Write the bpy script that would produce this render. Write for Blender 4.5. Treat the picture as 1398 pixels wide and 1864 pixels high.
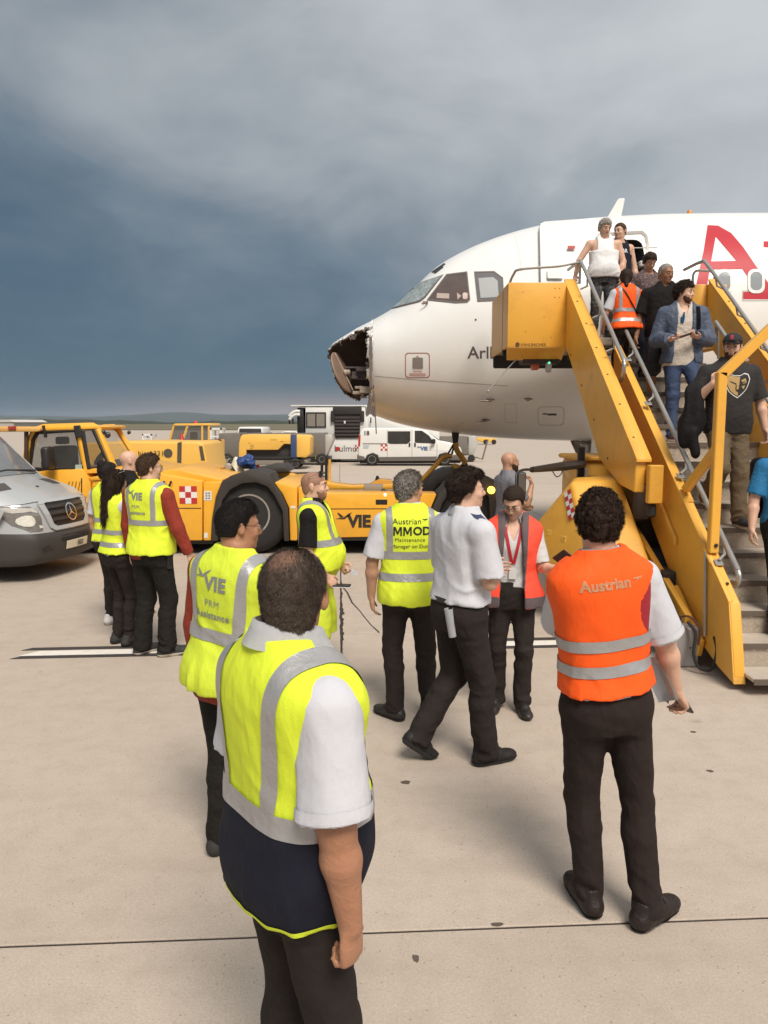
import bpy, bmesh, math, random
import numpy as np
from mathutils import Vector, Matrix
from mathutils.bvhtree import BVHTree
R = math.radians
random.seed(7)
for o in list(bpy.data.objects):
    bpy.data.objects.remove(o)
SC = bpy.context.scene
COL = SC.collection

# ------------------------------------------------------------------ camera, sky, sun, exposure
CAM_H, PITCH, FPX = 2.15, R(6.6), 1400.0
cam = bpy.data.cameras.new('camera')
camo = bpy.data.objects.new('camera', cam)
COL.objects.link(camo)
camo.location = (0, 0, CAM_H)
camo.rotation_euler = (R(90) - PITCH, 0, 0)
cam.sensor_fit = 'VERTICAL'
cam.sensor_height = 36
cam.lens = 36 * FPX / 1864
cam.clip_start = 0.05
cam.clip_end = 30000
SC.camera = camo

W = bpy.data.worlds.new('World')
SC.world = W
W.use_nodes = True
SUN_EL, SUN_ROT = R(52), R(198)


def build_world():
    nt = W.node_tree
    N, L = nt.nodes, nt.links
    N.clear()
    def nd(t, **k):
        n = N.new(t)
        for a, b in k.items():
            setattr(n, a, b)
        return n
    def math_(op, a, b=None, clamp=False):
        n = nd('ShaderNodeMath', operation=op, use_clamp=clamp)
        for i, v in enumerate((a, b)):
            if v is None:
                continue
            if isinstance(v, (int, float)):
                n.inputs[i].default_value = v
            else:
                L.new(v, n.inputs[i])
        return n.outputs[0]
    out = nd('ShaderNodeOutputWorld')
    sky = nd('ShaderNodeTexSky', sky_type='NISHITA', sun_disc=False, sun_elevation=SUN_EL, sun_rotation=SUN_ROT)
    bg1 = nd('ShaderNodeBackground')
    L.new(sky.outputs[0], bg1.inputs[0])
    bg1.inputs[1].default_value = 0.08
    tc = nd('ShaderNodeTexCoord')
    sep = nd('ShaderNodeSeparateXYZ')
    L.new(tc.outputs['Generated'], sep.inputs[0])
    X, Y, Z = sep.outputs
    # cloud-layer coordinates: the view ray met with a flat layer, softened near the horizon
    den = math_('ADD', math_('MAXIMUM', Z, 0.0), 0.42)
    cx, cy = math_('DIVIDE', X, den), math_('DIVIDE', Y, den)
    cmb = nd('ShaderNodeCombineXYZ')
    L.new(cx, cmb.inputs[0]); L.new(cy, cmb.inputs[1]); L.new(math_('MULTIPLY', Z, 1.2), cmb.inputs[2])
    def noise(scale, detail, rough, dist, off):
        m = nd('ShaderNodeMapping')
        m.inputs['Location'].default_value = off
        L.new(cmb.outputs[0], m.inputs[0])
        n = nd('ShaderNodeTexNoise')
        n.inputs['Scale'].default_value = scale
        n.inputs['Detail'].default_value = detail
        n.inputs['Roughness'].default_value = rough
        n.inputs['Distortion'].default_value = dist
        L.new(m.outputs[0], n.inputs[0])
        return n.outputs[0]
    big = noise(1.35, 3, .5, .6, (3.1, .4, 0))
    mid = noise(2.8, 6, .56, .6, (0, 5.2, .7))
    streak = noise(7.5, 5, .55, .4, (7.7, 1.2, 2))
    # storm front: dark low and to the west (-x), clearing to pale overcast overhead and to the east
    t = math_('ADD', math_('MULTIPLY', math_('MAXIMUM', Z, 0.0), 1.15), math_('MULTIPLY', X, .80))
    t = math_('ADD', t, math_('MULTIPLY', math_('SUBTRACT', big, .5), .75))
    t = math_('ADD', t, math_('MULTIPLY', math_('SUBTRACT', mid, .5), .58))
    t = math_('ADD', t, math_('MULTIPLY', math_('SUBTRACT', streak, .5), .18))
    t = math_('ADD', t, .25, True)
    r = nd('ShaderNodeValToRGB')
    r.color_ramp.interpolation = 'B_SPLINE'
    stops = [(0.0, (.044, .082, .122)), (.20, (.080, .120, .158)), (.36, (.140, .172, .203)),
             (.52, (.215, .243, .268)), (.72, (.305, .328, .346)), (1.0, (.45, .467, .48))]
    el = r.color_ramp.elements
    el[0].position, el[0].color = stops[0][0], (*stops[0][1], 1)
    el[1].position, el[1].color = stops[-1][0], (*stops[-1][1], 1)
    for p, c in stops[1:-1]:
        e = el.new(p); e.color = (*c, 1)
    L.new(t, r.inputs[0])
    # low band: bluer rain curtain, thin warm gap right at the skyline
    low = nd('ShaderNodeMapRange', interpolation_type='SMOOTHSTEP')
    low.inputs[1].default_value, low.inputs[2].default_value = .20, .02
    L.new(Z, low.inputs[0])
    mx = nd('ShaderNodeMix', data_type='RGBA')
    L.new(math_('MULTIPLY', low.outputs[0], .80), mx.inputs['Factor'])
    L.new(r.outputs[0], mx.inputs['A'])
    mx.inputs['B'].default_value = (.042, .088, .130, 1)
    gap = nd('ShaderNodeMapRange', interpolation_type='SMOOTHSTEP')
    gap.inputs[1].default_value, gap.inputs[2].default_value = .055, .004
    L.new(Z, gap.inputs[0])
    gx = nd('ShaderNodeMapRange', interpolation_type='SMOOTHSTEP')
    gx.inputs[1].default_value, gx.inputs[2].default_value = -.50, -.08
    L.new(X, gx.inputs[0])
    g = math_('MULTIPLY', math_('MULTIPLY', gap.outputs[0], gx.outputs[0]), .62)
    mg = nd('ShaderNodeMix', data_type='RGBA')
    L.new(g, mg.inputs['Factor'])
    L.new(mx.outputs['Result'], mg.inputs['A'])
    mg.inputs['B'].default_value = (.36, .26, .225, 1)
    bg2 = nd('ShaderNodeBackground')
    L.new(mg.outputs['Result'], bg2.inputs[0])
    bg2.inputs[1].default_value = 1.0
    ms = nd('ShaderNodeMixShader')
    ms.inputs[0].default_value = .94          # nearly closed cloud cover
    L.new(bg1.outputs[0], ms.inputs[1]); L.new(bg2.outputs[0], ms.inputs[2])
    L.new(ms.outputs[0], out.inputs[0])


build_world()
sun = bpy.data.lights.new('sun', 'SUN')
suno = bpy.data.objects.new('sun', sun)
COL.objects.link(suno)
sun.energy = 2.7
sun.angle = R(24)
sun.color = (1.0, .92, .81)
# sun high behind the camera and a little to its right, veiled by cloud
sd = Vector((.30 * math.cos(SUN_EL), -.95 * math.cos(SUN_EL), math.sin(SUN_EL)))
suno.rotation_euler = sd.to_track_quat('Z', 'Y').to_euler()
SC.view_settings.view_transform = 'Standard'
SC.view_settings.look = 'None'
SC.view_settings.exposure = 0.50
SC.view_settings.gamma = 1
SC.view_settings.use_curve_mapping = False


# ------------------------------------------------------------------ helpers
def pix(px, py, Y):
    """world point on the photo's ray (1398 x 1864) at depth Y"""
    u, v = px - 699.0, 932.0 - py
    y = FPX * math.cos(PITCH) + v * math.sin(PITCH)
    z = -FPX * math.sin(PITCH) + v * math.cos(PITCH)
    return Vector((u / y * Y, Y, CAM_H + z / y * Y))


def gnd(px, py, z=0.0):
    u, v = px - 699.0, 932.0 - py
    y = FPX * math.cos(PITCH) + v * math.sin(PITCH)
    zz = -FPX * math.sin(PITCH) + v * math.cos(PITCH)
    k = (CAM_H - z) / -zz
    return Vector((u * k, y * k, z))


def S(h):
    """sRGB hex -> linear"""
    c = [int(h[i:i + 2], 16) / 255 for i in (0, 2, 4)]
    return tuple(x / 12.92 if x <= .04045 else ((x + .055) / 1.055) ** 2.4 for x in c)


MATS = {}


def M(name, rgb, rough=.5, metal=0.0, var=.10, vs=4.0, bump=0.0, bs=60.0, fold=0.0, fs=7.0, coat=0.0, spec=.5,
      trans=0.0, alpha=1.0, dirt=0.0, dirtc=(.09, .06, .035), ds=2.0, emit=0.0, sheen=0.0, rand=0.0, chips=0.0, fstretch=(1, 1, 1), sss=0):
    """one procedural material: colour drift, roughness drift, fine bump, broad folds, patchy dirt"""
    if name in MATS:
        return MATS[name]
    m = bpy.data.materials.new(name)
    m.use_nodes = True
    nt = m.node_tree
    N, L = nt.nodes, nt.links
    b = N['Principled BSDF']
    tc = N.new('ShaderNodeTexCoord')
    P = tc.outputs['Object']
    def noise(scale, det=4, ro=.6, vec=None):
        n = N.new('ShaderNodeTexNoise')
        n.inputs['Scale'].default_value = scale
        n.inputs['Detail'].default_value = det
        n.inputs['Roughness'].default_value = ro
        L.new(vec or P, n.inputs[0])
        return n.outputs[0]
    col = None
    rgbn = N.new('ShaderNodeMix'); rgbn.data_type = 'RGBA'
    rgbn.inputs['A'].default_value = (*[c * (1 - var) for c in rgb], 1)
    rgbn.inputs['B'].default_value = (*[min(1, c * (1 + var)) for c in rgb], 1)
    L.new(noise(vs, 5), rgbn.inputs['Factor'])
    col = rgbn.outputs['Result']
    if rand:
        oi = N.new('ShaderNodeObjectInfo')
        hv = N.new('ShaderNodeHueSaturation')
        mr = N.new('ShaderNodeMapRange')
        mr.inputs[3].default_value, mr.inputs[4].default_value = 1 - rand, 1 + rand
        L.new(oi.outputs['Random'], mr.inputs[0]); L.new(mr.outputs[0], hv.inputs['Value'])
        L.new(col, hv.inputs['Color'])
        col = hv.outputs[0]
    if dirt:
        mr = N.new('ShaderNodeMapRange')
        mr.inputs[1].default_value, mr.inputs[2].default_value = .50, .78
        mr.inputs[4].default_value = dirt
        L.new(noise(ds, 8, .68), mr.inputs[0])
        dm = N.new('ShaderNodeMix'); dm.data_type = 'RGBA'
        L.new(mr.outputs[0], dm.inputs['Factor']); L.new(col, dm.inputs['A'])
        dm.inputs['B'].default_value = (*dirtc, 1)
        col = dm.outputs['Result']
    if chips:
        mr = N.new('ShaderNodeMapRange')
        mr.inputs[1].default_value, mr.inputs[2].default_value = .665, .70
        mr.inputs[4].default_value = chips
        L.new(noise(17, 6, .72), mr.inputs[0])
        dm = N.new('ShaderNodeMix'); dm.data_type = 'RGBA'
        L.new(mr.outputs[0], dm.inputs['Factor']); L.new(col, dm.inputs['A'])
        dm.inputs['B'].default_value = (.10, .055, .03, 1)
        col = dm.outputs['Result']
    L.new(col, b.inputs['Base Color'])
    rr = N.new('ShaderNodeMapRange')
    rr.inputs[3].default_value, rr.inputs[4].default_value = max(0.02, rough - .08), min(1, rough + .08)
    L.new(noise(vs * 2.3, 4), rr.inputs[0]); L.new(rr.outputs[0], b.inputs['Roughness'])
    b.inputs['Metallic'].default_value = metal
    b.inputs['Specular IOR Level'].default_value = spec
    b.inputs['Coat Weight'].default_value = coat
    b.inputs['Coat Roughness'].default_value = .12
    b.inputs['Alpha'].default_value = alpha
    b.inputs['Transmission Weight'].default_value = trans
    b.inputs['Sheen Weight'].default_value = sheen
    if sss:
        b.inputs['Subsurface Weight'].default_value = sss
        b.inputs['Subsurface Radius'].default_value = (.02, .008, .004)
        b.inputs['Subsurface Scale'].default_value = .4
    if emit:
        b.inputs['Emission Color'].default_value = (*rgb, 1)
        b.inputs['Emission Strength'].default_value = emit
    prev = None
    for (st, sc, dist, det, vec) in ((fold, fs, .03, 3, fstretch), (bump, bs, .004, 4, None)):
        if not st:
            continue
        v = P
        if vec and vec != (1, 1, 1):
            mp = N.new('ShaderNodeMapping'); mp.inputs['Scale'].default_value = vec
            L.new(P, mp.inputs[0]); v = mp.outputs[0]
        bp = N.new('ShaderNodeBump')
        bp.inputs['Strength'].default_value = st
        bp.inputs['Distance'].default_value = dist
        hh = noise(sc, det, .55, v)
        if dist > .01:      # cloth folds: soft ridges instead of lumps
            s1 = N.new('ShaderNodeMath'); s1.operation = 'SUBTRACT'; L.new(hh, s1.inputs[0]); s1.inputs[1].default_value = .5
            s2 = N.new('ShaderNodeMath'); s2.operation = 'ABSOLUTE'; L.new(s1.outputs[0], s2.inputs[0])
            s3 = N.new('ShaderNodeMath'); s3.operation = 'MULTIPLY'; L.new(s2.outputs[0], s3.inputs[0]); s3.inputs[1].default_value = -2.2
            hh = s3.outputs[0]
        L.new(hh, bp.inputs['Height'])
        if prev:
            L.new(prev, bp.inputs['Normal'])
        prev = bp.outputs[0]
    if prev:
        L.new(prev, b.inputs['Normal'])
    MATS[name] = m
    return m


def tag(o, label=None, cat=None, group=None, kind=None):
    for k, v in (('label', label), ('category', cat), ('group', group), ('kind', kind)):
        if v:
            o[k] = v
    return o


def empty(name, loc=(0, 0, 0), rz=0.0, label=None, cat=None, group=None):
    o = bpy.data.objects.new(name, None)
    COL.objects.link(o)
    o.empty_display_size = .2
    o.location = loc
    o.rotation_euler = (0, 0, rz)
    return tag(o, label, cat, group)


def link(name, me, parent=None, mat=None, loc=None, rot=None):
    o = bpy.data.objects.new(name, me)
    COL.objects.link(o)
    if parent is not None:
        o.parent = parent
    if mat is not None:
        me.materials.clear(); me.materials.append(mat)
    if loc is not None:
        o.location = loc
    if rot is not None:
        o.rotation_euler = rot
    return o


class B:
    """collects shapes in one bmesh; build() links them as ONE mesh object"""
    def __init__(s):
        s.bm = bmesh.new()
        s.mi = 0

    def _mark(s, faces):
        for f in faces:
            f.material_index = s.mi

    def box(s, lo, hi, bev=0.0, rot=None, piv=None, seg=1):
        lo, hi = Vector(lo), Vector(hi)
        c = (lo + hi) / 2
        d = hi - lo
        mt = Matrix.Translation(c) @ Matrix.Diagonal((*d, 1))
        if rot is not None:
            pv = Vector(piv) if piv is not None else c
            mt = Matrix.Translation(pv) @ rot.to_4x4() @ Matrix.Translation(-pv) @ mt
        r = bmesh.ops.create_cube(s.bm, size=1, matrix=mt)
        vs = r['verts']
        fs = {f for v in vs for f in v.link_faces}
        s._mark(fs)
        if bev:
            es = list({e for v in vs for e in v.link_edges})
            q = bmesh.ops.bevel(s.bm, geom=es, offset=bev, segments=seg, affect='EDGES', profile=.5, clamp_overlap=True)
            s._mark(q['faces'])
        return s

    def prism(s, pts, vec, bev=0.0, seg=1):
        """closed polygon (3-D points) swept along vec"""
        vec = Vector(vec)
        a = [s.bm.verts.new(p) for p in pts]
        b_ = [s.bm.verts.new(Vector(p) + vec) for p in pts]
        n = len(pts)
        fs = [s.bm.faces.new(a), s.bm.faces.new(b_[::-1])]
        for i in range(n):
            fs.append(s.bm.faces.new((a[i], b_[i], b_[(i + 1) % n], a[(i + 1) % n])))
        s._mark(fs)
        bmesh.ops.recalc_face_normals(s.bm, faces=fs)
        if bev:
            es = list({e for f in fs for e in f.edges})
            q = bmesh.ops.bevel(s.bm, geom=es, offset=bev, segments=seg, affect='EDGES', profile=.5, clamp_overlap=True)
            s._mark(q['faces'])
        return s

    def tube(s, pts, r, n=8, cap=True, closed=False):
        """round tube along a polyline; r number or list"""
        pts = [Vector(p) for p in pts]
        k = len(pts)
        rs = r if isinstance(r, (list, tuple)) else [r] * k
        rings = []
        up = None
        for i, p in enumerate(pts):
            if closed:
                d = pts[(i + 1) % k] - pts[i - 1]
            else:
                d = pts[min(i + 1, k - 1)] - pts[max(i - 1, 0)]
            d.normalize()
            if up is None:
                up = Vector((0, 0, 1)) if abs(d.z) < .9 else Vector((1, 0, 0))
            x = d.cross(up)
            if x.length < 1e-5:
                x = d.cross(Vector((0, 1, 0)))
            x.normalize()
            up = x.cross(d)
            rings.append([s.bm.verts.new(p + rs[i] * (math.cos(a) * x + math.sin(a) * up))
                          for a in (2 * math.pi * j / n for j in range(n))])
        fs = []
        for i in range(k if closed else k - 1):
            A, C = rings[i], rings[(i + 1) % k]
            for j in range(n):
                fs.append(s.bm.faces.new((A[j], A[(j + 1) % n], C[(j + 1) % n], C[j])))
        if cap and not closed:
            fs.append(s.bm.faces.new(rings[0][::-1])); fs.append(s.bm.faces.new(rings[-1]))
        s._mark(fs)
        bmesh.ops.recalc_face_normals(s.bm, faces=fs)
        return s

    def lathe(s, prof, org, axis, n=24):
        """profile [(radius, height)] turned about axis at org"""
        org, axis = Vector(org), Vector(axis).normalized()
        x = axis.orthogonal().normalized(); y = axis.cross(x)
        rings = []
        for (r, h) in prof:
            rings.append([s.bm.verts.new(org + axis * h + r * (math.cos(a) * x + math.sin(a) * y))
                          for a in (2 * math.pi * j / n for j in range(n))])
        fs = []
        for A, C in zip(rings[:-1], rings[1:]):
            for j in range(n):
                fs.append(s.bm.faces.new((A[j], A[(j + 1) % n], C[(j + 1) % n], C[j])))
        for rg in (rings[0], rings[-1]):
            fs.append(s.bm.faces.new(rg))
        s._mark(fs)
        bmesh.ops.recalc_face_normals(s.bm, faces=fs)
        return s

    def ball(s, c, r, seg=12, ring=8):
        mt = Matrix.Translation(c) @ Matrix.Diagonal((*(r if isinstance(r, (tuple, list)) else (r, r, r)), 1))
        q = bmesh.ops.create_uvsphere(s.bm, u_segments=seg, v_segments=ring, radius=1, matrix=mt)
        s._mark({f for v in q['verts'] for f in v.link_faces})
        return s

    def quads(s, grid):
        """grid: rows of points -> sheet"""
        rows = [[s.bm.verts.new(p) for p in row] for row in grid]
        fs = []
        for A, C in zip(rows[:-1], rows[1:]):
            for j in range(len(A) - 1):
                fs.append(s.bm.faces.new((A[j], A[j + 1], C[j + 1], C[j])))
        s._mark(fs)
        return s

    def poly(s, pts):
        f = s.bm.faces.new([s.bm.verts.new(p) for p in pts])
        s._mark([f])
        return s

    def mesh(s, name, mats, smooth=False, angle=35):
        me = bpy.data.meshes.new(name)
        s.bm.to_mesh(me)
        s.bm.free()
        for m in (mats if isinstance(mats, (list, tuple)) else [mats]):
            me.materials.append(m)
        if smooth:
            me.shade_smooth()
            try:
                me.set_sharp_from_angle(angle=R(angle))
            except Exception:
                pass
        return me

    def build(s, name, mats, parent=None, smooth=True, angle=35, loc=None, rot=None):
        return link(name, s.mesh(name, mats, smooth, angle), parent, None, loc, rot)


def np_mesh(name, V, Q, mat, smooth=True):
    me = bpy.data.meshes.new(name)
    nv, nf = len(V), len(Q)
    me.vertices.add(nv)
    me.vertices.foreach_set('co', np.ascontiguousarray(V, dtype=np.float32).ravel())
    k = Q.shape[1]
    me.loops.add(nf * k)
    me.loops.foreach_set('vertex_index', np.ascontiguousarray(Q, dtype=np.int32).ravel())
    me.polygons.add(nf)
    me.polygons.foreach_set('loop_start', np.arange(0, nf * k, k, dtype=np.int32))
    me.polygons.foreach_set('loop_total', np.full(nf, k, dtype=np.int32))
    me.update(calc_edges=True)
    if smooth:
        me.shade_smooth()
    if mat is not None:
        me.materials.append(mat)
    return me


def text_mesh(body, size, bold=0.0, grid=0.0, extrude=0.0, spacing=1.0, shear=0.0):
    """flat lettering as a mesh in its own x/y plane, centred; cut on a grid so it can wrap a curved surface"""
    cu = bpy.data.curves.new('lettering', 'FONT')
    cu.body = body; cu.size = size; cu.align_x = 'CENTER'; cu.align_y = 'CENTER'
    if 'M' in body or 'K' in body:      # thickening would close up the narrow joins of these letters
        bold = 0
    cu.resolution_u = 3; cu.offset = bold; cu.extrude = extrude; cu.space_character = spacing; cu.shear = shear
    ob = bpy.data.objects.new('lettering', cu)
    COL.objects.link(ob)
    dg = bpy.context.evaluated_depsgraph_get()
    me = bpy.data.meshes.new_from_object(ob.evaluated_get(dg))
    bpy.data.objects.remove(ob); bpy.data.curves.remove(cu)
    bm = bmesh.new(); bm.from_mesh(me)
    bpy.data.meshes.remove(me)
    if grid:
        cut_grid(bm, grid)
    return bm


def cut_grid(bm, g):
    for ax in (0, 1):
        c = [v.co[ax] for v in bm.verts]
        if not c:
            return
        a = math.floor(min(c) / g) * g + g
        while a < max(c):
            no = Vector((0, 0, 0)); no[ax] = 1
            co = Vector((0, 0, 0)); co[ax] = a
            bmesh.ops.bisect_plane(bm, geom=bm.verts[:] + bm.edges[:] + bm.faces[:], plane_co=co, plane_no=no)
            a += g


def poly_bm(pts, grid=0.0):
    """flat polygon(s) in x/y -> bmesh; pts = list of outlines"""
    bm = bmesh.new()
    for pl in pts:
        f = bm.faces.new([bm.verts.new((p[0], p[1], 0)) for p in pl])
    bmesh.ops.triangulate(bm, faces=bm.faces[:])
    if grid:
        cut_grid(bm, grid)
    return bm


def wrap(bm, bvh, org, xd, yd, rd, off, name, mat, parent=None):
    """press a flat bmesh on to a surface: each point goes org + x*xd + y*yd and then along rd to the surface"""
    org, xd, yd, rd = (Vector(v) for v in (org, xd, yd, rd))
    dead = []
    for v in bm.verts:
        p = org + xd * v.co.x + yd * v.co.y
        h, n, i, d = bvh.ray_cast(p, rd, 5.0)
        if h is None:
            dead.append(v)
            continue
        if n.dot(rd) > 0:
            n = -n
        v.co = h + n * off
    if dead:
        bmesh.ops.delete(bm, geom=dead, context='VERTS')
    me = bpy.data.meshes.new(name)
    bm.to_mesh(me); bm.free()
    me.materials.append(mat)
    return link(name, me, parent)


def bvh_of(me):
    bm = bmesh.new(); bm.from_mesh(me)
    t = BVHTree.FromBMesh(bm); bm.free()
    return t


def curve(pts, n=8):
    """Catmull-Rom through points"""
    P = [Vector(p) for p in pts]
    P = [P[0] * 2 - P[1]] + P + [P[-1] * 2 - P[-2]]
    out = []
    for i in range(1, len(P) - 2):
        for k in range(n):
            t = k / n
            a, b_, c, d = P[i - 1:i + 3]
            out.append(.5 * ((2 * b_) + (c - a) * t + (2 * a - 5 * b_ + 4 * c - d) * t * t + (3 * b_ - a - 3 * c + d) * t ** 3))
    out.append(P[-2])
    return out
# ------------------------------------------------------------------ ground, grass, hills
def concrete():
    m = bpy.data.materials.new('apron_concrete')
    m.use_nodes = True
    nt = m.node_tree; N, L = nt.nodes, nt.links
    b = N['Principled BSDF']
    ge = N.new('ShaderNodeNewGeometry')
    P = ge.outputs['Position']
    def noise(s, d=5, ro=.6, st=None):
        v = P
        if st:
            mp = N.new('ShaderNodeMapping'); mp.inputs['Scale'].default_value = st; L.new(P, mp.inputs[0]); v = mp.outputs[0]
        n = N.new('ShaderNodeTexNoise'); n.inputs['Scale'].default_value = s; n.inputs['Detail'].default_value = d
        n.inputs['Roughness'].default_value = ro; L.new(v, n.inputs[0]); return n.outputs[0]
    def rng(x, a, c, lo=0, hi=1):
        r = N.new('ShaderNodeMapRange'); r.inputs[1].default_value = a; r.inputs[2].default_value = c
        r.inputs[3].default_value = lo; r.inputs[4].default_value = hi; L.new(x, r.inputs[0]); return r.outputs[0]
    def mix(f, a, c, typ='MIX'):
        x = N.new('ShaderNodeMix'); x.data_type = 'RGBA'; x.blend_type = typ
        L.new(f, x.inputs['Factor'])
        for k, v in (('A', a), ('B', c)):
            if isinstance(v, tuple):
                x.inputs[k].default_value = (*v, 1)
            else:
                L.new(v, x.inputs[k])
        return x.outputs['Result']
    oi = N.new('ShaderNodeObjectInfo')
    col = mix(noise(.55, 8, .62), (.475, .395, .330), (.585, .505, .435))
    col = mix(rng(oi.outputs['Random'], 0, 1, 0, .42), col, (.40, .335, .28))
    col = mix(rng(noise(5.5, 6, .7), .44, .70, 0, .34), col, (.32, .26, .205))
    col = mix(rng(noise(95, 3, .6), .36, .66, 0, .50), (.30, .245, .19) if False else col, (.34, .275, .215))
    vo = N.new('ShaderNodeTexVoronoi'); vo.inputs['Scale'].default_value = 38; L.new(P, vo.inputs[0])
    spk = rng(vo.outputs['Distance'], .20, .10, 0, 1)
    wh = rng(noise(21, 2), .50, .60, 0, .62)
    ml = N.new('ShaderNodeMath'); ml.operation = 'MULTIPLY'; L.new(spk, ml.inputs[0]); L.new(wh, ml.inputs[1])
    col = mix(ml.outputs[0], col, (.15, .105, .075))
    v2 = N.new('ShaderNodeTexVoronoi'); v2.inputs['Scale'].default_value = 62; L.new(P, v2.inputs[0])
    pal = rng(v2.outputs['Distance'], .22, .08, 0, .45)
    col = mix(pal, col, (.60, .53, .45))
    # occasional oil spots
    v3 = N.new('ShaderNodeTexVoronoi'); v3.inputs['Scale'].default_value = 1.15; v3.inputs['Randomness'].default_value = 1
    wp = N.new('ShaderNodeVectorMath'); wp.operation = 'ADD'
    nz = N.new('ShaderNodeTexNoise'); nz.inputs['Scale'].default_value = 16; L.new(P, nz.inputs[0])
    sc = N.new('ShaderNodeVectorMath'); sc.operation = 'SCALE'; sc.inputs['Scale'].default_value = .07
    L.new(nz.outputs['Color'], sc.inputs[0]); L.new(P, wp.inputs[0]); L.new(sc.outputs[0], wp.inputs[1]); L.new(wp.outputs[0], v3.inputs[0])
    col = mix(rng(v3.outputs['Distance'], .055, .025, 0, .30), col, (.16, .12, .09))
    # long faint tyre streaks along the taxi direction
    col = mix(rng(noise(1.0, 5, .6, (.16, 2.2, 1)), .50, .74, 0, .30), col, (.33, .27, .22))
    L.new(col, b.inputs['Base Color'])
    b.inputs['Roughness'].default_value = .86
    b.inputs['Specular IOR Level'].default_value = .3
    bp = N.new('ShaderNodeBump'); bp.inputs['Strength'].default_value = .35; bp.inputs['Distance'].default_value = .006
    L.new(noise(110, 4, .65), bp.inputs['Height']); L.new(bp.outputs[0], b.inputs['Normal'])
    return m


CONC = concrete()
b = B()
b.quads([[(x, y, -.012) for x in (-700, 700)] for y in (-25, 230)])
apron = b.build('apron', CONC, None, False)
tag(apron, None, None, None, 'structure')
TARJ = M('joint_sealant', (.030, .022, .018), .8, var=.3, vs=20, bump=.4, bs=60)
GA = R(3.3)
GO = Vector((-.170, 3.035, 0))
SL = 4.70
gx, gy = Vector((math.cos(GA), math.sin(GA), 0)), Vector((-math.sin(GA), math.cos(GA), 0))
b = B()
b.poly([GO + gx * (SL * i) + gy * (SL * j) + Vector((0, 0, -.007)) for i, j in ((-7, -2), (8, -2), (8, 8), (-7, 8))])
b.build('joint_sealant', TARJ, apron, False)
b = B(); g = .008
b.box((g, g, -.03), (SL - g, SL - g, 0), .004)
slab = b.mesh('slab', CONC, False)
for j in range(-2, 8):
    for i in range(-7, 8):
        o = link('slab', slab, apron, None, GO + gx * (SL * i) + gy * (SL * j), (0, 0, GA))

# crack and crumbled joint, tar-filled
b = B()
cp = [gnd(x, y, .0035) for x, y in ((622, 1066), (632, 1078), (641, 1097), (655, 1112), (664, 1124), (676, 1138), (690, 1151))]
L0, L1 = [], []
for i, p in enumerate(cp):
    w = .005 + .008 * random.random()
    L0.append(p + Vector((-w, 0, 0))); L1.append(p + Vector((w, .012 * random.random(), 0)))
b.quads([L0, L1])
b.build('crack', TARJ, apron, False)
b = B()
L0, L1 = [], []
for i in range(60):
    t = i / 59
    p = gnd(620.5 + 2.0 * t, 1058 + 215 * t, .003)
    f = math.exp(-((t - .28) / .22) ** 2)
    L0.append(p + Vector((-(.007 + .016 * f * random.random()), 0, 0)))
    L1.append(p + Vector((.008 + .045 * f * random.random() ** 2, 0, 0)))
b.quads([L0, L1])
b.build('crumbled_joint', TARJ, apron, False)
for (px, py, w, h) in ((757, 1744, .016, .012), (905, 1682, .03, .006), (1293, 1403, .022, .008), (739, 1424, .03, .012), (1262, 1332, .02, .008)):
    b = B()
    c = gnd(px, py, .003)
    b.poly([c + Vector((w * math.cos(a) * (.7 + .5 * random.random()), h * 2 * math.sin(a) * (.7 + .5 * random.random()), 0)) for a in (2 * math.pi * k / 11 for k in range(11))])
    b.build('oil_spot', M('oil_stain', (.10, .075, .06), .8, var=.3, vs=30), apron, False)

# bordered white line
la, lb = gnd(38, 1190, 0), gnd(1005, 1170, 0)
d = (lb - la).normalized(); n = Vector((-d.y, d.x, 0))
b = B()
def strip(b, a0, a1, t0, t1, z):
    b.poly([la + d * a0 + n * t0 + Vector((0, 0, z)), la + d * a1 + n * t0 + Vector((0, 0, z)), la + d * (a1) + n * t1 + Vector((0, 0, z)), la + d * (a0 + (t1 - t0) * 1.0) + n * t1 + Vector((0, 0, z))])
for (t0, t1, mt, nm) in ((-.17, -.085, M('black_line_paint', (.045, .036, .034), .8, var=.25, vs=12), 'line_border'), (.095, .18, None, 'line_border'), (-.085, .065, M('white_line_paint', (.72, .68, .62), .75, var=.08, vs=9, dirt=.5, dirtc=(.3, .25, .2), ds=9), 'painted_line')):
    for a0, a1 in ((0 if nm == 'painted_line' else -.04, 1.95), (4.05, 9.5)):
        b = B()
        strip(b, a0, a1, t0, t1, .004)
        b.build(nm, mt or MATS['black_line_paint'], apron, False)

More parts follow.
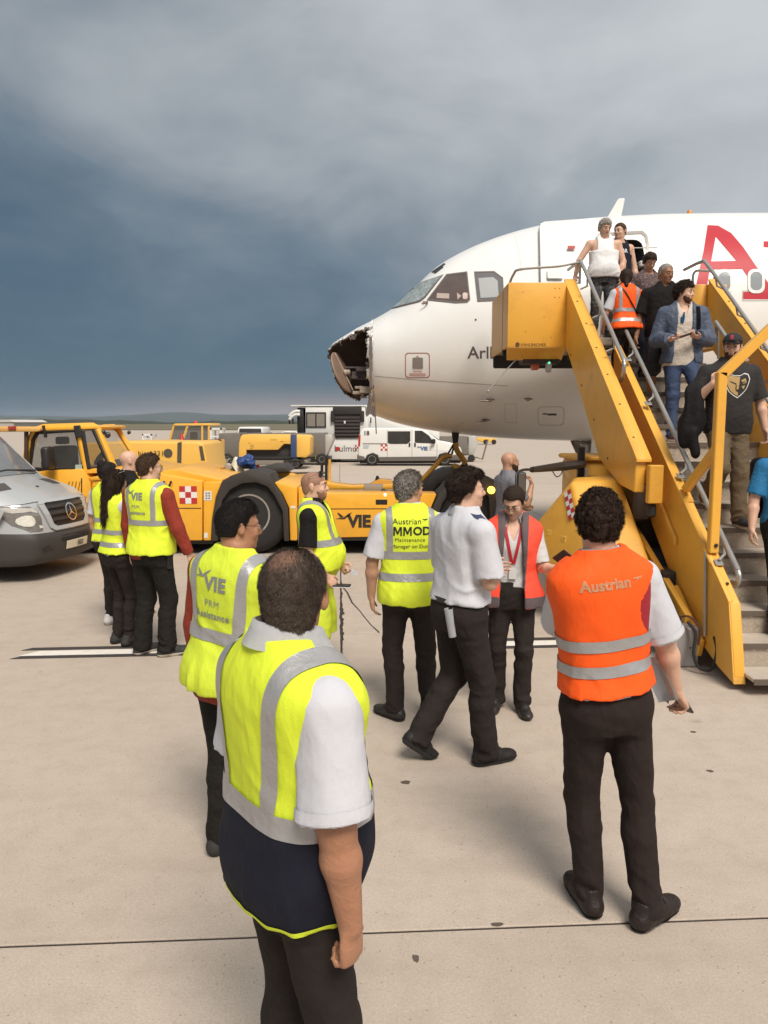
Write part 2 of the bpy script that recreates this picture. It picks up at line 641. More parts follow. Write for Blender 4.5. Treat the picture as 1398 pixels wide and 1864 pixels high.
# grass, taxiway, tree line, hills
def sheet(name, x0, x1, y0, y1, z, mat, kind='structure'):
    b = B(); b.quads([[(x, y, z) for x in (x0, x1)] for y in (y0, y1)])
    return tag(b.build(name, mat, None, False), None, None, None, kind)
sheet('field', -9000, 9000, 200, 9000, -.30, M('airfield_grass', (.150, .125, .055), .95, var=.35, vs=.012, dirt=.7, dirtc=(.20, .19, .16), ds=.006))
sheet('taxiway', -2500, 2500, 300, 345, -.20, M('taxiway_asphalt', (.16, .145, .13), .9, var=.2, vs=.02))
sheet('taxiway', -2500, 2500, 560, 640, -.20, M('taxiway_asphalt', (.16, .145, .13), .9))
rg = random.Random(3)
hm = M('wooded_hill', (.030, .040, .028), 1.0, var=.4, vs=.002)
def ridge(name, Y, prof, depth, base, mat, seed):
    q = random.Random(seed)
    b = B(); rows = []
    xs = [prof[0][0] + (prof[-1][0] - prof[0][0]) * i / 160 for i in range(161)]
    hs = []
    for x in xs:
        h = np.interp(x, [p[0] for p in prof], [p[1] for p in prof])
        hs.append(h * (1 + .05 * math.sin(x / 310 + seed) + .04 * math.sin(x / 97 + seed * 2)) + q.random() * base)
    for dy, f in ((0, 0), (depth * .25, .45), (depth * .6, .85), (depth, 1), (depth * 2, 0)):
        rows.append([(x, Y + dy, h * f - 1) for x, h in zip(xs, hs)])
    b.quads(rows)
    return tag(b.build(name, mat, None, True, 180), None, None, None, 'structure')
ridge('hills', 6500, [(-6500, 60), (-3300, 70), (-2900, 62), (-2400, 78), (-2100, 104), (-1850, 96), (-1650, 84), (-1200, 78), (-950, 92), (-700, 86), (-300, 70), (500, 60), (2500, 70), (6500, 50)], 900, 1.5, hm, 1)
ridge('tree_line', 1500, [(-2500, 7), (-700, 9), (-560, 8), (-420, 4), (-300, 6), (0, 5), (900, 6), (2500, 6)], 60, 3.0, M('far_trees', (.030, .036, .016), 1.0, var=.4, vs=.05), 5)

# ------------------------------------------------------------------ air: thin haze over the airfield
b = B(); b.box((-9500, -60, -1.4), (9500, 9500, 125))
hz = b.build('haze', None or M('haze', (.8, .8, .8)), None, False)
hz.data.materials.clear()
hm_ = bpy.data.materials.new('haze_volume'); hm_.use_nodes = True
nt = hm_.node_tree; nt.nodes.clear()
vo_ = nt.nodes.new('ShaderNodeVolumePrincipled'); vo_.inputs['Color'].default_value = (.72, .82, .95, 1); vo_.inputs['Density'].default_value = 6e-5
ot_ = nt.nodes.new('ShaderNodeOutputMaterial'); nt.links.new(vo_.outputs[0], ot_.inputs['Volume'])
hz.data.materials.append(hm_)
tag(hz, None, None, None, 'stuff')
# ------------------------------------------------------------------ airliner
WHITEP = M('white_aircraft_paint', (.80, .79, .765), .30, var=.025, vs=1.5, coat=.3, dirt=.12, dirtc=(.52, .46, .40), ds=1.6)
SEAM = M('panel_seam', S('a59e98'), .5)
GREYSEAL = M('grey_seal', S('8f8a88'), .6, var=.08)
ACY = 14.5
plane = empty('airliner', (0, ACY, 0), 0, 'white airliner with its nose cone torn open, parked behind the passenger stairs', 'airliner')


def build_plane():
    SY = 14.42
    top = [(598, 634), (606, 624), (625, 612), (650, 597), (680, 582), (712, 564), (734, 545), (760, 518), (790, 488), (820, 469), (860, 449), (900, 433.5), (940, 421), (985, 410.5), (1040, 402.5), (1090, 398), (1180, 393.5), (1300, 391.8), (1400, 391.4), (3000, 391.4)]
    bot = [(598, 648), (606, 684), (625, 716), (650, 739), (680, 756), (712, 767), (734, 773), (760, 779), (790, 784), (820, 788.5), (860, 793), (900, 796.5), (940, 799), (985, 801), (1040, 802.3), (1090, 803), (1180, 803), (1300, 803), (1400, 803), (3000, 803)]
    Xs = [pix(p, 600, SY).x for p, _ in top]
    # pixel height depends on the ray only, so heights come straight from the rays at the outline's depth
    zt = [pix(p, y, SY).z for p, y in top]; zb = [pix(p, y, SY).z for p, y in bot]
    X0 = Xs[0]
    wx = [0, .08, .25, .5, 1, 1.5, 2, 2.5, 3, 4, 5, 6, 40]
    wv = [.06, .34, .58, .80, 1.09, 1.30, 1.46, 1.59, 1.69, 1.83, 1.92, 1.965, 1.975]
    def sec(x):
        t_, b_ = np.interp(x, Xs, zt), np.interp(x, Xs, zb)
        s = min(1, max(0, (x - X0) / 4.5)); s = s * s * (3 - 2 * s)
        zc = 3.30 * (1 - s) + 3.82 * s
        zc = min(max(zc, b_ + .3 * (t_ - b_)), t_ - .3 * (t_ - b_))
        return t_, b_, zc, np.interp(x - X0, wx, wv)
    def pt(x, a):
        """a: 0 = top, positive towards the far side"""
        t_, b_, zc, w = sec(x)
        ca, sa = math.cos(a), math.sin(a)
        return Vector((x, w * sa, zc + (t_ - zc if ca > 0 else zc - b_) * ca))
    XB = pix(680, 600, SY).x
    # smooth stations
    st = [XB + (2.2) * (i / 40) for i in range(41)] + [XB + 2.2 + 4.3 * (i / 30) for i in range(1, 31)] + [9, 11, 13, 15, 18]
    def sm(x, n=9, h=.16):
        h = h * min(1, max(.1, (x - XB) / .8))
        acc = [0, 0, 0, 0]; ws = 0
        for q in range(-n, n + 1):
            wgt = math.exp(-.5 * (q / (n / 2)) ** 2)
            v = sec(x + q * h / n * 1.4)
            acc = [a + wgt * c for a, c in zip(acc, v)]; ws += wgt
        return [a / ws for a in acc]
    NA = 96
    b = B(); rows = []
    for x in st:
        t_, b_, zc, w = sm(x)
        row = []
        for j in range(NA):
            a = 2 * math.pi * j / NA
            ca, sa = math.cos(a), math.sin(a)
            row.append((x, w * sa, zc + (t_ - zc if ca > 0 else zc - b_) * ca))
        rows.append(row)
    vs = [[b.bm.verts.new(p) for p in r] for r in rows]
    for A_, C_ in zip(vs[:-1], vs[1:]):
        for j in range(NA):
            b.bm.faces.new((A_[j], A_[(j + 1) % NA], C_[(j + 1) % NA], C_[j]))
    b.bm.faces.new(vs[0]); b.bm.faces.new(vs[-1])
    bmesh.ops.recalc_face_normals(b.bm, faces=b.bm.faces[:])
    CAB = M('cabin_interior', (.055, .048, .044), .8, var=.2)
    fus = b.build('fuselage', [WHITEP, CAB], plane, True, 40)
    fus.location = (0, 0, 0)
    bv0 = bvh_of(fus.data)
    # forward door opening cut through the skin
    dx0, dx1 = pix(1098, 500, 12.7).x, pix(1177, 500, 12.7).x
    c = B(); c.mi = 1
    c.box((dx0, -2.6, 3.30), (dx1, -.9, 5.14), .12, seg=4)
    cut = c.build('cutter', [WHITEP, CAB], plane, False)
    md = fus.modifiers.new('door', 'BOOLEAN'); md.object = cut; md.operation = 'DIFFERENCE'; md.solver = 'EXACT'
    bpy.context.view_layer.update()
    dg = bpy.context.evaluated_depsgraph_get()
    me = bpy.data.meshes.new_from_object(fus.evaluated_get(dg))
    fus.modifiers.clear()
    fus.data = me
    bpy.data.objects.remove(cut)
    me.set_sharp_from_angle(angle=R(40))
    C0 = Vector((0, -ACY, CAM_H))       # camera seat, in the plane's frame
    def hit(px, py, off=0.0, bv=bv0):
        d = (pix(px, py, 10) - Vector((0, 0, CAM_H))).normalized()
        h, n, i, dd = bv.ray_cast(C0, d, 60)
        if h is None:
            return None
        if n.dot(d) > 0:
            n = -n
        return h + n * off
    def decal(name, polys, mat, off=.006, grid=7, thick=0.0, parent=plane, mirror=False):
        bm = poly_bm([[(p[0], -p[1]) for p in pl] for pl in polys], grid)
        dead = []
        cx0 = sum(p[0] for p in polys[0]) / len(polys[0]); cy0 = sum(p[1] for p in polys[0]) / len(polys[0])
        for v in bm.verts:
            h = None
            for q_ in range(24):      # a corner past the outline slides in to the skin's edge
                t_ = q_ * .025
                h = hit(v.co.x + (cx0 - v.co.x) * t_, -v.co.y + (cy0 + v.co.y) * t_, off)
                if h is not None:
                    break
            if h is None:
                dead.append(v)
            else:
                v.co = h
        bmesh.ops.delete(bm, geom=dead, context='VERTS')
        bmesh.ops.recalc_face_normals(bm, faces=bm.faces[:])
        if len(bm.faces):
            f = bm.faces[0]
            if sum(q.normal.y * q.calc_area() for q in bm.faces) > 0:
                bmesh.ops.reverse_faces(bm, faces=bm.faces[:])
        if thick:
            bmesh.ops.solidify(bm, geom=bm.faces[:], thickness=thick)
            bmesh.ops.recalc_face_normals(bm, faces=bm.faces[:])
        m = bpy.data.meshes.new(name); bm.to_mesh(m); bm.free()
        m.materials.append(mat)
        if not thick:
            m.shade_smooth()
        o = link(name, m, parent)
        if mirror:
            m2 = m.copy(); m2.transform(Matrix.Diagonal((1, -1, 1, 1))); m2.flip_normals()
            link(name, m2, parent)
        return o
    def rring(cx, cy, hw, hh, r, n=6):
        out = []
        for (sx, sy, a0) in ((1, -1, -90), (1, 1, 0), (-1, 1, 90), (-1, -1, 180)):
            for k in range(n + 1):
                a = R(a0 + 90 * k / n)
                out.append((cx + sx * (hw - r) + r * math.cos(a), cy + sy * (hh - r) + r * math.sin(a)))
        return out
    def ring(outer, inner):
        n = len(outer)
        return [[outer[i], outer[(i + 1) % n], inner[(i + 1) % n], inner[i]] for i in range(n)]
    def grow(pl, k):
        cx = sum(p[0] for p in pl) / len(pl); cy = sum(p[1] for p in pl) / len(pl)
        out = []
        n = len(pl)
        for i in range(n):
            p0, p1, p2 = Vector((*pl[i - 1], 0)), Vector((*pl[i], 0)), Vector((*pl[(i + 1) % n], 0))
            e1, e2 = (p1 - p0).normalized(), (p2 - p1).normalized()
            n1, n2 = Vector((e1.y, -e1.x, 0)), Vector((e2.y, -e2.x, 0))
            m = (n1 + n2); m = m / max(.35, m.length_squared / 2)
            s = 1 if (p1 - Vector((cx, cy, 0))).dot(m) > 0 else -1
            out.append((p1.x + s * m.x * k, p1.y + s * m.y * k))
        return out
    # cockpit panes
    crk = bpy.data.materials.new('shattered_glass'); crk.use_nodes = True
    nt = crk.node_tree; N, L = nt.nodes, nt.links
    bs = N['Principled BSDF']; tc = N.new('ShaderNodeTexCoord')
    vo = N.new('ShaderNodeTexVoronoi'); vo.feature = 'DISTANCE_TO_EDGE'; vo.inputs['Scale'].default_value = 26
    L.new(tc.outputs['Object'], vo.inputs[0])
    mr = N.new('ShaderNodeMapRange'); mr.inputs[1].default_value = .10; mr.inputs[2].default_value = .02
    L.new(vo.outputs['Distance'], mr.inputs[0])
    nz = N.new('ShaderNodeTexNoise'); nz.inputs['Scale'].default_value = 9; nz.inputs['Detail'].default_value = 6
    L.new(tc.outputs['Object'], nz.inputs[0])
    ml = N.new('ShaderNodeMath'); ml.operation = 'MULTIPLY_ADD'; L.new(mr.outputs[0], ml.inputs[0]); ml.inputs[1].default_value = .7; L.new(nz.outputs[0], ml.inputs[2])
    sb = N.new('ShaderNodeMath'); sb.operation = 'SUBTRACT'; sb.use_clamp = True; L.new(ml.outputs[0], sb.inputs[0]); sb.inputs[1].default_value = .28
    mx = N.new('ShaderNodeMix'); mx.data_type = 'RGBA'; L.new(sb.outputs[0], mx.inputs['Factor'])
    mx.inputs['A'].default_value = (.10, .13, .135, 1); mx.inputs['B'].default_value = (.50, .56, .56, 1)
    L.new(mx.outputs['Result'], bs.inputs['Base Color']); bs.inputs['Roughness'].default_value = .3
    glassd = M('cockpit_glass', (.105, .075, .066), .10, var=.35, vs=2.2, spec=.6)
    blind = M('grey_blind', S('a7aaaa'), .5, var=.06)
    ws = [(716, 561), (755, 521), (805, 502), (773, 541), (764, 548)]
    sw = [(781, 545), (814, 501.5), (849, 497), (854, 545), (850, 549), (829, 550)]
    rw = [(865.5, 497), (899, 496), (914, 507), (916, 545), (871, 547)]
    for nm, pl, mt in (('windscreen', ws, crk), ('side_window', sw, glassd), ('side_window', rw, M('rear_cockpit_glass', (.16, .15, .155), .12, var=.2, vs=3))):
        o = decal(nm, [pl], mt, .018 if nm == 'windscreen' else .008, 6, mirror=True)
        decal('window_frame', ring(grow(pl, 2.0), grow(pl, -.4)), M('dark_window_seal', S('6b625f'), .5), .012, 5, .006, mirror=True)
    decal('blind', [[(871, 507), (898, 505), (906, 512), (908, 541), (875, 543)]], blind, .012, 8)
    # things seen through the side window: seat head-rest and a pale side panel
    decal('side_panel', [[(796, 534), (818, 535), (818, 544), (795, 543)]], M('pale_headrest', S('b5a59c'), .7), .010, 8)
    decal('seat_headrest', [[(832, 533), (840, 539), (833, 546)]], M('pale_headrest', S('b5a59c'), .7), .010, 8)
    decal('crew_shirt', [rring(847, 539, 4.5, 6, 3)], M('pale_crew_shirt', S('c9b4a8'), .7), .0105, 8)
    for q in ((( 786, 496), (809, 480), (811, 481.5), (788, 497)), ((790, 497), (806, 485.5), (807.5, 487), (793, 498))):
        decal('wiper', [q], M('black_wiper', (.03, .03, .032), .5), .016, 3, .01)
    # open door leaf, slid forward and standing off the skin
    leaf = [(983, 424), (985, 416), (992, 412.5), (1084, 406), (1090, 410), (1092, 440), (1092, 560), (1090, 612), (990, 612), (985, 560)]
    o = decal('door', [leaf], WHITEP, .085, 9, .04)
    decal('door_seal', ring(grow(leaf, 1.6), grow(leaf, -1.6)), GREYSEAL, .065, 8, .05, parent=o)
    fl = decal('door_handle', [rring(1010, 505, 14, 9, 3)], M('pale_panel', (.72, .71, .69), .4), .129, 6, .006, parent=o)
    exm = M('red_marking', S('b0403a'), .5)
    decal('exit_sign', [rring(1039, 461, 6.5, 2.6, 1)], exm, .130, 6, .004, parent=o)
    # door frame of the opening
    fr = [(1095, 433), (1097, 428), (1168, 424), (1175, 430), (1178, 445), (1181, 620), (1095, 622)]
    decal('door_frame', ring(grow(fr, 3), grow(fr, -2.2)), M('worn_metal_frame', S('a8a29c'), .45, metal=.4), .012, 6, .02)
    for z in (3.6, 4.0, 4.35, 4.7):
        b2 = B()
        b2.box((dx1 - .10, -1.74, z - .05), (dx1 - .02, -1.55, z + .05), .02)
        b2.build('door_latch', M('latch_metal', S('c9c4bd'), .4, metal=.3), plane)
    # big red titles
    redt = M('red_title_paint', S('b9333e'), .4, var=.03, spec=.3)
    A_ = [[(1288, 410), (1307, 411), (1302.6, 431), (1294.5, 476), (1292, 491), (1289, 508), (1283, 545), (1262, 545), (1271, 499), (1281, 455)],
          [(1307, 411), (1331, 424.6), (1352.6, 450), (1377, 485.5), (1405, 524), (1412, 532), (1430, 532), (1430, 545), (1352.6, 544.5), (1352.6, 531.5), (1378, 530.5), (1369, 516), (1351, 490), (1340, 475), (1302.6, 431)],
          [(1294.5, 476), (1340, 475), (1351, 490), (1292, 491)]]
    decal('title_letter', A_, redt, .004, 8)
    decal('title_letter', [[(1390, 439.5), (1428, 439.5), (1428, 522), (1410, 522), (1410, 451), (1390, 450)]], redt, .004, 8)
    decal('title_panel', ring([(1351, 529), (1432, 529), (1432, 548), (1351, 548)], [(1352, 530.3), (1431, 530.3), (1431, 546.8), (1352, 546.8)]), SEAM, .003, 8)
    winm = M('cabin_window_glass', S('8f9498'), .12, var=.1)
    rim = M('window_rim', (.74, .73, .71), .4)
    for k in range(0, 6):
        cx, cy = 1318 + 58 * k, 513 - .6 * k
        fo = decal('cabin_window', [rring(cx, cy, 11, 17, 9)], winm, .010, 9)
        decal('frame', ring(rring(cx, cy, 15.5, 22, 12), rring(cx, cy, 10.6, 16.6, 9)), rim, .014, 9, .008, parent=fo)
    bm = text_mesh('Arlberg', 31, .35, 8)
    for v in bm.verts:
        h = hit(899 + v.co.x, 643 - v.co.y, .004)
        v.co = h
    m = bpy.data.meshes.new('name_lettering'); bm.to_mesh(m); bm.free(); m.materials.append(M('grey_lettering', S('5f5654'), .5)); link('name_lettering', m, plane)
    # static-port plate
    decal('marking', ring(rring(760, 665, 22.5, 23, 6), rring(760, 665, 21, 21.5, 5.5)), M('dull_red_marking', S('a8645c'), .5), .004, 6)
    decal('static_port', [rring(760.5, 661, 9.5, 10, 1.5)], M('bare_metal_plate', S('938a84'), .45, metal=.4, var=.15, vs=30), .007, 5, .005)
    for yy, w in ((649, 3), (676, 8), (680.5, 15), (683.5, 15)):
        decal('stencil', [rring(760, yy, w, .9 if yy > 678 else 1.1, .4)], M('faint_red_stencil', S('c79a92'), .5), .004, 6)
    # seams and small plates
    for a0, a1 in (((682, 684), (760, 691)), ((760, 691), (925, 702))):
        n = 14
        pl = [(a0[0] + (a1[0] - a0[0]) * i / n, a0[1] + (a1[1] - a0[1]) * i / n) for i in range(n + 1)]
        decal('seam', [[pl[i], pl[i + 1], (pl[i + 1][0], pl[i + 1][1] + 1.1), (pl[i][0], pl[i][1] + 1.1)] for i in range(n)], SEAM, .003, 12)
    pl = [(947 - 14 * math.sin(i / 12 * 2.6), 428 + i * 7) for i in range(13)]
    pl = [(936 + 12 * math.sin(i / 12 * math.pi * .5), 425 + i * 6) for i in range(13)]
    decal('seam', [[pl[i], pl[i + 1], (pl[i + 1][0] + 1, pl[i + 1][1]), (pl[i][0] + 1, pl[i][1])] for i in range(12)], M('faint_seam', S('cfc9c2'), .5), .003, 12)
    decal('access_panel', ring(rring(1003, 757, 24, 17, 8), rring(1003, 757, 23.2, 16.2, 7.5)), SEAM, .004, 6)
    decal('latch', [rring(1005, 754, 8, 1.4, .8), rring(992, 753, 4, .8, .4)], M('dark_latch', (.06, .045, .04), .5), .012, 6, .006)
    decal('access_panel', ring(rring(930, 752, 11, 17, 2), rring(930, 752, 10.5, 16.5, 2)), SEAM, .003, 6)
    decal('access_panel', ring(rring(1228, 571, 14, 8.5, 2), rring(1228, 571, 13.3, 7.8, 2)), SEAM, .003, 6)
    decal('vent', [rring(866, 582, 1.6, 1.6, .8)], M('dark_latch', (.06, .045, .04), .5), .006, 6)
    decal('scratch', [[(1130, 451), (1196, 450), (1196, 451.4), (1130, 452.6)]], SEAM, .004, 8)
    prb = M('probe_metal', S('7d6c62'), .4, metal=.5)
    for (px, py, l) in ((893, 727, .20), (885, 764, .2), (962, 726, .08), (777, 550, .10)):
        h = hit(px, py, 0)
        q = B(); q.tube([h, h + Vector((0, -.06, -.02)), h + Vector((-.04, -.09, -.03)), h + Vector((-l, -.09, -.03))], [.02, .018, .014, .008], 7)
        q.box(h - Vector((.07, .012, .015)), h + Vector((.07, .012, .015)), .005)
        q.build('probe', prb, plane)
    # aerial and beacon on the crown
    P = lambda px, py: Vector((pix(px, py, ACY).x, 0, pix(px, py, ACY).z))
    q = B(); pp = [P(1101, 403), (P(1124, 364)), P(1127, 361.5), P(1136, 361), P(1137, 362.5), P(1129, 402)]
    q.prism([v - Vector((0, .022, 0)) for v in pp], (0, .044, 0), .008); q.build('aerial', WHITEP, plane)
    q = B(); o_ = P(1255, 391.5); q.lathe([(.001, .09), (.035, .08), (.05, .03), (.055, -.02)], o_, (0, 0, 1), 14)
    q.build('beacon', M('amber_beacon_lens', S('d98a45'), .2), plane)
    # ------- torn radome
    inner = M('torn_radome_inside', (.155, .125, .115), .8, var=.35, vs=5, bump=.5, bs=20, dirt=.5, dirtc=(.10, .06, .05), ds=4)
    b = B()
    ns, na = 30, 120
    q = random.Random(4)
    jit = [q.uniform(-1, 1) for _ in range(400)]
    def keep(t, a):
        a = (a + 180) % 360 - 180
        j = jit[int((a + 180) * 1.0) % 397]; j2 = jit[int(t * 97) % 397]
        near_edge = -34 - 8 * t + 3 * j2 + 9 * math.exp(-((t - .62) / .1) ** 2)
        low = 176 - 62 * max(0, (t - .36) / .64) ** 1.0 + 5 * j2
        if near_edge <= a <= low:
            return True
        if t > .885 + .018 * j and -118 + 4 * j2 < a < near_edge:
            return True
        if t > .94 + .02 * j and (a < -118 or a > 120):
            return True
        return False
    grid = []
    for i in range(ns + 1):
        t = (i / ns) ** 1.25
        x = X0 + (XB - X0) * t - .004
        grid.append([b.bm.verts.new(pt(x, 2 * math.pi * j / na)) for j in range(na)])
    for i in range(ns):
        t = ((i + .5) / ns) ** 1.25
        for j in range(na):
            if keep(t, 360 * (j + .5) / na):
                b.bm.faces.new((grid[i][j], grid[i][(j + 1) % na], grid[i + 1][(j + 1) % na], grid[i + 1][j]))
    bmesh.ops.delete(b.bm, geom=[v for v in b.bm.verts if not v.link_faces], context='VERTS')
    edge = [v for v in b.bm.verts if v.is_boundary]
    for v in edge:
        v.co += Vector((q.uniform(-.022, .022) if v.co.x < XB - .03 else 0, q.uniform(-.02, .02), q.uniform(-.02, .02)))
    bmesh.ops.recalc_face_normals(b.bm, faces=b.bm.faces[:])
    if sum((f.normal.dot(f.calc_center_median() - Vector((XB, 0, 3.3)))) * f.calc_area() for f in b.bm.faces) < 0:
        bmesh.ops.reverse_faces(b.bm, faces=b.bm.faces[:])
    rad = b.build('radome', [WHITEP, inner], plane, True, 60)
    so = rad.modifiers.new('shell', 'SOLIDIFY'); so.thickness = .035; so.offset = -1; so.material_offset = 1; so.material_offset_rim = 1
    # ragged lining strip along the torn edge, bulkhead, weather radar
    b = B()
    ringp = [pt(XB + .004, 2 * math.pi * j / 64) for j in range(64)]
    c0 = sum(ringp, Vector()) / 64
    b.poly([c0 + (p - c0) * .985 - Vector((.006, 0, 0)) for p in ringp])
    b.build('bulkhead', inner, plane, False)
    b = B()
    for k in range(5):
        y = -1.0 + .5 * k
        b.box((XB - .06, y - .02, 2.75), (XB - .012, y + .02, 3.62), .008)
    for z in (2.75, 3.05, 3.35, 3.62):
        b.box((XB - .05, -.9, z - .02), (XB - .016, .9, z + .02), .008)
    b.build('bulkhead_ribs', inner, plane)
    b = B()
    jag = [pt(XB - .02 - .07 * (.5 + .5 * jit[j]), R(-36 - 84 * j / 60)) * 1 for j in range(61)]
    jo = [pt(XB - .006, R(-36 - 84 * j / 60)) for j in range(61)]
    b.quads([jag, jo]); bmesh.ops.solidify(b.bm, geom=b.bm.faces[:], thickness=.02)
    b.build('torn_rim', M('chipped_paint_rim', S('cfc8c2'), .6, var=.2, vs=12, dirt=.6, dirtc=(.12, .08, .07), ds=9), plane, False)
    for k in range(12):      # torn flakes of laminate along the break
        a = R(-38 - 74 * q.random()); t = .80 + .16 * q.random()
        if k < 5:
            a = R(-36 + 3 * q.random()); t = .15 + .7 * q.random()
        p0 = pt(X0 + (XB - X0) * t, a)
        e1 = Vector((q.uniform(.04, .13), q.uniform(-.02, .05), q.uniform(-.03, .03)))
        e2 = Vector((q.uniform(-.05, .03), q.uniform(0, .06), -q.uniform(.04, .12)))
        b = B(); b.prism([p0, p0 + e1, p0 + e1 * .8 + e2, p0 + e2 * .6 + Vector((.02, 0, -.02))], (0, .012, 0))
        b.build('torn_flake', [M('torn_laminate', S('6b625d'), .7, var=.2, vs=12), MATS['torn_radome_inside']][k % 2], plane, False)
    RY = -.25
    def RP(px, py, y=RY):
        v = pix(px, py, ACY + y); return Vector((v.x, y, v.z))
    dish = M('radar_dish', S('8a7263'), .6, var=.2, vs=6)
    met = M('radar_metal', S('b5a897'), .4, metal=.3, var=.2, vs=14)
    dk = M('radar_dark', (.075, .060, .058), .55, var=.3)
    c = RP(623, 678)
    ax = (RP(640, 671) - RP(623, 678)).normalized(); ax = (ax + Vector((0, -.30, 0))).normalized()
    b = B(); b.lathe([(.001, .03), (.30, .022), (.385, .012), (.395, -.005), (.385, -.02), (.2, -.03), (.001, -.035)], c, ax, 40)
    b.build('radar_dish', dish, plane)
    b = B()
    u_ = (RP(606, 648) - RP(638, 714)).normalized()
    b.box(c + u_ * -.36 + ax * .02, c + u_ * -.36 + ax * .02 + Vector((.001, .001, .001)))
    b.tube([c + u_ * .37 + ax * .035, c - u_ * .37 + ax * .035], .013, 6)
    b.build('dish_spar', M('pale_spar', S('b0a08e'), .5), plane)
    b = B(); m0 = RP(631, 678); b.lathe([(.02, -.05), (.06, -.04), (.062, .0), (.045, .015), (.05, .05), (.03, .07)], m0, (RP(650, 675) - m0), 18)
    b.build('radar_motor', met, plane)
    b = B()
    for (x0, y0, x1, y1, yy, hh) in ((627, 668, 670, 671, -.2, .05), (640, 678, 672, 690, -.15, .12), (648, 670, 674, 676, -.35, .06), (640, 684, 652, 690, -.3, .05)):
        lo, hi = RP(x0, y1, yy - hh), RP(x1, y0, yy + hh)
        b.box((min(lo.x, hi.x), yy - hh, min(lo.z, hi.z)), (max(lo.x, hi.x), yy + hh, max(lo.z, hi.z)), .012)
    b.build('radar_mount', dk, plane)
    b = B()
    for (x0, y0, x1, y1, yy, hh) in ((655, 704, 677, 716, -.55, .10), (646, 703, 660, 708, -.4, .05), (655, 722, 668, 725, -.5, .06), (657, 717, 663, 723, -.5, .03), (642, 712, 658, 718, -.45, .04)):
        lo, hi = RP(x0, y1, yy), RP(x1, y0, yy)
        b.box((min(lo.x, hi.x), yy - hh, min(lo.z, hi.z)), (max(lo.x, hi.x), yy + hh, max(lo.z, hi.z)), .01)
    b.build('equipment_box', M('dusty_metal', S('a89b8e'), .6, metal=.2, var=.2, vs=12), plane)
    b = B(); pp = [RP(672, 722, -.8), RP(678, 728, -.8), RP(672, 755, -.8), RP(667, 759, -.8), RP(665, 753, -.8), RP(669, 735, -.8)]
    b.prism(pp, (0, .04, 0)); b.build('torn_flap', M('torn_laminate', S('6b625d'), .7, var=.2, vs=12), plane)
    b = B(); pp = [RP(679, 735, -.9), RP(682, 740, -.9), RP(683, 760, -.9), RP(678, 757, -.9), RP(674, 748, -.9)]
    b.prism(pp, (0, .03, 0)); b.build('torn_flap', MATS['torn_laminate'], plane)
    b = B(); b.tube([RP(681, 712, -1.0), RP(683, 735, -1.05), RP(683.5, 760, -1.05), RP(685, 790, -1.05)], .012, 6); b.build('hanging_strap', M('strap_grey', S('6f655f'), .6), plane)
    for k in range(9):        # frayed slivers round the break
        t = q.random(); a = R(-36 - 6 * t)
        p = pt(X0 + (XB - X0) * t, a)
        b = B(); e = p + Vector((q.uniform(-.06, .06), q.uniform(-.05, .02), -q.uniform(.03, .09)))
        b.tube([p, e], [.018, .003], 4); b.build('splinter', inner, plane)
    # ------- nose gear
    GX = pix(1081, 800, ACY).x
    steel = M('gear_steel', S('8b8178'), .4, metal=.5, var=.15, dirt=.4, dirtc=(.1, .08, .06), ds=8)
    b = B(); b.tube([(GX, 0, .40), (GX, 0, 1.95)], .075, 14); b.tube([(GX, 0, 1.0), (GX, 0, 2.0)], .105, 14); b.tube([(GX, -.22, .40), (GX, .22, .40)], .06, 12)
    b.build('nose_gear_strut', steel, plane)
    b = B(); b.tube([(GX - .05, -.10, 1.15), (GX - .38, -.16, 1.85)], .04, 8); b.tube([(GX - .05, .10, 1.15), (GX - .38, .16, 1.85)], .04, 8); b.tube([(GX - .40, -.2, 1.80), (GX - .1, -.2, 1.78)], .03, 8)
    b.build('drag_brace', steel, plane)
    for s in (-1, 1):
        b = B(); b.lathe([(.10, -.10), (.30, -.11), (.37, -.08), (.385, 0), (.37, .08), (.30, .11), (.10, .10)], (GX, s * .24, .385), (0, 1, 0), 28); tyre = b.build('tyre', M('tyre_rubber', (.022, .020, .019), .85, var=.2, bump=.4, bs=50), plane)
        b = B(); b.lathe([(.02, -.115), (.17, -.115), (.19, -.09), (.19, .09), (.17, .115), (.02, .115)], (GX, s * .24, .385), (0, 1, 0), 24); b.build('wheel_rim', steel, plane)
        b = B(); b.box((GX - .15, s * .34 - .015, 1.30), (GX + .75, s * .34 + .015, 1.86), .01, rot=Matrix.Rotation(R(s * -8), 3, 'X')); b.build('gear_door', WHITEP, plane)


build_plane()
# ------------------------------------------------------------------ people: smooth distance-field figures
def Rm(ax, a):
    return np.array(Matrix.Rotation(R(a), 3, ax), dtype=np.float32)


def A3(*v):
    return np.array(v, dtype=np.float32)


def unit(v):
    v = np.asarray(v, dtype=np.float32)
    return v / (np.linalg.norm(v) + 1e-9)


_rng = np.random.RandomState(5)
_LAT = _rng.rand(32, 32, 32).astype(np.float32)


def vnoise(p, scale, off=0.0):
    """value noise at points (n,3); scale = cell size, may be a 3-vector"""
    q = p / np.asarray(scale, dtype=np.float32) + 100.37 + off
    i = np.floor(q).astype(np.int32)
    f = q - i
    f = f * f * (3 - 2 * f)
    i &= 31
    j = (i + 1) & 31
    r = 0
    for a in (0, 1):
        wx = f[:, 0] if a else 1 - f[:, 0]
        ix = j[:, 0] if a else i[:, 0]
        for b in (0, 1):
            wy = f[:, 1] if b else 1 - f[:, 1]
            iy = j[:, 1] if b else i[:, 1]
            for c in (0, 1):
                wz = f[:, 2] if c else 1 - f[:, 2]
                iz = j[:, 2] if c else i[:, 2]
                r = r + wx * wy * wz * _LAT[ix, iy, iz]
    return r


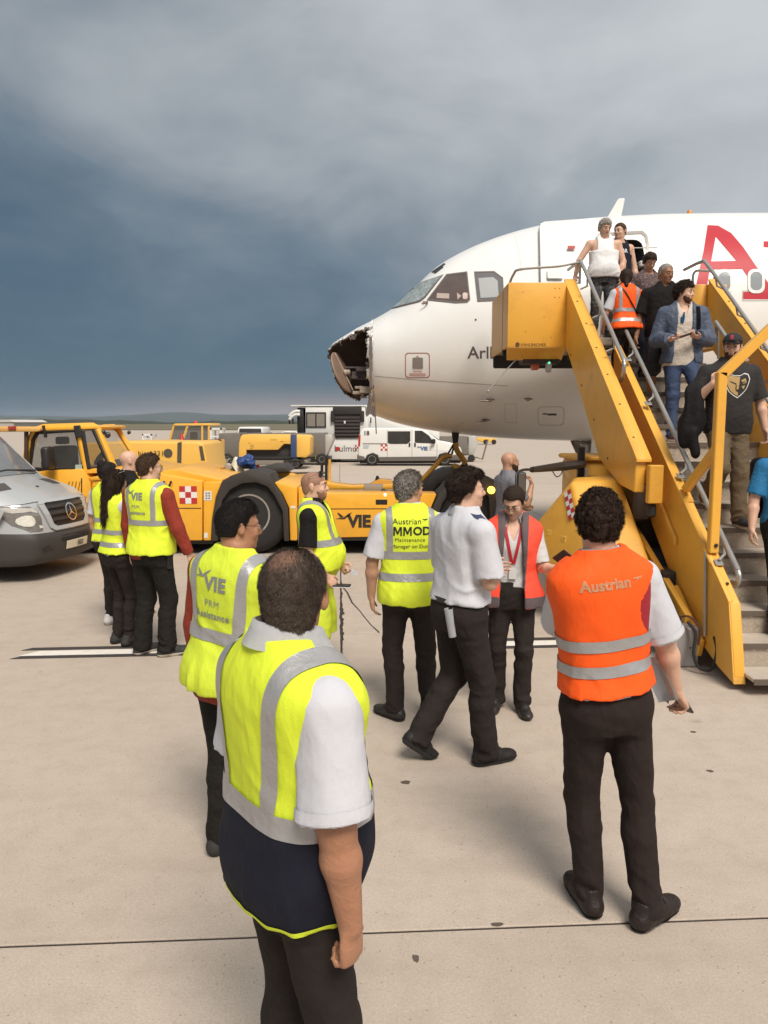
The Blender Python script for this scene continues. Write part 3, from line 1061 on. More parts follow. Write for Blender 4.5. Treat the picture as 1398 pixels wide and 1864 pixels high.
class Fld:
    def __init__(s, lo, hi, vox):
        s.lo = np.asarray(lo, dtype=np.float32); s.v = vox
        n = np.ceil((np.asarray(hi) - s.lo) / vox).astype(int) + 1
        s.n = n
        s.F = np.full(tuple(n), .12, dtype=np.float32)
        s.ax = [s.lo[a] + vox * np.arange(n[a], dtype=np.float32) for a in range(3)]

    def blk(s, lo, hi):
        sl, g = [], []
        for a in range(3):
            i0 = max(0, int((lo[a] - s.lo[a]) / s.v))
            i1 = min(s.n[a], int((hi[a] - s.lo[a]) / s.v) + 2)
            if i1 <= i0:
                return None, None
            sl.append(slice(i0, i1))
            sh = [1, 1, 1]; sh[a] = -1
            g.append(s.ax[a][i0:i1].reshape(sh))
        return tuple(sl), g

    def put(s, sl, d, k, sub=False):
        a = s.F[sl]
        if sub:
            d = -d
            if k > 0:      # smooth maximum
                h = np.clip(.5 + .5 * (a - d) / k, 0, 1)
                s.F[sl] = d * (1 - h) + a * h + k * h * (1 - h)
            else:
                s.F[sl] = np.maximum(a, d)
        elif k > 0:
            h = np.clip(.5 + .5 * (d - a) / k, 0, 1)
            s.F[sl] = d * (1 - h) + a * h - k * h * (1 - h)
        else:
            s.F[sl] = np.minimum(a, d)

    def cone(s, a, b, ra, rb, k=.02, flat=False, sub=False):
        a, b = np.asarray(a, dtype=np.float32), np.asarray(b, dtype=np.float32)
        pad = max(ra, rb) + .05
        sl, g = s.blk(np.minimum(a, b) - pad, np.maximum(a, b) + pad)
        if sl is None:
            return
        ba = b - a
        L = float(np.linalg.norm(ba)) + 1e-9
        x, y, z = g[0] - a[0], g[1] - a[1], g[2] - a[2]
        t = (x * ba[0] + y * ba[1] + z * ba[2]) / (L * L)
        tc = np.maximum(t, 0) if flat else np.clip(t, 0, 1)
        d = np.sqrt((x - tc * ba[0]) ** 2 + (y - tc * ba[1]) ** 2 + (z - tc * ba[2]) ** 2) - (ra + (rb - ra) * tc)
        if flat:
            d = np.maximum(d, (t - 1) * L)
        s.put(sl, d, k, sub)

    def ell(s, c, r, Rt=None, k=.02, sub=False):
        c = np.asarray(c, dtype=np.float32)
        pad = max(r) + .05
        sl, g = s.blk(c - pad, c + pad)
        if sl is None:
            return
        x, y, z = g[0] - c[0], g[1] - c[1], g[2] - c[2]
        if Rt is not None:
            x, y, z = (x * Rt[0, i] + y * Rt[1, i] + z * Rt[2, i] for i in range(3))
        k0 = np.sqrt((x / r[0]) ** 2 + (y / r[1]) ** 2 + (z / r[2]) ** 2) + 1e-6
        k1 = np.sqrt((x / r[0] ** 2) ** 2 + (y / r[1] ** 2) ** 2 + (z / r[2] ** 2) ** 2) + 1e-6
        s.put(sl, k0 * (k0 - 1) / k1, k, sub)

    def local(s, g, o, Rt):
        x, y, z = g[0] - o[0], g[1] - o[1], g[2] - o[2]
        return [x * Rt[0, i] + y * Rt[1, i] + z * Rt[2, i] for i in range(3)]

    def loft(s, o, Rt, tbl, z0=None, z1=None, n=2.4, k=.02):
        """tbl columns z, half width, front depth, back depth, y centre"""
        zt = np.linspace(tbl[0][0], tbl[-1][0], 160)
        T = np.array(tbl, dtype=np.float64)
        cols = []
        ker = np.exp(-.5 * (np.arange(-12, 13) / 4.0) ** 2); ker /= ker.sum()
        for c in range(1, 5):
            v = np.interp(zt, T[:, 0], T[:, c])
            v = np.convolve(np.pad(v, 12, mode='edge'), ker, 'valid')
            cols.append(v)
        z0 = T[0, 0] if z0 is None else z0
        z1 = T[-1, 0] if z1 is None else z1
        rad = max(T[:, 1:4].max(), .1) + .06
        c0, c1 = o + Rt[:, 2] * z0, o + Rt[:, 2] * z1
        sl, g = s.blk(np.minimum(c0, c1) - rad, np.maximum(c0, c1) + rad)
        x, y, z = s.local(g, o, Rt)
        dz = zt[1] - zt[0]
        q = np.clip((z - zt[0]) / dz, 0, len(zt) - 1.001)
        i = q.astype(np.int32); f = (q - i).astype(np.float32)
        a, bf, bb, cy = ((c.astype(np.float32)[i] * (1 - f) + c.astype(np.float32)[i + 1] * f) for c in cols)
        yy = y - cy
        b = np.where(yy > 0, bf, bb)
        d = ((np.abs(x) / a) ** n + (np.abs(yy) / b) ** n + 1e-9) ** (1 / n)
        d = (d - 1) * np.minimum(a, b)
        d = np.maximum(d, np.maximum(z0 - z, z - z1))
        s.put(sl, d, k)

    def cutf(s, fn, o, Rt):
        """keep where fn(x,y,z in frame) <= 0"""
        x, y, z = s.local([s.ax[0].reshape(-1, 1, 1), s.ax[1].reshape(1, -1, 1), s.ax[2].reshape(1, 1, -1)], o, Rt)
        s.F = np.maximum(s.F, fn(x, y, z).astype(np.float32))

    def rough(s, amp, scale, seed=0.0, mask=None, ridge=False, skew=None):
        m = np.abs(s.F) < .045
        ix = np.argwhere(m)
        p = s.lo + ix * s.v
        if skew is not None:
            pq = p @ skew
        else:
            pq = p
        n_ = vnoise(pq.astype(np.float32), scale, seed)
        d = (n_ - .5) * 2 * amp if not ridge else (np.abs(n_ - .5) * 4 - .8) * amp
        if mask is not None:
            d = d * mask(p)
        s.F[m] += d

    def surf(s):
        F = s.F
        F[0], F[-1], F[:, 0], F[:, -1], F[:, :, 0], F[:, :, -1] = (.05,) * 6
        Sg = F < 0
        n = np.array(F.shape) - 1
        cor = [(i, j, k) for i in (0, 1) for j in (0, 1) for k in (0, 1)]
        cnt = np.zeros(tuple(n), dtype=np.int8)
        for (i, j, k) in cor:
            cnt += Sg[i:n[0] + i, j:n[1] + j, k:n[2] + k]
        mk = (cnt > 0) & (cnt < 8)
        cells = np.argwhere(mk)
        idx = np.full(tuple(n), -1, dtype=np.int32)
        idx[mk] = np.arange(len(cells))
        pos = np.zeros((len(cells), 3), dtype=np.float32)
        num = np.zeros(len(cells), dtype=np.float32)
        val = {c: F[cells[:, 0] + c[0], cells[:, 1] + c[1], cells[:, 2] + c[2]] for c in cor}
        for c in cor:
            for a in range(3):
                if c[a]:
                    continue
                e = list(c); e[a] = 1; e = tuple(e)
                fa, fb = val[c], val[e]
                m = (fa < 0) != (fb < 0)
                t = fa[m] / (fa[m] - fb[m])
                p = np.empty((m.sum(), 3), dtype=np.float32); p[:] = c
                p[:, a] += t
                pos[m] += p; num[m] += 1
        V = s.lo + (cells + pos / num[:, None]) * s.v
        Q = []
        for a in range(3):
            b, c = (a + 1) % 3, (a + 2) % 3
            s0 = [slice(None)] * 3; s1 = [slice(None)] * 3
            s0[a] = slice(0, -1); s1[a] = slice(1, None)
            for ax in (b, c):
                s0[ax] = slice(1, -1); s1[ax] = slice(1, -1)
            A_, B_ = Sg[tuple(s0)], Sg[tuple(s1)]
            for inside, flip in ((A_ & ~B_, False), (~A_ & B_, True)):
                e = np.argwhere(inside)
                if not len(e):
                    continue
                e = e.copy(); e[:, b] += 1; e[:, c] += 1
                def at(db, dc):
                    q = e.copy(); q[:, b] += db; q[:, c] += dc
                    return idx[q[:, 0], q[:, 1], q[:, 2]]
                q = np.stack([at(-1, -1), at(0, -1), at(0, 0), at(-1, 0)], 1)
                Q.append(q[:, ::-1] if flip else q)
        return V, np.concatenate(Q)

    def mesh(s, name, mat, smooth_it=1):
        V, Q = s.surf()
        # light Laplacian smoothing removes grid stepping
        for _ in range(smooth_it):
            acc = np.zeros_like(V); w = np.zeros(len(V), dtype=np.float32)
            for i in range(4):
                np.add.at(acc, Q[:, i], V[Q[:, (i + 1) % 4]] + V[Q[:, (i + 3) % 4]])
                w += np.bincount(Q[:, i], minlength=len(V)) * 2
            V = V * .4 + .6 * acc / np.maximum(w, 1)[:, None]
        return np_mesh(name, V, Q, mat)


MAN = [(.78, .14, .08, .09, 0), (.84, .160, .098, .118, 0), (.90, .170, .106, .128, 0), (.96, .168, .108, .122, 0), (1.02, .160, .108, .104, 0),
       (1.10, .154, .108, .092, 0), (1.20, .160, .115, .096, 0), (1.30, .172, .122, .106, 0), (1.38, .182, .114, .110, 0),
       (1.42, .186, .098, .104, 0), (1.45, .168, .080, .094, 0), (1.475, .128, .066, .082, 0), (1.50, .085, .058, .070, 0),
       (1.53, .060, .054, .062, 0), (1.56, .054, .050, .058, 0)]
WOM = [(.78, .14, .08, .09, 0), (.84, .166, .098, .124, 0), (.90, .176, .106, .134, 0), (.96, .168, .106, .122, 0), (1.02, .150, .100, .100, 0),
       (1.10, .134, .098, .086, 0), (1.20, .142, .115, .090, 0), (1.28, .150, .138, .096, 0), (1.36, .156, .116, .100, 0),
       (1.42, .160, .092, .096, 0), (1.45, .145, .074, .086, 0), (1.475, .110, .060, .074, 0), (1.50, .072, .052, .062, 0),
       (1.53, .052, .048, .054, 0), (1.56, .047, .044, .050, 0)]


class Rig:
    """joints of a posed figure in its own frame: x right, y forward, z up"""
    def __init__(s, H=1.75, fem=False, lean=0, side=0, twist=0, pel=(0, 0, 0), pyaw=0, feet=None, arms=None, head=(0, 0, 0),
                 belly=0.0, wide=1.0, hs=1.0, arm=1.0, leg=1.0):
        k = H / 1.75
        s.k, s.fem, s.H = k, fem, H
        s.am = (.86 if fem else 1.0) * arm
        s.lm = (.93 if fem else 1.0) * leg
        s.feet = feet or [(-.11, 0, 0, 9, 0), (.11, 0, 0, -9, 0)]
        s.Rp = Rm('Z', pyaw)
        L1, L2 = .43 * k, .425 * k
        hipx = .088 * k
        pz = .925 * k + pel[2]
        s.FR = []
        for i, f in enumerate(s.feet):
            Rf = Rm('Z', f[3]) @ Rm('X', -f[4] if len(f) > 4 else 0)
            o = A3(*f[:3])
            ank = o + Rf @ A3(0, 0, .078 * k)
            s.FR.append((o, Rf, ank))
            hip = A3(pel[0], pel[1], 0) + s.Rp @ A3(hipx * (2 * i - 1), 0, 0)
            dh = np.linalg.norm((ank - hip)[:2])
            mx = .996 * (L1 + L2)
            if dh < mx:
                pz = min(pz, ank[2] + math.sqrt(mx * mx - dh * dh))
        s.pel = A3(pel[0], pel[1], pz)
        s.legs = []
        for i in (0, 1):
            o, Rf, ank = s.FR[i]
            hip = s.pel + s.Rp @ A3(hipx * (2 * i - 1), 0, 0)
            d = ank - hip
            D = min(float(np.linalg.norm(d)), .999 * (L1 + L2))
            u = unit(d)
            fw = unit(Rf @ A3(0, 1, 0) * A3(1, 1, 0) + s.Rp @ A3(0, 1, 0))
            pole = unit(fw - u * float(fw @ u))
            a = (L1 * L1 - L2 * L2 + D * D) / (2 * D)
            h = math.sqrt(max(L1 * L1 - a * a, 0))
            s.legs.append((hip, hip + u * a + pole * h, ank))
        s.Rt = Rm('Z', twist) @ Rm('X', -lean) @ Rm('Y', side)
        s.o = s.pel - s.Rt @ A3(0, 0, .92 * k)       # origin so torso z is height
        shx = (.160 if fem else .182) * wide
        s.wide = wide
        T = [list(r) for r in (WOM if fem else MAN)]
        for r in T:
            r[1] *= 1 + (wide - 1) * (1 if r[0] > .9 else .6)
            g = math.exp(-((r[0] - 1.06) / .15) ** 2)
            r[2] += belly * g
            r[3] += belly * .12 * g
            r[1] += belly * .28 * g
        s.tbl = [[c * k for c in r] for r in T]
        arms = arms or [None, None]
        s.sh = []
        for i in (0, 1):
            o = (arms[i] or {}).get('so', (0, 0, 0))
            s.sh.append(s.T((2 * i - 1) * shx + o[0], -.012 + o[1], 1.408 + o[2]))
        s.arms = []
        for i in (0, 1):
            sg = 2 * i - 1
            a = arms[i] or dict()
            up = unit(a.get('up', (sg * .16, -.03, -1)))
            fo = unit(a.get('fo', (sg * .06, .16, -1)))
            ha = unit(a.get('ha', fo))
            pn = np.asarray(a.get('pn', (-sg, .15, 0)), dtype=np.float32)
            pn = unit(pn - ha * float(pn @ ha))
            el = s.sh[i] + up * .29 * k
            wr = el + fo * .25 * k
            s.arms.append((s.sh[i], el, wr, ha, pn, a.get('curl', .35), a.get('th', .3)))
        s.Rh = Rm('Z', twist) @ Rm('Z', head[0]) @ Rm('X', -head[1]) @ Rm('Y', head[2])
        s.hk = (k ** .4) * hs * (.96 if fem else 1.0)
        s.nb = s.T(0, -.006, 1.50)
        Rn = Rm('Z', twist) @ Rm('X', -(head[1] * .5 + lean * .5))
        s.hc = s.nb + Rn @ A3(0, .022, .135) * k

    def T(s, x, y, z):
        """torso point at 1.75 m scale"""
        return s.o + s.Rt @ (A3(x, y, z) * s.k)

    def Hd(s, x, y, z):
        return s.hc + s.Rh @ (A3(x, y, z) * s.hk)

    def tab(s, off, zt=0.0, flare=None, n=None):
        out = []
        for r in s.tbl:
            z = r[0]
            e = off
            if flare and z < flare[0] * s.k:
                e += flare[1] * min(1, (flare[0] * s.k - z) / (.25 * s.k))
            out.append([z + (zt if z > 1.40 * s.k else 0), r[1] + e, r[2] + e, r[3] + e, r[4]])
        return out

    def bounds(s, pad=.1):
        P = [s.pel, s.hc, *s.sh]
        for l in s.legs:
            P += list(l)
        for o, Rf, a in s.FR:
            P += [o, o + Rf @ A3(0, .2, 0), o + Rf @ A3(0, -.08, 0)]
        for a in s.arms:
            P += [a[1], a[2], a[2] + a[3] * .19 * s.k]
        P = np.array(P)
        return P.min(0) - pad - A3(.06, .06, 0), P.max(0) + pad + A3(.06, .06, .06)


def add_head(F, r, grow=0.0, face=True, ears=True):
    h, Rh, k = r.Hd, r.Rh, r.hk
    f = .94 if r.fem else 1.0
    F.ell(h(0, -.014, .030), [(v + grow) * k for v in (.076, .096, .084)], Rh, .02)
    F.ell(h(0, .024, -.040), [(v * f + grow) * k for v in (.059, .066, .070)], Rh, .03)
    F.ell(h(0, .040, -.083), [(v * f + grow) * k for v in (.040, .042, .031)], Rh, .03)
    F.cone(h(0, -.022, -.045), r.nb - r.Rt @ A3(0, .0, .03), (.052 if r.fem else .060) * k + grow, (.054 if r.fem else .066) * k + grow, .03)
    if not face:
        return
    F.ell(h(0, .070, .024), [.048 * k, .022 * k, .014 * k], Rh, .015)
    for sx in (-1, 1):
        F.ell(h(sx * .031, .099, .003), [.019 * k, .013 * k, .012 * k], Rh, .012, sub=True)
        F.ell(h(sx * .031, .080, .002), [.0135 * k] * 3, Rh, .003)
        F.ell(h(sx * .036, .066, -.030), [.022 * k, .02 * k, .02 * k], Rh, .02)
        if ears:
            F.ell(h(sx * .079, -.012, -.004), [.009 * k, .019 * k, .032 * k], Rh @ Rm('Z', sx * -22) @ Rm('X', 10), .010)
            F.ell(h(sx * .089, -.010, .000), [.005 * k, .009 * k, .016 * k], Rh @ Rm('Z', sx * -22), .006, sub=True)
    F.cone(h(0, .086, .010), h(0, .106, -.026), .009 * k, .0135 * k, .012)
    F.ell(h(0, .093, -.032), [.019 * k, .013 * k, .010 * k], Rh, .010)
    F.ell(h(0, .084, -.056), [.024 * k, .012 * k, .007 * k], Rh, .008)
    F.ell(h(0, .082, -.068), [.021 * k, .012 * k, .008 * k], Rh, .008)
    F.ell(h(0, .097, -.0615), [.026 * k, .006 * k, .0022 * k], Rh, .004, sub=True)
    F.ell(h(0, .074, -.096), [.020 * k, .018 * k, .016 * k], Rh, .015)


def add_hand(F, w, d, n, right, curl, th, k, am):
    t = np.cross(d, n) * (1 if right else -1)
    Rh = np.stack([t, d, n], 1).astype(np.float32)
    k = k * (.93 if am < .95 else 1.0)
    F.ell(w + d * .048 * k, [.041 * k, .058 * k, .018 * k], Rh, .015)
    for j, (off, ln, rr) in enumerate(((.030, .072, .0092), (.010, .080, .0095), (-.011, .074, .0090), (-.030, .058, .0080))):
        p = w + d * (.090 - abs(off - .005) * .12) * k + t * off * k
        F.cone(w + d * .045 * k + t * off * .7 * k, p, .011 * k, .0105 * k, .010)
        a = 0.0
        for q, fr in enumerate((.46, .30, .24)):
            a += R((58, 72, 48)[q]) * curl * (1 + .10 * j)
            dd = d * math.cos(a) + n * math.sin(a) + t * off * 1.2 * (1 - curl)
            e = p + unit(dd) * ln * fr * k
            F.cone(p, e, rr * k * (1 - .08 * q), rr * k * (.93 - .08 * q), .003)
            p = e
    p = w + d * .022 * k + t * .026 * k + n * .006 * k
    d1 = unit(t * .80 + d * .75 + n * .25)
    e = p + d1 * .042 * k
    F.cone(p, e, .014 * k, .0115 * k, .012)
    d2 = unit(d * .95 + t * (.45 - .75 * th) + n * (.2 + .6 * th))
    e2 = e + d2 * .030 * k
    F.cone(e, e2, .0115 * k, .0100 * k, .004)
    F.cone(e2, e2 + unit(d * .9 + t * (.2 - .8 * th) + n * (.25 + .7 * th)) * .024 * k, .0100 * k, .0082 * k, .004)


def make_body(r, vox, skin, bare=False):
    lo, hi = r.bounds(.10)
    F = Fld(lo, hi, vox)
    k, am, lm = r.k, r.am * r.k, r.lm * r.k * (1 if bare else .86)
    F.loft(r.o, r.Rt, r.tab(-.012 * k), .90 * k, 1.55 * k)
    for i in (0, 1):
        hip, kn, an = r.legs[i]
        o, Rf, _ = r.FR[i]
        F.cone(hip, kn, .086 * lm, .056 * lm, .03)
        c = kn + (an - kn) * .28 - Rf @ A3(0, .012, 0)
        F.cone(kn, c, .054 * lm, .056 * lm, .03)
        F.cone(c, an, .056 * lm, .036 * lm, .03)
        F.cone(an, o + Rf @ A3(0, .10, .04) * k, .036 * k, .030 * k, .02)
        sh, el, wr, ha, pn, cu, th = r.arms[i]
        F.ell(sh + A3(0, 0, -.008), [.050 * am] * 3, None, .04)
        F.cone(sh, el, .051 * am, .041 * am, .02)
        mid = el + (wr - el) * .30
        F.cone(el, mid, .039 * am, .0435 * am, .02)
        F.cone(mid, wr, .0435 * am, .0275 * am, .02)
        add_hand(F, wr, ha, pn, i == 1, cu, th, k, r.am)
    add_head(F, r)
    me = F.mesh('body', skin)
    return me


def make_trousers(r, vox, mat, off=.012, slim=1.0, shorts=None, hem=.055, wr=.0048, seed=0.0, waist=1.03, flare=0.0):
    k, lm = r.k, r.lm * r.k
    P = np.array([p for l in r.legs for p in l])
    F = Fld(P.min(0) - .2, P.max(0) + A3(.2, .2, .28), vox)
    F.loft(r.pel - r.Rp @ A3(0, 0, .92 * k), r.Rp, [[q[0], q[1] * (.90 if q[0] < .87 * k else 1), q[2], q[3] * (.94 if q[0] < .87 * k else 1), q[4]] for q in r.tab(off)], .815 * k, waist * k, k=.0)
    for i in (0, 1):
        hip, kn, an = r.legs[i]
        o, Rf, _ = r.FR[i]
        a = hip + A3(0, 0, -.03)
        F.cone(a, kn, .094 * lm * (.5 + .5 * slim) + .002, .069 * lm * slim, .045)
        if shorts is not None:
            e = kn + (an - kn) * shorts
            F.cone(kn + (a - kn) * .3, e, .078 * lm * slim, .083 * lm * slim, .02, flat=True)
        else:
            ee = an + unit(an - kn) * (.078 * k - hem)
            c = kn + (an - kn) * .3 - Rf @ A3(0, .012, 0)
            F.cone(kn, c, .069 * lm * slim, .067 * lm * slim, .02)
            F.cone(c, ee, .067 * lm * slim, (.058 + flare) * lm * slim, .02, flat=True)
    if shorts is not None:
        kz = min(l[1][2] for l in r.legs) - .2
    kz = [l[1][2] for l in r.legs]
    z0 = min(l[2][2] for l in r.legs)
    def msk(p):
        z = p[:, 2]
        return .35 + .9 * np.exp(-((z - np.mean(kz)) / (.13)) ** 2) + 2.1 * np.exp(-((z - z0 - .03) / .11) ** 2) + .4 * np.exp(-((z - r.pel[2] + .08) / .08) ** 2)
    F.rough(wr * 1.1, (.11, .11, .045), seed, msk, True, Rm('X', 22) @ Rm('Y', 18))
    F.rough(wr * .9, (.14, .14, .30), seed + 3, None, True)
    return F.mesh('trousers', mat)


def make_top(r, vox, mat, off=.011, hem=.98, sleeve=.72, srad=1.0, name='shirt', wr=.003, seed=1.0, flare=None, neck=(.066, .070), vneck=0.0,
             long_=False, openf=None, cuff=1.0, tank=False, zt=.008, n=2.4, shw=0.0):
    """shirt / tee / jacket / waistcoat; sleeve = share of the upper arm, long_ = share of the forearm"""
    k, am = r.k, r.am * r.k
    P = [r.T(-.30, 0, hem), r.T(.30, 0, hem), r.T(0, -.25, 1.2), r.T(0, .3, 1.2), r.T(0, 0, 1.60), r.T(.25, .1, 1.48), r.T(-.25, .1, 1.48)]
    if sleeve or long_:
        for a in r.arms:
            P += [a[1]] + ([a[2]] if long_ else [])
    P = np.array(P)
    F = Fld(P.min(0) - .10, P.max(0) + .10, vox)
    tb = r.tab(off * k, zt * k, flare)
    if name == 'vest' and not shw:
        shw = .016
    for q in tb:
        if 1.34 * k < q[0] < 1.475 * k:
            q[1] += shw * k
    F.loft(r.o, r.Rt, tb, hem * k, 1.545 * k, n=n)
    if tank:
        F.cutf(lambda x, y, z: np.minimum(np.minimum((np.abs(x) - .118 * k), (z - 1.29 * k)), .05), r.o, r.Rt)
    if sleeve or long_:
        for i in (0, 1):
            sh, el, wr_, ha, pn, cu, th = r.arms[i]
            F.ell(sh + A3(0, 0, -.010), [.050 * am + off * k * .9] * 3, None, .04)
            if long_:
                F.cone(sh, el, (.053 * am + off * k) * srad, (.045 * am + off * k) * srad, .025)
                e = el + (wr_ - el) * long_
                F.cone(el, e, (.046 * am + off * k) * srad, (.033 * am + off * k) * srad * cuff, .02, flat=True)
            else:
                e = sh + (el - sh) * sleeve
                F.cone(sh, e, (.050 * am + off * k), (.047 * am + off * k * 1.2) * srad, .025, flat=True)
    # neck opening
    nb = r.o
    def nk(x, y, z):
        q = np.sqrt((x / (neck[0] * k)) ** 2 + ((y - .012 * k) / (neck[1] * k)) ** 2)
        hole = np.minimum((1 - q) * .06, z - 1.455 * k)
        if vneck:
            w = np.abs(x) - np.maximum(0, (z / k - (1.46 - vneck))) * .45 * k
            hole = np.maximum(hole, np.minimum(np.minimum(-w, y - .01), z - 1.0 * k))
        if openf:
            w = np.interp(z / k, [q_[0] for q_ in openf], [q_[1] for q_ in openf]).astype(np.float32) * k - np.abs(x)
            hole = np.maximum(hole, np.minimum(w, y - .0))
        return hole
    F.cutf(nk, r.o, r.Rt)
    F.rough(wr, (.15, .15, .055), seed, lambda p: .35 + .9 * np.exp(-((((p - r.o) @ r.Rt[:, 2]) - 1.08 * k) / .12) ** 2), True, Rm('Y', 28) @ Rm('X', 20))
    F.rough(wr * .9, (.10, .10, .34), seed + 7, None, True, Rm('Y', -14))
    F.rough(wr * .5, (.22, .22, .22), seed + 9)
    if name == 'vest':      # loose hem: drape folds that deepen downwards
        F.rough(.0075, (.075, .075, .6), seed + 13, lambda p: np.clip((1.25 * k - (p - r.o) @ r.Rt[:, 2]) / (.45 * k), 0, 1) * (np.abs((p - r.o) @ r.Rt[:, 0]) < .26), True, Rm('Y', 6))
    return F.mesh(name, mat)


def sleeve_hem(p, me, ob, i, mat, w=.026, sleeve=.85):
    """turned-up strip at the end of a short sleeve"""
    r = p.r
    sh, el = r.arms[i][0], r.arms[i][1]
    d = unit(el - sh)
    e = sh + (el - sh) * sleeve
    out = Vector(r.Rt[:, 0]) * (2 * i - 1)
    m = slice_mesh(me, [(e - d * w, Vector(d)), (e - d * .0015, -Vector(d)), (sh, out)], .0035, 'sleeve_hem', mat)
    if m:
        link('sleeve_hem', m, ob)


def make_shoe(r, i, vox, mat, boot=.0, fat=1.0):
    o, Rf, an = r.FR[i]
    k = r.k
    def p(x, y, z):
        return o + Rf @ (A3(x, y, z) * k)
    P = np.array([p(-.08, -.12, -.01), p(.08, .24, .16 + boot), p(.08, -.12, -.01), p(-.08, .24, .16 + boot), p(0, 0, .2 + boot)])
    F = Fld(P.min(0) - .05, P.max(0) + .05, vox)
    Ro = Rf
    F.cone(p(0, -.045, .040), p(0, .08, .036), .043 * k * fat, .046 * k * fat, .01)
    F.ell(p(.004 * (1 - 2 * i), .135, .034), [.049 * k * fat, .078 * k, .036 * k * fat], Ro, .02)
    F.cone(p(0, -.03, .05), p(0, -.02, .115 + boot), .045 * k * fat, .043 * k * fat, .02, flat=True)
    F.cone(p(0, .01, .085), p(0, .08, .060), .034 * k, .034 * k, .02)
    F.cutf(lambda x, y, z: -z, o, Rf)
    # welt: sole edge stands slightly proud
    me = F.mesh('shoe', mat, 1)
    return me


def slice_mesh(me, planes, off, name, mat, faces_smooth=True):
    """part of a mesh between planes [(point, normal)] (kept on the normal's side), lifted off along its normals"""
    bm = bmesh.new(); bm.from_mesh(me)
    for co, no in planes:
        bmesh.ops.bisect_plane(bm, geom=bm.verts[:] + bm.edges[:] + bm.faces[:], plane_co=Vector(co), plane_no=Vector(no), clear_inner=True)
    bm.normal_update()
    for v in bm.verts:
        v.co += v.normal * off
    m2 = bpy.data.meshes.new(name)
    bm.to_mesh(m2); bm.free()
    if not len(m2.polygons):
        return None
    m2.materials.clear(); m2.materials.append(mat)
    m2.shade_smooth()
    return m2


def make_hair(r, vox, mat, t=.012, front=.062, side=.02, nape=-.075, amp=.004, sc=.03, extra=(), name='hair', seed=0.0, temple=.035, top=0.0, back=0.0, neckin=False):
    h, Rh, k = r.Hd, r.Rh, r.hk
    pts = [r.hc] + [h(*e[1]) for e in extra] + [h(*e[2]) for e in extra if e[0] == 'c']
    P = np.array(pts)
    F = Fld(P.min(0) - .19, P.max(0) + .19, vox)
    F.ell(h(0, -.014, .030), [(v + t) * k for v in (.076, .096, .084)], Rh, .0)
    if top:
        F.ell(h(0, .012, .075), [.062 * k, .075 * k, (.045 + top) * k], Rh, .03)
    F.ell(h(0, -.038, -.025), [(v + t * .7) * k for v in (.064, .062, .065)], Rh, .02)
    if neckin:
        F.cone(h(0, -.03, -.05), h(0, -.035, -.11), (.055 + t * .6) * k, .05 * k, .02)
    F.rough(amp, (sc, sc, sc), seed)
    F.rough(amp * .6, (sc * .4, sc * .4, sc * .4), seed + 4)
    yy = np.array([-.2, -.055, -.035, -.012, .004, .028, .040, .062, .2]) * k
    zz = np.array([nape, nape, -.048, side - .03, side - .045, side + .0, temple, front, front + .008]) * k
    def cut(x, y, z):
        lim = np.interp(y, yy, zz).astype(np.float32)
        return (lim + np.abs(x) * .10 - z) * .75
    F.cutf(cut, r.hc, Rh)
    for e in extra:
        if e[0] == 'c':
            F.cone(h(*e[1]), h(*e[2]), e[3] * k, e[4] * k, .015)
        else:
            F.ell(h(*e[1]), [v * k for v in e[2]], Rh, .012)
    if extra:
        F.rough(amp, (sc * .8, sc * .8, sc * 1.6), seed + 9)
    return F.mesh(name, mat)


def make_beard(r, vox, mat, t=.006, top=-.03, seed=0.0):
    h, Rh, k = r.Hd, r.Rh, r.hk
    F = Fld(r.hc - .16, r.hc + .16, vox)
    F.ell(h(0, .024, -.040), [(v + t) * k for v in (.059, .066, .070)], Rh, .0)
    F.ell(h(0, .044, -.088), [(v + t * 1.3) * k for v in (.040, .042, .031)], Rh, .03)
    F.rough(.002, .02, seed)
    def cut(x, y, z):
        z, y = z / k, y / k
        g = np.maximum(z - (top - .012 + np.maximum(0, .06 - y) * .5), -.02 - y + .0)       # upper edge rises to the sideburn
        m = np.minimum(.024 - np.abs(x / k), np.minimum(z + .073, y - .05))           # mouth
        return np.maximum(g, m) * .8
    F.cutf(cut, r.hc, Rh)
    return F.mesh('beard', mat)


def collar_mesh(r, mat, gap=28, h=.036, spread=1.0, fold=True, grow=0.0, name='collar', tall=0.0):
    k = r.k
    b = B()
    rows = []
    prof = [(.062, .000, 1.475), (.0605, .0, 1.512 + tall), (.063, 0, 1.528 + tall), (.069, 0, 1.526 + tall)]
    if fold:
        prof += [(.078, 0, 1.505 + tall), (.088 * spread, 0, 1.482 + tall - (h - .036))]
    for (rr, _, z) in prof:
        row = []
        for j in range(33):
            a = R(90 + gap + (360 - 2 * gap) * j / 32)
            fr = max(0, math.sin(a))
            dz = -.030 * fr ** 2 + .010 * max(0, -math.sin(a))
            row.append(Vector(r.T((rr + grow) * math.cos(a), -.004 + (rr + grow) * 1.06 * math.sin(a) + .012 * fr, z + dz)))
        rows.append(row)
    b.quads(rows)
    bmesh.ops.solidify(b.bm, geom=b.bm.faces[:], thickness=.003)
    bmesh.ops.recalc_face_normals(b.bm, faces=b.bm.faces[:])
    return b.mesh(name, mat, True, 60)


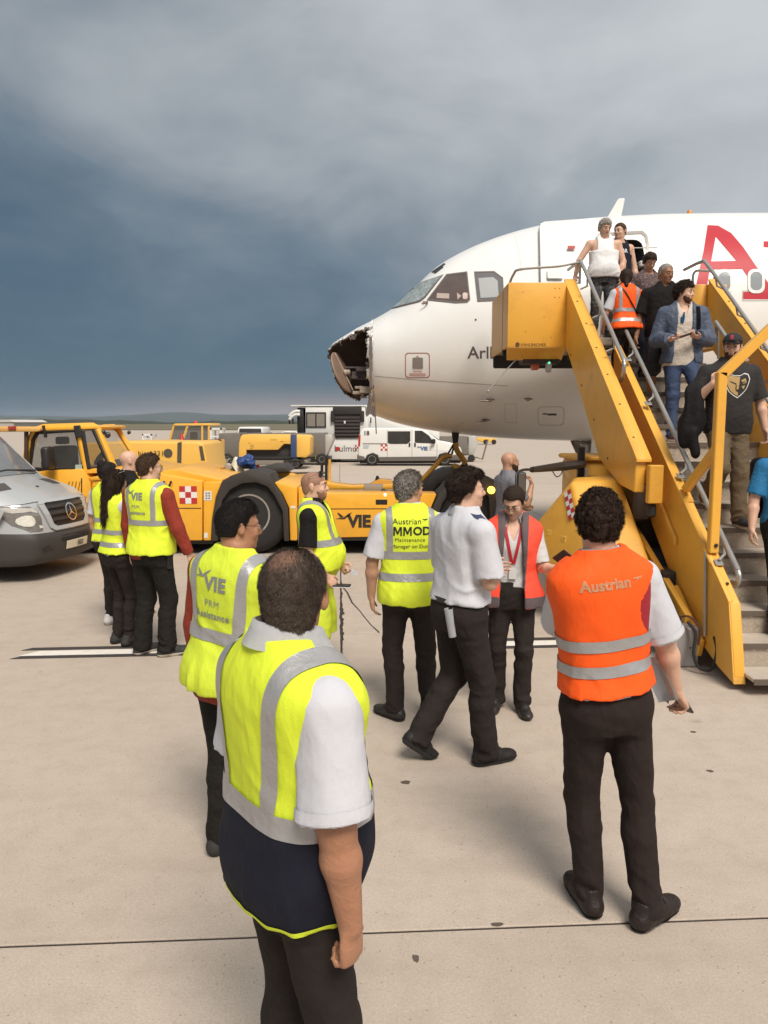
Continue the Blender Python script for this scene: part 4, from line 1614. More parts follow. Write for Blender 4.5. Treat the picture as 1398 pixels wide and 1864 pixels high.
def vest_bands(me, r, par, mat, hor, ver=None, off=.003, top=1.6, zmin=None, tilt=0.0):
    """reflective bands on a waistcoat: hor = [(z0, z1)], ver = (x0, x1, spread) on both sides above the first band"""
    k = r.k
    zz = Vector(r.Rt[:, 2]); xx = Vector(r.Rt[:, 0])
    for (a, c) in hor:
        m = slice_mesh(me, [(r.T(0, 0, a), zz), (r.T(0, 0, c), -zz)], off, 'reflective_stripe', mat)
        if m:
            link('reflective_stripe', m, par)
    if ver:
        x0, x1, sp = ver
        zb = hor[0][1] if zmin is None else zmin
        for sg in (-1, 1):
            n0 = (xx * sg - zz * sp).normalized(); n1 = (-xx * sg + zz * sp).normalized()
            m = slice_mesh(me, [(r.T(0, 0, zb + .0005), zz), (r.T(0, 0, top), -zz), (r.T(sg * x0, 0, zb), n0), (r.T(sg * x1, 0, zb), n1)], off, 'reflective_stripe', mat)
            if m:
                link('reflective_stripe', m, par)


def back_text(bvh, r, par, body, size, x, z, mat, name='lettering', bold=.0, front=False, spacing=1.0, shear=0.0, off=.003, rot=0.0, squash=1.0):
    k = r.k
    bm = text_mesh(body, size * k, bold * k, .02, spacing=spacing, shear=shear)
    sg = -1 if front else 1
    xd, yd = r.Rt[:, 0] * sg, r.Rt[:, 2]
    if rot:
        c, s_ = math.cos(R(rot)), math.sin(R(rot))
        xd, yd = xd * c + yd * s_, yd * c - xd * s_
    return wrap(bm, bvh, r.T(x * sg, -.5 * sg, z), xd * squash, yd, r.Rt[:, 1] * sg, off, name, mat, par)


def back_poly(bvh, r, par, polys, x, z, sc, mat, name='emblem', front=False, off=.003):
    k = r.k
    bm = poly_bm([[(p[0] * sc * k, p[1] * sc * k) for p in pl] for pl in polys], .02)
    sg = -1 if front else 1
    return wrap(bm, bvh, r.T(x * sg, -.5 * sg, z), r.Rt[:, 0] * sg, r.Rt[:, 2], r.Rt[:, 1] * sg, off, name, mat, par)


def face_bits(r, par, brow=None, lip=None, eyes=True, iris=(.03, .02, .012)):
    h, k = r.Hd, r.hk
    if eyes:
        for sx in (-1, 1):
            b = B()
            b.ball(Vector(h(sx * .031, .0865, .002)), .0105 * k, 10, 8)
            b.mi = 1
            b.ball(Vector(h(sx * .031, .0925, .001)), .0062 * k, 8, 6)
            b.build('eye', [M('eye_white', (.42, .38, .35), .25), M('eye_iris', iris, .15)], par)
            b = B()
            b.tube([Vector(h(sx * (.031 + q), .0955 - abs(q) * .25, .0085 - q * q * 14)) for q in (-.014, -.007, 0, .007, .014)], .0022 * k, 5)
            b.build('eyelid', M('lid_skin', (.26, .13, .09), .55), par)
    if brow:
        for sx in (-1, 1):
            b = B()
            b.tube([Vector(h(sx * q, .0985 - (abs(q) - .012) * .35, .0245 + z)) for q, z in ((.012, -.003), (.024, .001), (.038, .002), (.050, -.004))], [.003 * k, .0042 * k, .0036 * k, .0018 * k], 6)
            b.build('eyebrow', brow, par)
    b = B()
    for z in (-.0585, -.0655):
        b.tube([Vector(h(q, .0955 - abs(q) * .38, z - abs(q) * (-.06 if z < -.06 else .06))) for q in (-.022, -.011, 0, .011, .022)], [.0015 * k, .0034 * k, .0038 * k, .0034 * k, .0015 * k], 6)
    b.build('lips', lip or M('lips_pink', (.36, .135, .11), .45), par)


def glasses(r, par, mat, y=.110, z=.003, w=.024, hh=.019, rad=.0016, dark=None, name='glasses', up=0.0, tilt=0.0, ear=True):
    h, k = r.Hd, r.hk
    b = B()
    def P(x, yy, zz):
        c, s_ = math.cos(R(tilt)), math.sin(R(tilt))
        y2, z2 = yy * c - zz * s_, yy * s_ + zz * c
        return Vector(h(x, y2, z2 + up))
    for sx in (-1, 1):
        ring = []
        for j in range(16):
            a = 2 * math.pi * j / 16
            c, s_ = math.cos(a), math.sin(a)
            ring.append(P(sx * .033 + w * math.copysign(abs(c) ** .7, c), y - abs(sx * .033 + w * c) * .16, z + hh * math.copysign(abs(s_) ** .7, s_)))
        b.tube(ring, rad * k, 5, closed=True)
        b.tube([P(sx * .056, y - .010, z + .006), P(sx * .076, y - .022, z + .006), P(sx * .083, .03, z + .008), P(sx * .083, -.012, z + .012), P(sx * .082, -.03, z - .006)], rad * k, 5)
        if dark:
            b.mi = 1
            b.poly(ring)
            b.mi = 0
    b.tube([P(-.010, y - .002, z + .004), P(0, y + .001, z + .007), P(.010, y - .002, z + .004)], rad * k, 5)
    return b.build(name, [mat, dark or mat], par)


def on_surface(bvh, p, rd, off=.004):
    h, n, i, d = bvh.ray_cast(Vector(p), Vector(rd), 3.0)
    if h is None:
        return Vector(p)
    if n.dot(Vector(rd)) > 0:
        n = -n
    return h + n * off


class Person:
    """an Empty at the feet and its parts: body, clothing, hair"""
    def __init__(s, loc, rz, label, skin, vox, group=None, bare=False, **rig):
        s.r = Rig(**rig)
        s.vox = vox
        s.e = empty('person', loc, R(rz), label, 'person', group)
        s.body = make_body(s.r, vox, skin, bare)
        link('body', s.body, s.e)

    def add(s, name, me, mat=None):
        return link(name, me, s.e, mat)

    def trousers(s, mat, **k):
        s.add('trousers', make_trousers(s.r, max(s.vox, .008), mat, **k))

    def shoes(s, mat, sole=None, solez=.022, vox=None, **k):
        for i in (0, 1):
            me = make_shoe(s.r, i, vox or min(s.vox, .009), mat, **k)
            o = s.add('shoe', me)
            if sole:
                f, Rf, _ = s.r.FR[i]
                m = slice_mesh(me, [(f + Rf @ A3(0, 0, solez * s.r.k), -Vector(Rf[:, 2]))], .004, 'sole', sole)
                if m:
                    link('sole', m, o)

    def top(s, mat, name='shirt', **k):
        me = make_top(s.r, max(s.vox, .0075), mat, name=name, **k)
        ob = s.add(name, me)
        return me, ob

    def hair(s, mat, name='hair', **k):
        return s.add(name, make_hair(s.r, k.pop('vox', min(s.vox, .007)), mat, name=name, **k))

    def beard(s, mat, **k):
        return s.add('beard', make_beard(s.r, min(s.vox, .006), mat, **k))


def strands(p, hair, n, mat, ln=.012, wd=.0011, lift=.55, jit=.5, flow=(0, -.5, -1), seed=0, name='hair_strands', skip=None, curl=0.0):
    """thousands of fine tapered strands rooted on a hair mesh (too many to count: stuff)"""
    me = hair.data
    nv = len(me.vertices)
    V = np.empty(nv * 3, dtype=np.float32); me.vertices.foreach_get('co', V); V = V.reshape(-1, 3)
    nf = len(me.polygons)
    Q = np.empty(nf * 4, dtype=np.int32); me.loops.foreach_get('vertex_index', Q); Q = Q.reshape(-1, 4)
    a, b, c, d = (V[Q[:, i]] for i in range(4))
    N = np.cross(c - a, d - b); ar = np.linalg.norm(N, axis=1) + 1e-12; N = N / ar[:, None]
    rg = np.random.RandomState(seed + 3)
    f = rg.choice(nf, n, p=ar / ar.sum())
    u, v = rg.rand(n, 1), rg.rand(n, 1)
    P = (a[f] * (1 - u) * (1 - v) + b[f] * u * (1 - v) + c[f] * u * v + d[f] * (1 - u) * v)
    Nn = N[f]
    if skip is not None:
        kp = skip(P, rg); P, Nn = P[kp], Nn[kp]; n = len(P)
    fl = p.r.Rh @ np.asarray(flow, dtype=np.float32)
    T = fl[None] - Nn * (Nn @ fl)[:, None]
    T /= np.linalg.norm(T, axis=1)[:, None] + 1e-6
    # neighbouring strands share a drift so they gather in locks
    J = np.stack([vnoise(P, .016, 3.1 * q + seed) - .5 for q in range(3)], 1) * 2.2 + (rg.rand(n, 3) - .5) * .8
    D = Nn * lift + T * (1 - lift * .5) + J * jit
    D /= np.linalg.norm(D, axis=1)[:, None]
    L = ln * (.55 + .9 * rg.rand(n, 1))
    S_ = np.cross(D, Nn + rg.rand(n, 3) * .3); S_ /= np.linalg.norm(S_, axis=1)[:, None] + 1e-6
    mid = P + D * L * .5 + Nn * L * .06
    D2 = D + T * .5 - Nn * .35 + (np.cross(D, S_) * curl if curl else 0) + (rg.rand(n, 3) - .5) * curl
    tip = mid + D2 / (np.linalg.norm(D2, axis=1)[:, None]) * L * .5
    w = wd * (.7 + .6 * rg.rand(n, 1))
    P = P - Nn * .0015
    W_ = np.stack([P - S_ * w, P + S_ * w, mid + S_ * w * .8, mid - S_ * w * .8, tip], 1).reshape(-1, 3)
    i = np.arange(n)[:, None] * 5
    tri = np.concatenate([i + np.array([[0, 1, 2]]), i + np.array([[0, 2, 3]]), i + np.array([[3, 2, 4]])], 0)
    m = np_mesh(name, W_, tri, mat, True)
    o = link(name, m, hair)
    o['kind'] = 'stuff'
    return o


def laces(p, mat):
    """crossed laces over each instep"""
    r = p.r
    for i in (0, 1):
        o, Rf, an = r.FR[i]
        b = B()
        def q(x, y, z):
            return Vector(o + Rf @ (A3(x, y, z) * r.k))
        for j in range(4):
            y = .035 + .022 * j; z = .108 - .012 * j
            b.tube([q(-.026, y, z - .012), q(0, y + .008, z), q(.026, y + .016, z - .014)], .0032, 5)
            b.tube([q(.026, y, z - .012), q(0, y + .008, z + .002), q(-.026, y + .016, z - .014)], .0032, 5)
        b.tube([q(0, .034, .112), q(-.03, .05, .118), q(-.044, .06, .10)], .003, 5)
        b.tube([q(0, .034, .112), q(.03, .048, .118), q(.046, .055, .098)], .003, 5)
        b.build('shoe_laces', mat, p.e)
# ------------------------------------------------------------------ passenger stairs on a truck
YEL = M('airport_yellow', (.80, .405, .050), .45, var=.07, vs=2.5, coat=.15, dirt=.42, dirtc=(.40, .21, .05), ds=3.2, chips=.55)
YELD = M('chipped_yellow', (.78, .41, .06), .5, var=.08, vs=3, dirt=.6, dirtc=(.10, .05, .02), ds=9)
STEEL = M('galvanised_tube', S('a9a7a4'), .38, metal=.6, var=.12, vs=10)
ALU = M('treadplate', S('b3a697'), .45, metal=.25, var=.14, vs=6, dirt=.4, dirtc=(.13, .10, .075), ds=5)
TREADM = M('ribbed_aluminium', S('bdb4aa'), .45, metal=.2, var=.1, vs=8, dirt=.3, dirtc=(.2, .15, .11), ds=6)
NOSEM = M('tread_nose', S('6d6258'), .5, metal=.4, var=.15)
DARKST = M('dark_underframe', (.045, .032, .026), .7, var=.3, vs=5, dirt=.3, dirtc=(.12, .07, .04))
RUBBER = M('black_rubber', (.022, .020, .019), .75, var=.2, bump=.2, bs=40)


def flat_text(body, size, loc, parent, mat, bold=0.0, rot=0.0, face='-Y', spacing=1.0, shear=0.0, name='lettering', rx=None):
    """flat lettering standing upright, facing -Y (towards the camera side) unless turned"""
    bm = text_mesh(body, size, bold, 0, spacing=spacing, shear=shear)
    m = rx.to_4x4() if rx is not None else Matrix.Rotation(rot, 4, 'Z') @ Matrix.Rotation(R(90), 4, 'X')
    bm.transform(Matrix.Translation(loc) @ m)
    me = bpy.data.meshes.new(name); bm.to_mesh(me); bm.free(); me.materials.append(mat)
    return link(name, me, parent)


def checker(parent, org, xd, yd, n, m, s, name='checker_marking', thick=.003):
    """red and white chequer of n x m painted squares"""
    b = B()
    org, xd, yd = Vector(org), Vector(xd), Vector(yd)
    for i in range(n):
        for j in range(m):
            b.mi = (i + j) % 2
            p = org + xd * (i * s) + yd * (j * s)
            b.poly([p, p + xd * s, p + xd * s + yd * s, p + yd * s])
    bmesh.ops.remove_doubles(b.bm, verts=b.bm.verts[:], dist=1e-4)
    return b.build(name, [M('signal_red', S('b8322e'), .45, var=.05), M('signal_white', (.76, .74, .72), .45, var=.04)], parent, False)


def build_stairs():
    st = empty('passenger_stairs', (3.5, 8.5, 0), 0, 'yellow passenger stairs truck leading up to the open aircraft door', 'airstairs')
    O = Vector((-3.5, -8.5, 0))
    def V(x, y, z):
        return Vector((x, y, z)) + O
    tilt = math.atan2(.198, .31)
    XL, XR = 2.905, 4.20
    bolt = M('dark_bolt', (.05, .04, .035), .4, metal=.5)
    # stringers: lower (inner) and upper (outer), left and right
    lowp = [(6.15, .70), (9.60, 3.10), (9.60, 2.24), (7.34, .585), (6.98, .30), (6.30, .10), (6.02, .055), (6.00, .12)]
    upp = [(7.63, 1.79), (10.96, 4.11), (10.98, 3.30), (10.56, 3.03), (8.94, 1.73), (8.16, 1.50), (7.66, 1.46)]
    for side, (xa, xb, ua, ub) in (('l', (XL - .085, XL, 2.50, 2.60)), ('r', (XR, XR + .085, XR + .30, XR + .40))):
        b = B(); b.prism([V(xa, y, z) for y, z in lowp], (xb - xa, 0, 0), .008)
        lo = b.build('stringer', YEL, st)
        b = B(); b.prism([V(xa - .012 if side == 'l' else xb - .03, y, z + .012) for y, z in ((6.15, .70), (9.60, 3.10), (9.60, 3.075), (6.15, .675))], (.042, 0, 0), .004); b.build('top_flange', YEL, lo)
        fx = xa if side == 'l' else xb
        # worn end cap facing the foot of the stairs
        b = B(); b.prism([V(xa - .006, 6.158, .69), V(xb + .006, 6.158, .69), V(xb + .006, 5.996, .06), V(xa - .006, 5.996, .06)], (0, -.006, 0), .002); b.build('end_plate', YELD, lo)
        b = B()
        b.prism([V(fx, y, z) for y, z in ((7.30, 1.05), (9.3, 2.45), (9.3, 2.38), (7.30, .98))], (-.035 if side == 'l' else .035, 0, 0), .006); b.build('rib', YEL, lo)
        b = B(); b.tube([V(fx - (.018 if side == 'l' else -.018), 6.62, 1.03), V(fx - (.018 if side == 'l' else -.018), 6.55, .30)], .014, 8); b.build('drain_tube', STEEL, lo)
        for (y, z) in ((6.30, .815), (6.62, 1.045)):
            b = B(); b.lathe([(.014, 0), (.014, .006)], V((xa + xb) / 2, y, z + .004), (0, -.57, .82), 12); b.build('bolt', bolt, lo)
        b = B(); b.prism([V(ua, y, z) for y, z in upp], (ub - ua, 0, 0), .01)
        up = b.build('upper_stringer', YEL, st)
        b = B(); b.prism([V(ua - .006, y, z) for y, z in ((7.60, 1.80), (10.96, 4.135), (10.96, 4.105), (7.60, 1.765))], (ub - ua + .05, 0, 0), .004); b.build('top_flange', YEL, up)
        b = B(); b.prism([V(ub - .055, y, z) for y, z in ((7.9, 1.80), (10.7, 3.76), (10.7, 3.70), (7.9, 1.74))], (.085, 0, 0), .006); b.build('rib', YEL, up)
        b = B(); bx = ub if side == 'l' else ua - .14
        b.box(V(bx, 7.52, 1.36), V(bx + .14, 7.62, 1.74), .01); b.build('end_bracket', YEL, up)
        b = B(); b.box(V(bx + .02, 7.56, 1.22), V(bx + .10, 7.72, 1.36), .02); b.build('roller', RUBBER, up)
        for k in range(6):
            y = 7.9 + .5 * k
            b = B(); b.lathe([(.016, 0), (.012, .008)], V(ua + .05, y, 1.79 + (y - 7.63) * .6967 + .022), (0, -.57, .82), 10); b.build('bolt', bolt, up)
        for k in range(4):
            y = 8.6 + .62 * k
            b = B(); b.lathe([(.014, 0), (.010, .008)], V(ua if side == 'l' else ub, y, 1.55 + (y - 8.3) * .6967), (-1 if side == 'l' else 1, 0, 0), 10); b.build('bolt', bolt, up)
    # treads and risers
    n = 16
    b = B()
    b.box((0, 0, -.03), (XR - XL, .335, 0), .004)
    tread = b.mesh('tread', TREADM, False)
    b = B()
    for k in range(13):
        b.box((.01, .02 + k * .0225, 0), (XR - XL - .01, .0285 + k * .0225, .0028))
    ribs = b.mesh('tread_ribs', M('rib_bright', S('cfc6bb'), .35, metal=.5), False)
    b = B(); b.box((0, -.010, -.048), (XR - XL, .0, .003), .003); nose = b.mesh('tread_nose', NOSEM, False)
    b = B(); b.box((0, 0, 0), (XR - XL, .006, .165)); ris = b.mesh('riser', ALU, False)
    # raised lozenges of the tread plate
    b = B()
    for i in range(22):
        for j in range(3):
            cx, cz = .03 + i * .058, .03 + j * .052
            s = 1 if (i + j) % 2 else -1
            d, e = Vector((.022, 0, .018 * s)), Vector((.004 * s, 0, -.006))
            c = Vector((cx, -.001, cz))
            b.poly([c - d, c - e - Vector((0, .0025, 0)), c + d, c + e - Vector((0, .0025, 0))])
    loz = b.mesh('tread_lozenges', M('lozenge_bright', S('c6b8a6'), .35, metal=.5), False)
    for i in range(n):
        z, y = .15 + .198 * i + .0, 5.85 + .31 * i
        t = link('tread', tread, st, None, V(XL, y, z))
        q = link('tread_ribs', ribs, t); q['kind'] = 'stuff'
        link('tread_nose', nose, t)
        if i < n - 1:
            r_ = link('riser', ris, st, None, V(XL, y + .322, z + .002))
            q = link('tread_lozenges', loz, r_); q['kind'] = 'stuff'
    # handrails
    def rail(x, pts, r=.024, nm='handrail'):
        b = B(); b.tube(curve([V(x, *p) for p in pts], 6), r, 10); return b.build(nm, STEEL, st)
    for sx, side in ((1, 'l'), (-1, 'r')):
        xi = XL + .06 if side == 'l' else XR - .06
        h1 = rail(xi, [(9.78, 3.28), (9.74, 3.34), (9.70, 3.33), (8.4, 2.41), (6.55, 1.075), (6.36, .93), (6.32, .86), (6.36, .80), (6.44, .80)])
        b = B(); b.tube([V(xi, 9.74, 3.34), V(xi - sx * .05, 9.8, 2.95)], .016, 8); b.build('rail_post', STEEL, h1)
        for y, z in ((6.62, 1.10), (7.55, 1.78), (8.55, 2.50), (9.3, 3.03)):
            b = B(); b.tube([V(xi, y, z), V(xi - sx * .04, y - .10, z - .07), V(xi - sx * .10, y - .13, z - .115)], .013, 7); b.build('rail_bracket', STEEL, h1)
            b = B(); b.box(V(xi - sx * .10 - .035, y - .165, z - .145), V(xi - sx * .10 + .035, y - .095, z - .130), .004, rot=Matrix.Rotation(tilt, 3, 'X')); b.build('bracket_foot', STEEL, h1)
        xo = 2.68 if side == 'l' else XR + .22
        h2_ = rail(xo + .02 * sx, [(11.6, 4.38), (11.0, 4.37), (10.80, 4.30), (10.0, 3.73), (8.9, 2.93), (8.80, 2.84), (8.78, 2.76), (8.84, 2.66), (8.95, 2.62)])
        for y, z in ((9.2, 3.15), (9.85, 3.62), (10.5, 4.08)):
            b = B(); b.tube([V(xo + .02 * sx, y, z), V(xo + .01 * sx, y - .04, z - .13), V(xo - .08 * sx, y - .05, z - .17)], .013, 7); b.build('rail_bracket', STEEL, h2_)
    # entrance frame: posts, chamfers, cross-bar, braces
    for side, x, s in (('l', XL - .05, 1), ('r', XR + .05, -1)):
        b = B(); b.box(V(x - .04, 6.56, 1.03), V(x + .04, 6.64, 2.58), .008)
        po = b.build('frame_post', YEL, st)
        b = B(); b.prism([V(x - .04 * s, 6.56, 2.57), V(x + .04 * s, 6.56, 2.53), V(x + .44 * s, 6.56, 2.93), V(x + .40 * s, 6.56, 3.0)], (0, .08, 0), .006); b.build('chamfer', YEL, po)
        b = B(); d = Vector((0, .62, -.36))
        b.prism([V(x - .03, 6.62, 1.98), V(x - .03, 6.62, 1.89), V(x - .03, 7.21, 1.50), V(x - .03, 7.30, 1.54)], (.06, 0, 0), .006); b.build('brace', YEL, po)
        b = B(); b.box(V(x - .055, 6.50, .99), V(x + .055, 6.70, 1.015), .004, rot=Matrix.Rotation(R(34.8), 3, 'X')); b.build('base_plate', YELD, po)
        b = B(); b.box(V(x - .05, 7.15, 1.455), V(x + .05, 7.33, 1.475), .004, rot=Matrix.Rotation(R(34.8), 3, 'X')); b.build('brace_foot', YELD, po)
        b = B(); b.lathe([(.018, 0), (.012, .012)], V(x + .01, 6.555, 1.10), (0, -1, 0), 12); b.build('bolt', bolt, po)
    b = B(); b.box(V(XL + .36, 6.56, 2.93), V(XR - .36, 6.64, 3.0), .006); b.build('cross_bar', YEL, st)
    # platform
    PL0, PL1, PY0, PY1, PZ = 1.70, 4.78, 10.80, 12.48, 3.32
    b = B(); b.box(V(PL0 + .03, PY0 + .02, PZ - .10), V(PL1 - .03, PY1, PZ), .01); b.build('platform', ALU, st)
    b = B(); b.prism([V(PL0, PY0, 4.06), V(2.52, PY0, 4.06), V(2.52, PY0, 3.19), V(PL0, PY0, 3.19)], (0, .05, 0), .012, 2)
    fr = b.build('front_panel', YEL, st)
    b = B(); b.prism([V(PL0, PY0, 3.185), V(2.52, PY0, 3.185), V(2.50, PY0 + .22, 3.03), V(PL0 + .03, PY0 + .22, 3.03)], (0, .03, 0), .006); b.build('lip', YEL, fr)
    b = B(); b.lathe([(.001, .0), (.03, .0), (.03, .004)], V(1.84, PY0 - .003, 3.225), (0, -1, 0), 14); b.build('badge', M('dark_badge', S('5a3a16'), .5), fr)
    flat_text('KAHLBACHER', .052, V(2.06, PY0 - .004, 3.222), fr, M('dark_lettering', (.04, .025, .012), .5), .002, spacing=1.1)
    for (x, z) in ((2.34, 3.98), (2.40, 3.98), (2.34, 3.86), (2.40, 3.86), (1.9, 3.93), (2.2, 3.6), (1.95, 3.4), (2.3, 3.32)):
        b = B(); b.lathe([(.009, 0), (.006, .004)], V(x, PY0, z), (0, -1, 0), 8); b.build('rivet', M('rivet_yellow', S('b67a22'), .5), fr)
    for (y0, y1, dx) in ((PY0 + .05, 11.25, 0), (11.36, PY1, .012)):
        b = B(); b.box(V(PL0 + dx, y0, 3.19), V(PL0 + dx + .04, y1, 4.06), .01); sp = b.build('side_panel', M('faded_yellow', S('d0a468'), .55, var=.08, vs=2, dirt=.3, dirtc=(.3, .2, .1)), st)
    b = B(); b.box(V(PL0 + .01, 11.25, 3.12), V(PL0 + .06, 11.36, 4.04), .004); b.build('rubber_gap', RUBBER, st)
    b = B(); b.box(V(PL0 + .05, PY1 - .01, 3.02), V(PL1 - .05, PY1 + .09, 3.30), .03, seg=2); b.build('bumper', RUBBER, st)
    b = B(); b.prism([V(4.30, PY0 + .2, 4.07), V(PL1, PY0 + .2, 4.07), V(PL1 - .08, PY0 + .2, 3.19), V(4.30, PY0 + .2, 3.19)], (0, .05, 0), .012, 2); b.build('front_panel', YEL, st)
    b = B(); b.box(V(PL1 - .04, PY0 + .25, 3.19), V(PL1, PY1, 4.06), .01); b.build('side_panel', YEL, st)
    for xs in (((1.78, 11.4, 4.06), (1.80, 11.0, 4.20), (1.88, PY0 + .03, 4.24), (2.40, PY0 + .03, 4.28), (2.66, PY0 + .05, 4.33), (2.70, PY0 + .10, 4.28), (2.70, PY0 + .12, 4.06)), ((4.72, 11.5, 4.06), (4.70, 11.25, 4.20), (4.60, 11.08, 4.25), (4.40, 11.08, 4.27), (4.34, 11.1, 4.22), (4.34, 11.1, 4.06))):
        b = B(); b.tube(curve([V(*p) for p in xs], 5), .018, 8); b.build('platform_rail', STEEL, st)
    for (lo, hi, m_, nm) in (((1.95, 11.0, 2.98), (2.48, 11.3, 3.20), DARKST, 'under_frame'), ((2.1, 11.05, 2.90), (2.2, 11.2, 3.0), M('orange_lens', S('b4572a'), .3), 'side_lamp'), ((2.62, 11.0, 3.04), (4.3, 11.2, 3.2), DARKST, 'under_frame'), ((2.28, 10.98, 2.86), (2.36, 11.05, 3.0), STEEL, 'sensor_housing')):
        b = B(); b.box(V(*lo), V(*hi), .015); b.build(nm, m_, st)
    b = B(); b.ball(V(2.32, 10.97, 2.99), .016, 10, 8); b.build('status_lamp', M('green_lamp', (.12, .8, .35), .3, emit=1.2), st)
    b = B(); b.tube([V(1.86, 11.0, 3.04), V(1.62, 10.98, 2.78), V(1.47, 10.96, 2.60)], .009, 6); b.ball(V(1.465, 10.96, 2.595), .02, 8, 6); b.build('feeler_rod', STEEL, st)
    # truck under the stairs: side cover, chassis, mirror arm, wheels, stabiliser
    W_ = lambda px, py, Y: pix(px, py, Y) + O
    A_, A2, B_, C_, D_, E_, F_, G_, H_ = (W_(1041, 877, 8.2), W_(1046, 869, 8.6), W_(1113, 864, 8.7), W_(1128, 873, 8.3), W_(1186, 1032, 7.35), W_(978, 950, 8.6), W_(985, 1040, 8.3), W_(1070, 1010, 7.7), W_(1160, 1090, 7.2))
    b = B()
    bm = b.bm
    vs = {k: bm.verts.new(v) for k, v in dict(A=A_, A2=A2, B=B_, C=C_, D=D_, E=E_, F=F_, G=G_, H=H_).items()}
    for f in ('A A2 B C', 'A C D G', 'A E A2', 'A G F E', 'G D H', 'G H F'):
        bm.faces.new([vs[k] for k in f.split()])
    r_ = bmesh.ops.extrude_face_region(bm, geom=bm.faces[:])
    for v in [g for g in r_['geom'] if isinstance(g, bmesh.types.BMVert)]:
        v.co += Vector((.10, .25, -.12))
    bmesh.ops.recalc_face_normals(bm, faces=bm.faces[:])
    bmesh.ops.bevel(bm, geom=[e for e in bm.edges if e.calc_length() > .05 and len(e.link_faces) == 2 and e.calc_face_angle(0) > R(25)], offset=.035, segments=3, affect='EDGES', profile=.5, clamp_overlap=True)
    cov = b.build('engine_cover', YEL, st, True, 50)
    nrm = (E_ - A_).cross(G_ - A_).normalized()
    if nrm.y > 0:
        nrm = -nrm
    dn = ((G_ - A_) * .6 + (F_ - E_) * .4).normalized()
    sd = nrm.cross(dn).normalized()
    if sd.x > 0:
        sd = -sd
    checker(cov, A_ + nrm * .012 + dn * .07 + sd * .03, sd, dn, 2, 6, .055)
    for t, s_ in ((.45, .55), (.75, .3)):
        c = A_ + (E_ - A_) * t + (G_ - A_) * s_ + nrm * .004
        b = B(); b.box(c - Vector((.05, .008, .035)), c + Vector((.05, .008, .035)), .01, rot=nrm.to_track_quat('-Y', 'Z').to_matrix()); b.build('latch', YELD, cov)
    b = B(); b.prism([V(2.45, 9.3, 1.52), V(2.45, 9.3, 1.32), V(2.45, 6.95, .22), V(2.45, 6.85, .42)], (.20, 0, 0), .01); b.build('lift_frame', M('brown_lift_frame', S('5c4437'), .6, var=.2, dirt=.4), st)
    b = B(); b.box(V(2.7, 7.3, .45), V(4.3, 12.2, .72), .02); b.build('chassis', DARKST, st)
    b = B(); b.box(V(2.75, 8.2, .72), V(4.2, 8.9, 1.25), .03); b.build('gearbox', DARKST, st)
    b = B(); b.box(V(2.45, 9.5, .55), V(3.0, 10.6, 1.68), .05, seg=2); b.box(V(2.40, 9.45, 1.68), V(3.02, 10.62, 1.74), .02); b.build('cab_box', YEL, st)
    b = B(); b.box(V(2.38, 9.42, .6), V(2.46, 9.5, 1.86), .01); b.build('cab_pillar', M('black_frame', (.02, .018, .017), .5), st)
    b = B(); b.box(V(2.465, 9.435, 1.50), V(2.50, 9.445, 1.60), .003); b.build('warning_label', M('white_label', (.7, .68, .62), .5), st)
    for (x, y, l) in ((2.85, 7.95, 1), (4.1, 7.95, 0), (2.85, 11.3, 1), (4.1, 11.3, 0)):
        b = B(); b.lathe([(.10, -.12), (.33, -.13), (.41, -.09), (.43, 0), (.41, .09), (.33, .13), (.10, .12)], V(x, y, .43), (1, 0, 0), 28); t = b.build('tyre', M('tyre_rubber', (.022, .020, .019), .85, var=.2, bump=.4, bs=50), st)
        b = B(); b.lathe([(.02, -.10), (.22, -.12), (.24, -.09), (.24, .09), (.22, .12), (.02, .10)], V(x, y, .43), (1, 0, 0), 20); b.build('wheel_rim', M('cream_rim', S('b9aa92'), .5), t)
    ar = M('black_mirror_arm', (.024, .021, .020), .5)
    b = B()
    p = [W_(1060, 845, 9.4), W_(1030, 848, 8.9), W_(968, 855, 7.9)]
    for a0, a1, r0, r1 in ((p[0], p[1], .05, .055), (p[1], p[2], .055, .03)):
        b.tube([a0, a1], [r0, r1], 8)
    b.tube(curve([p[2], W_(955, 855, 7.75), W_(944, 859, 7.6), W_(940, 868, 7.55), W_(940, 905, 7.5)], 4), .014, 8)
    arm = b.build('mirror_arm', ar, st)
    b = B(); b.tube(curve([W_(1024, 851, 8.85), W_(1022, 862, 8.8), W_(1014, 868, 8.7), W_(1007, 860, 8.6), W_(1006, 853, 8.55)], 4), .006, 6); b.build('mirror_cable', ar, arm)
    c = W_(949, 882, 7.55)
    b = B(); b.box(c - Vector((.045, .03, .125)), c + Vector((.045, .03, .125)), .025, seg=3); mh = b.build('mirror', ar, arm)
    b = B(); b.box(c - Vector((.036, .034, .108)), c + Vector((.036, -.028, .108)), .012); b.build('mirror_glass', M('mirror_glass', (.16, .15, .13), .06, metal=.8), mh)
    # stabiliser box, hydraulic ram, hoses at the foot
    b = B(); b.box(V(2.56, 6.60, .0), V(2.78, 6.95, .36), .015); sb = b.build('stabiliser_box', M('grey_paint', S('94908f'), .55, var=.06, dirt=.25), st)
    b = B(); b.lathe([(.01, 0), (.006, .004)], V(2.70, 6.60, .18), (0, -1, 0), 8); b.build('screw', bolt, sb)
    b = B(); b.box(V(2.62, 6.62, .22), V(2.83, 6.80, .32), .03, seg=2); b.build('cross_tube', YEL, st)
    b = B(); b.tube(curve([V(2.66, 6.58, .42), V(2.70, 6.5, .34), V(2.67, 6.45, .18), V(2.71, 6.42, .06), V(2.80, 6.38, .06), V(2.83, 6.36, .22), V(2.82, 6.4, .34)], 5), .014, 8); b.build('hose', RUBBER, st)
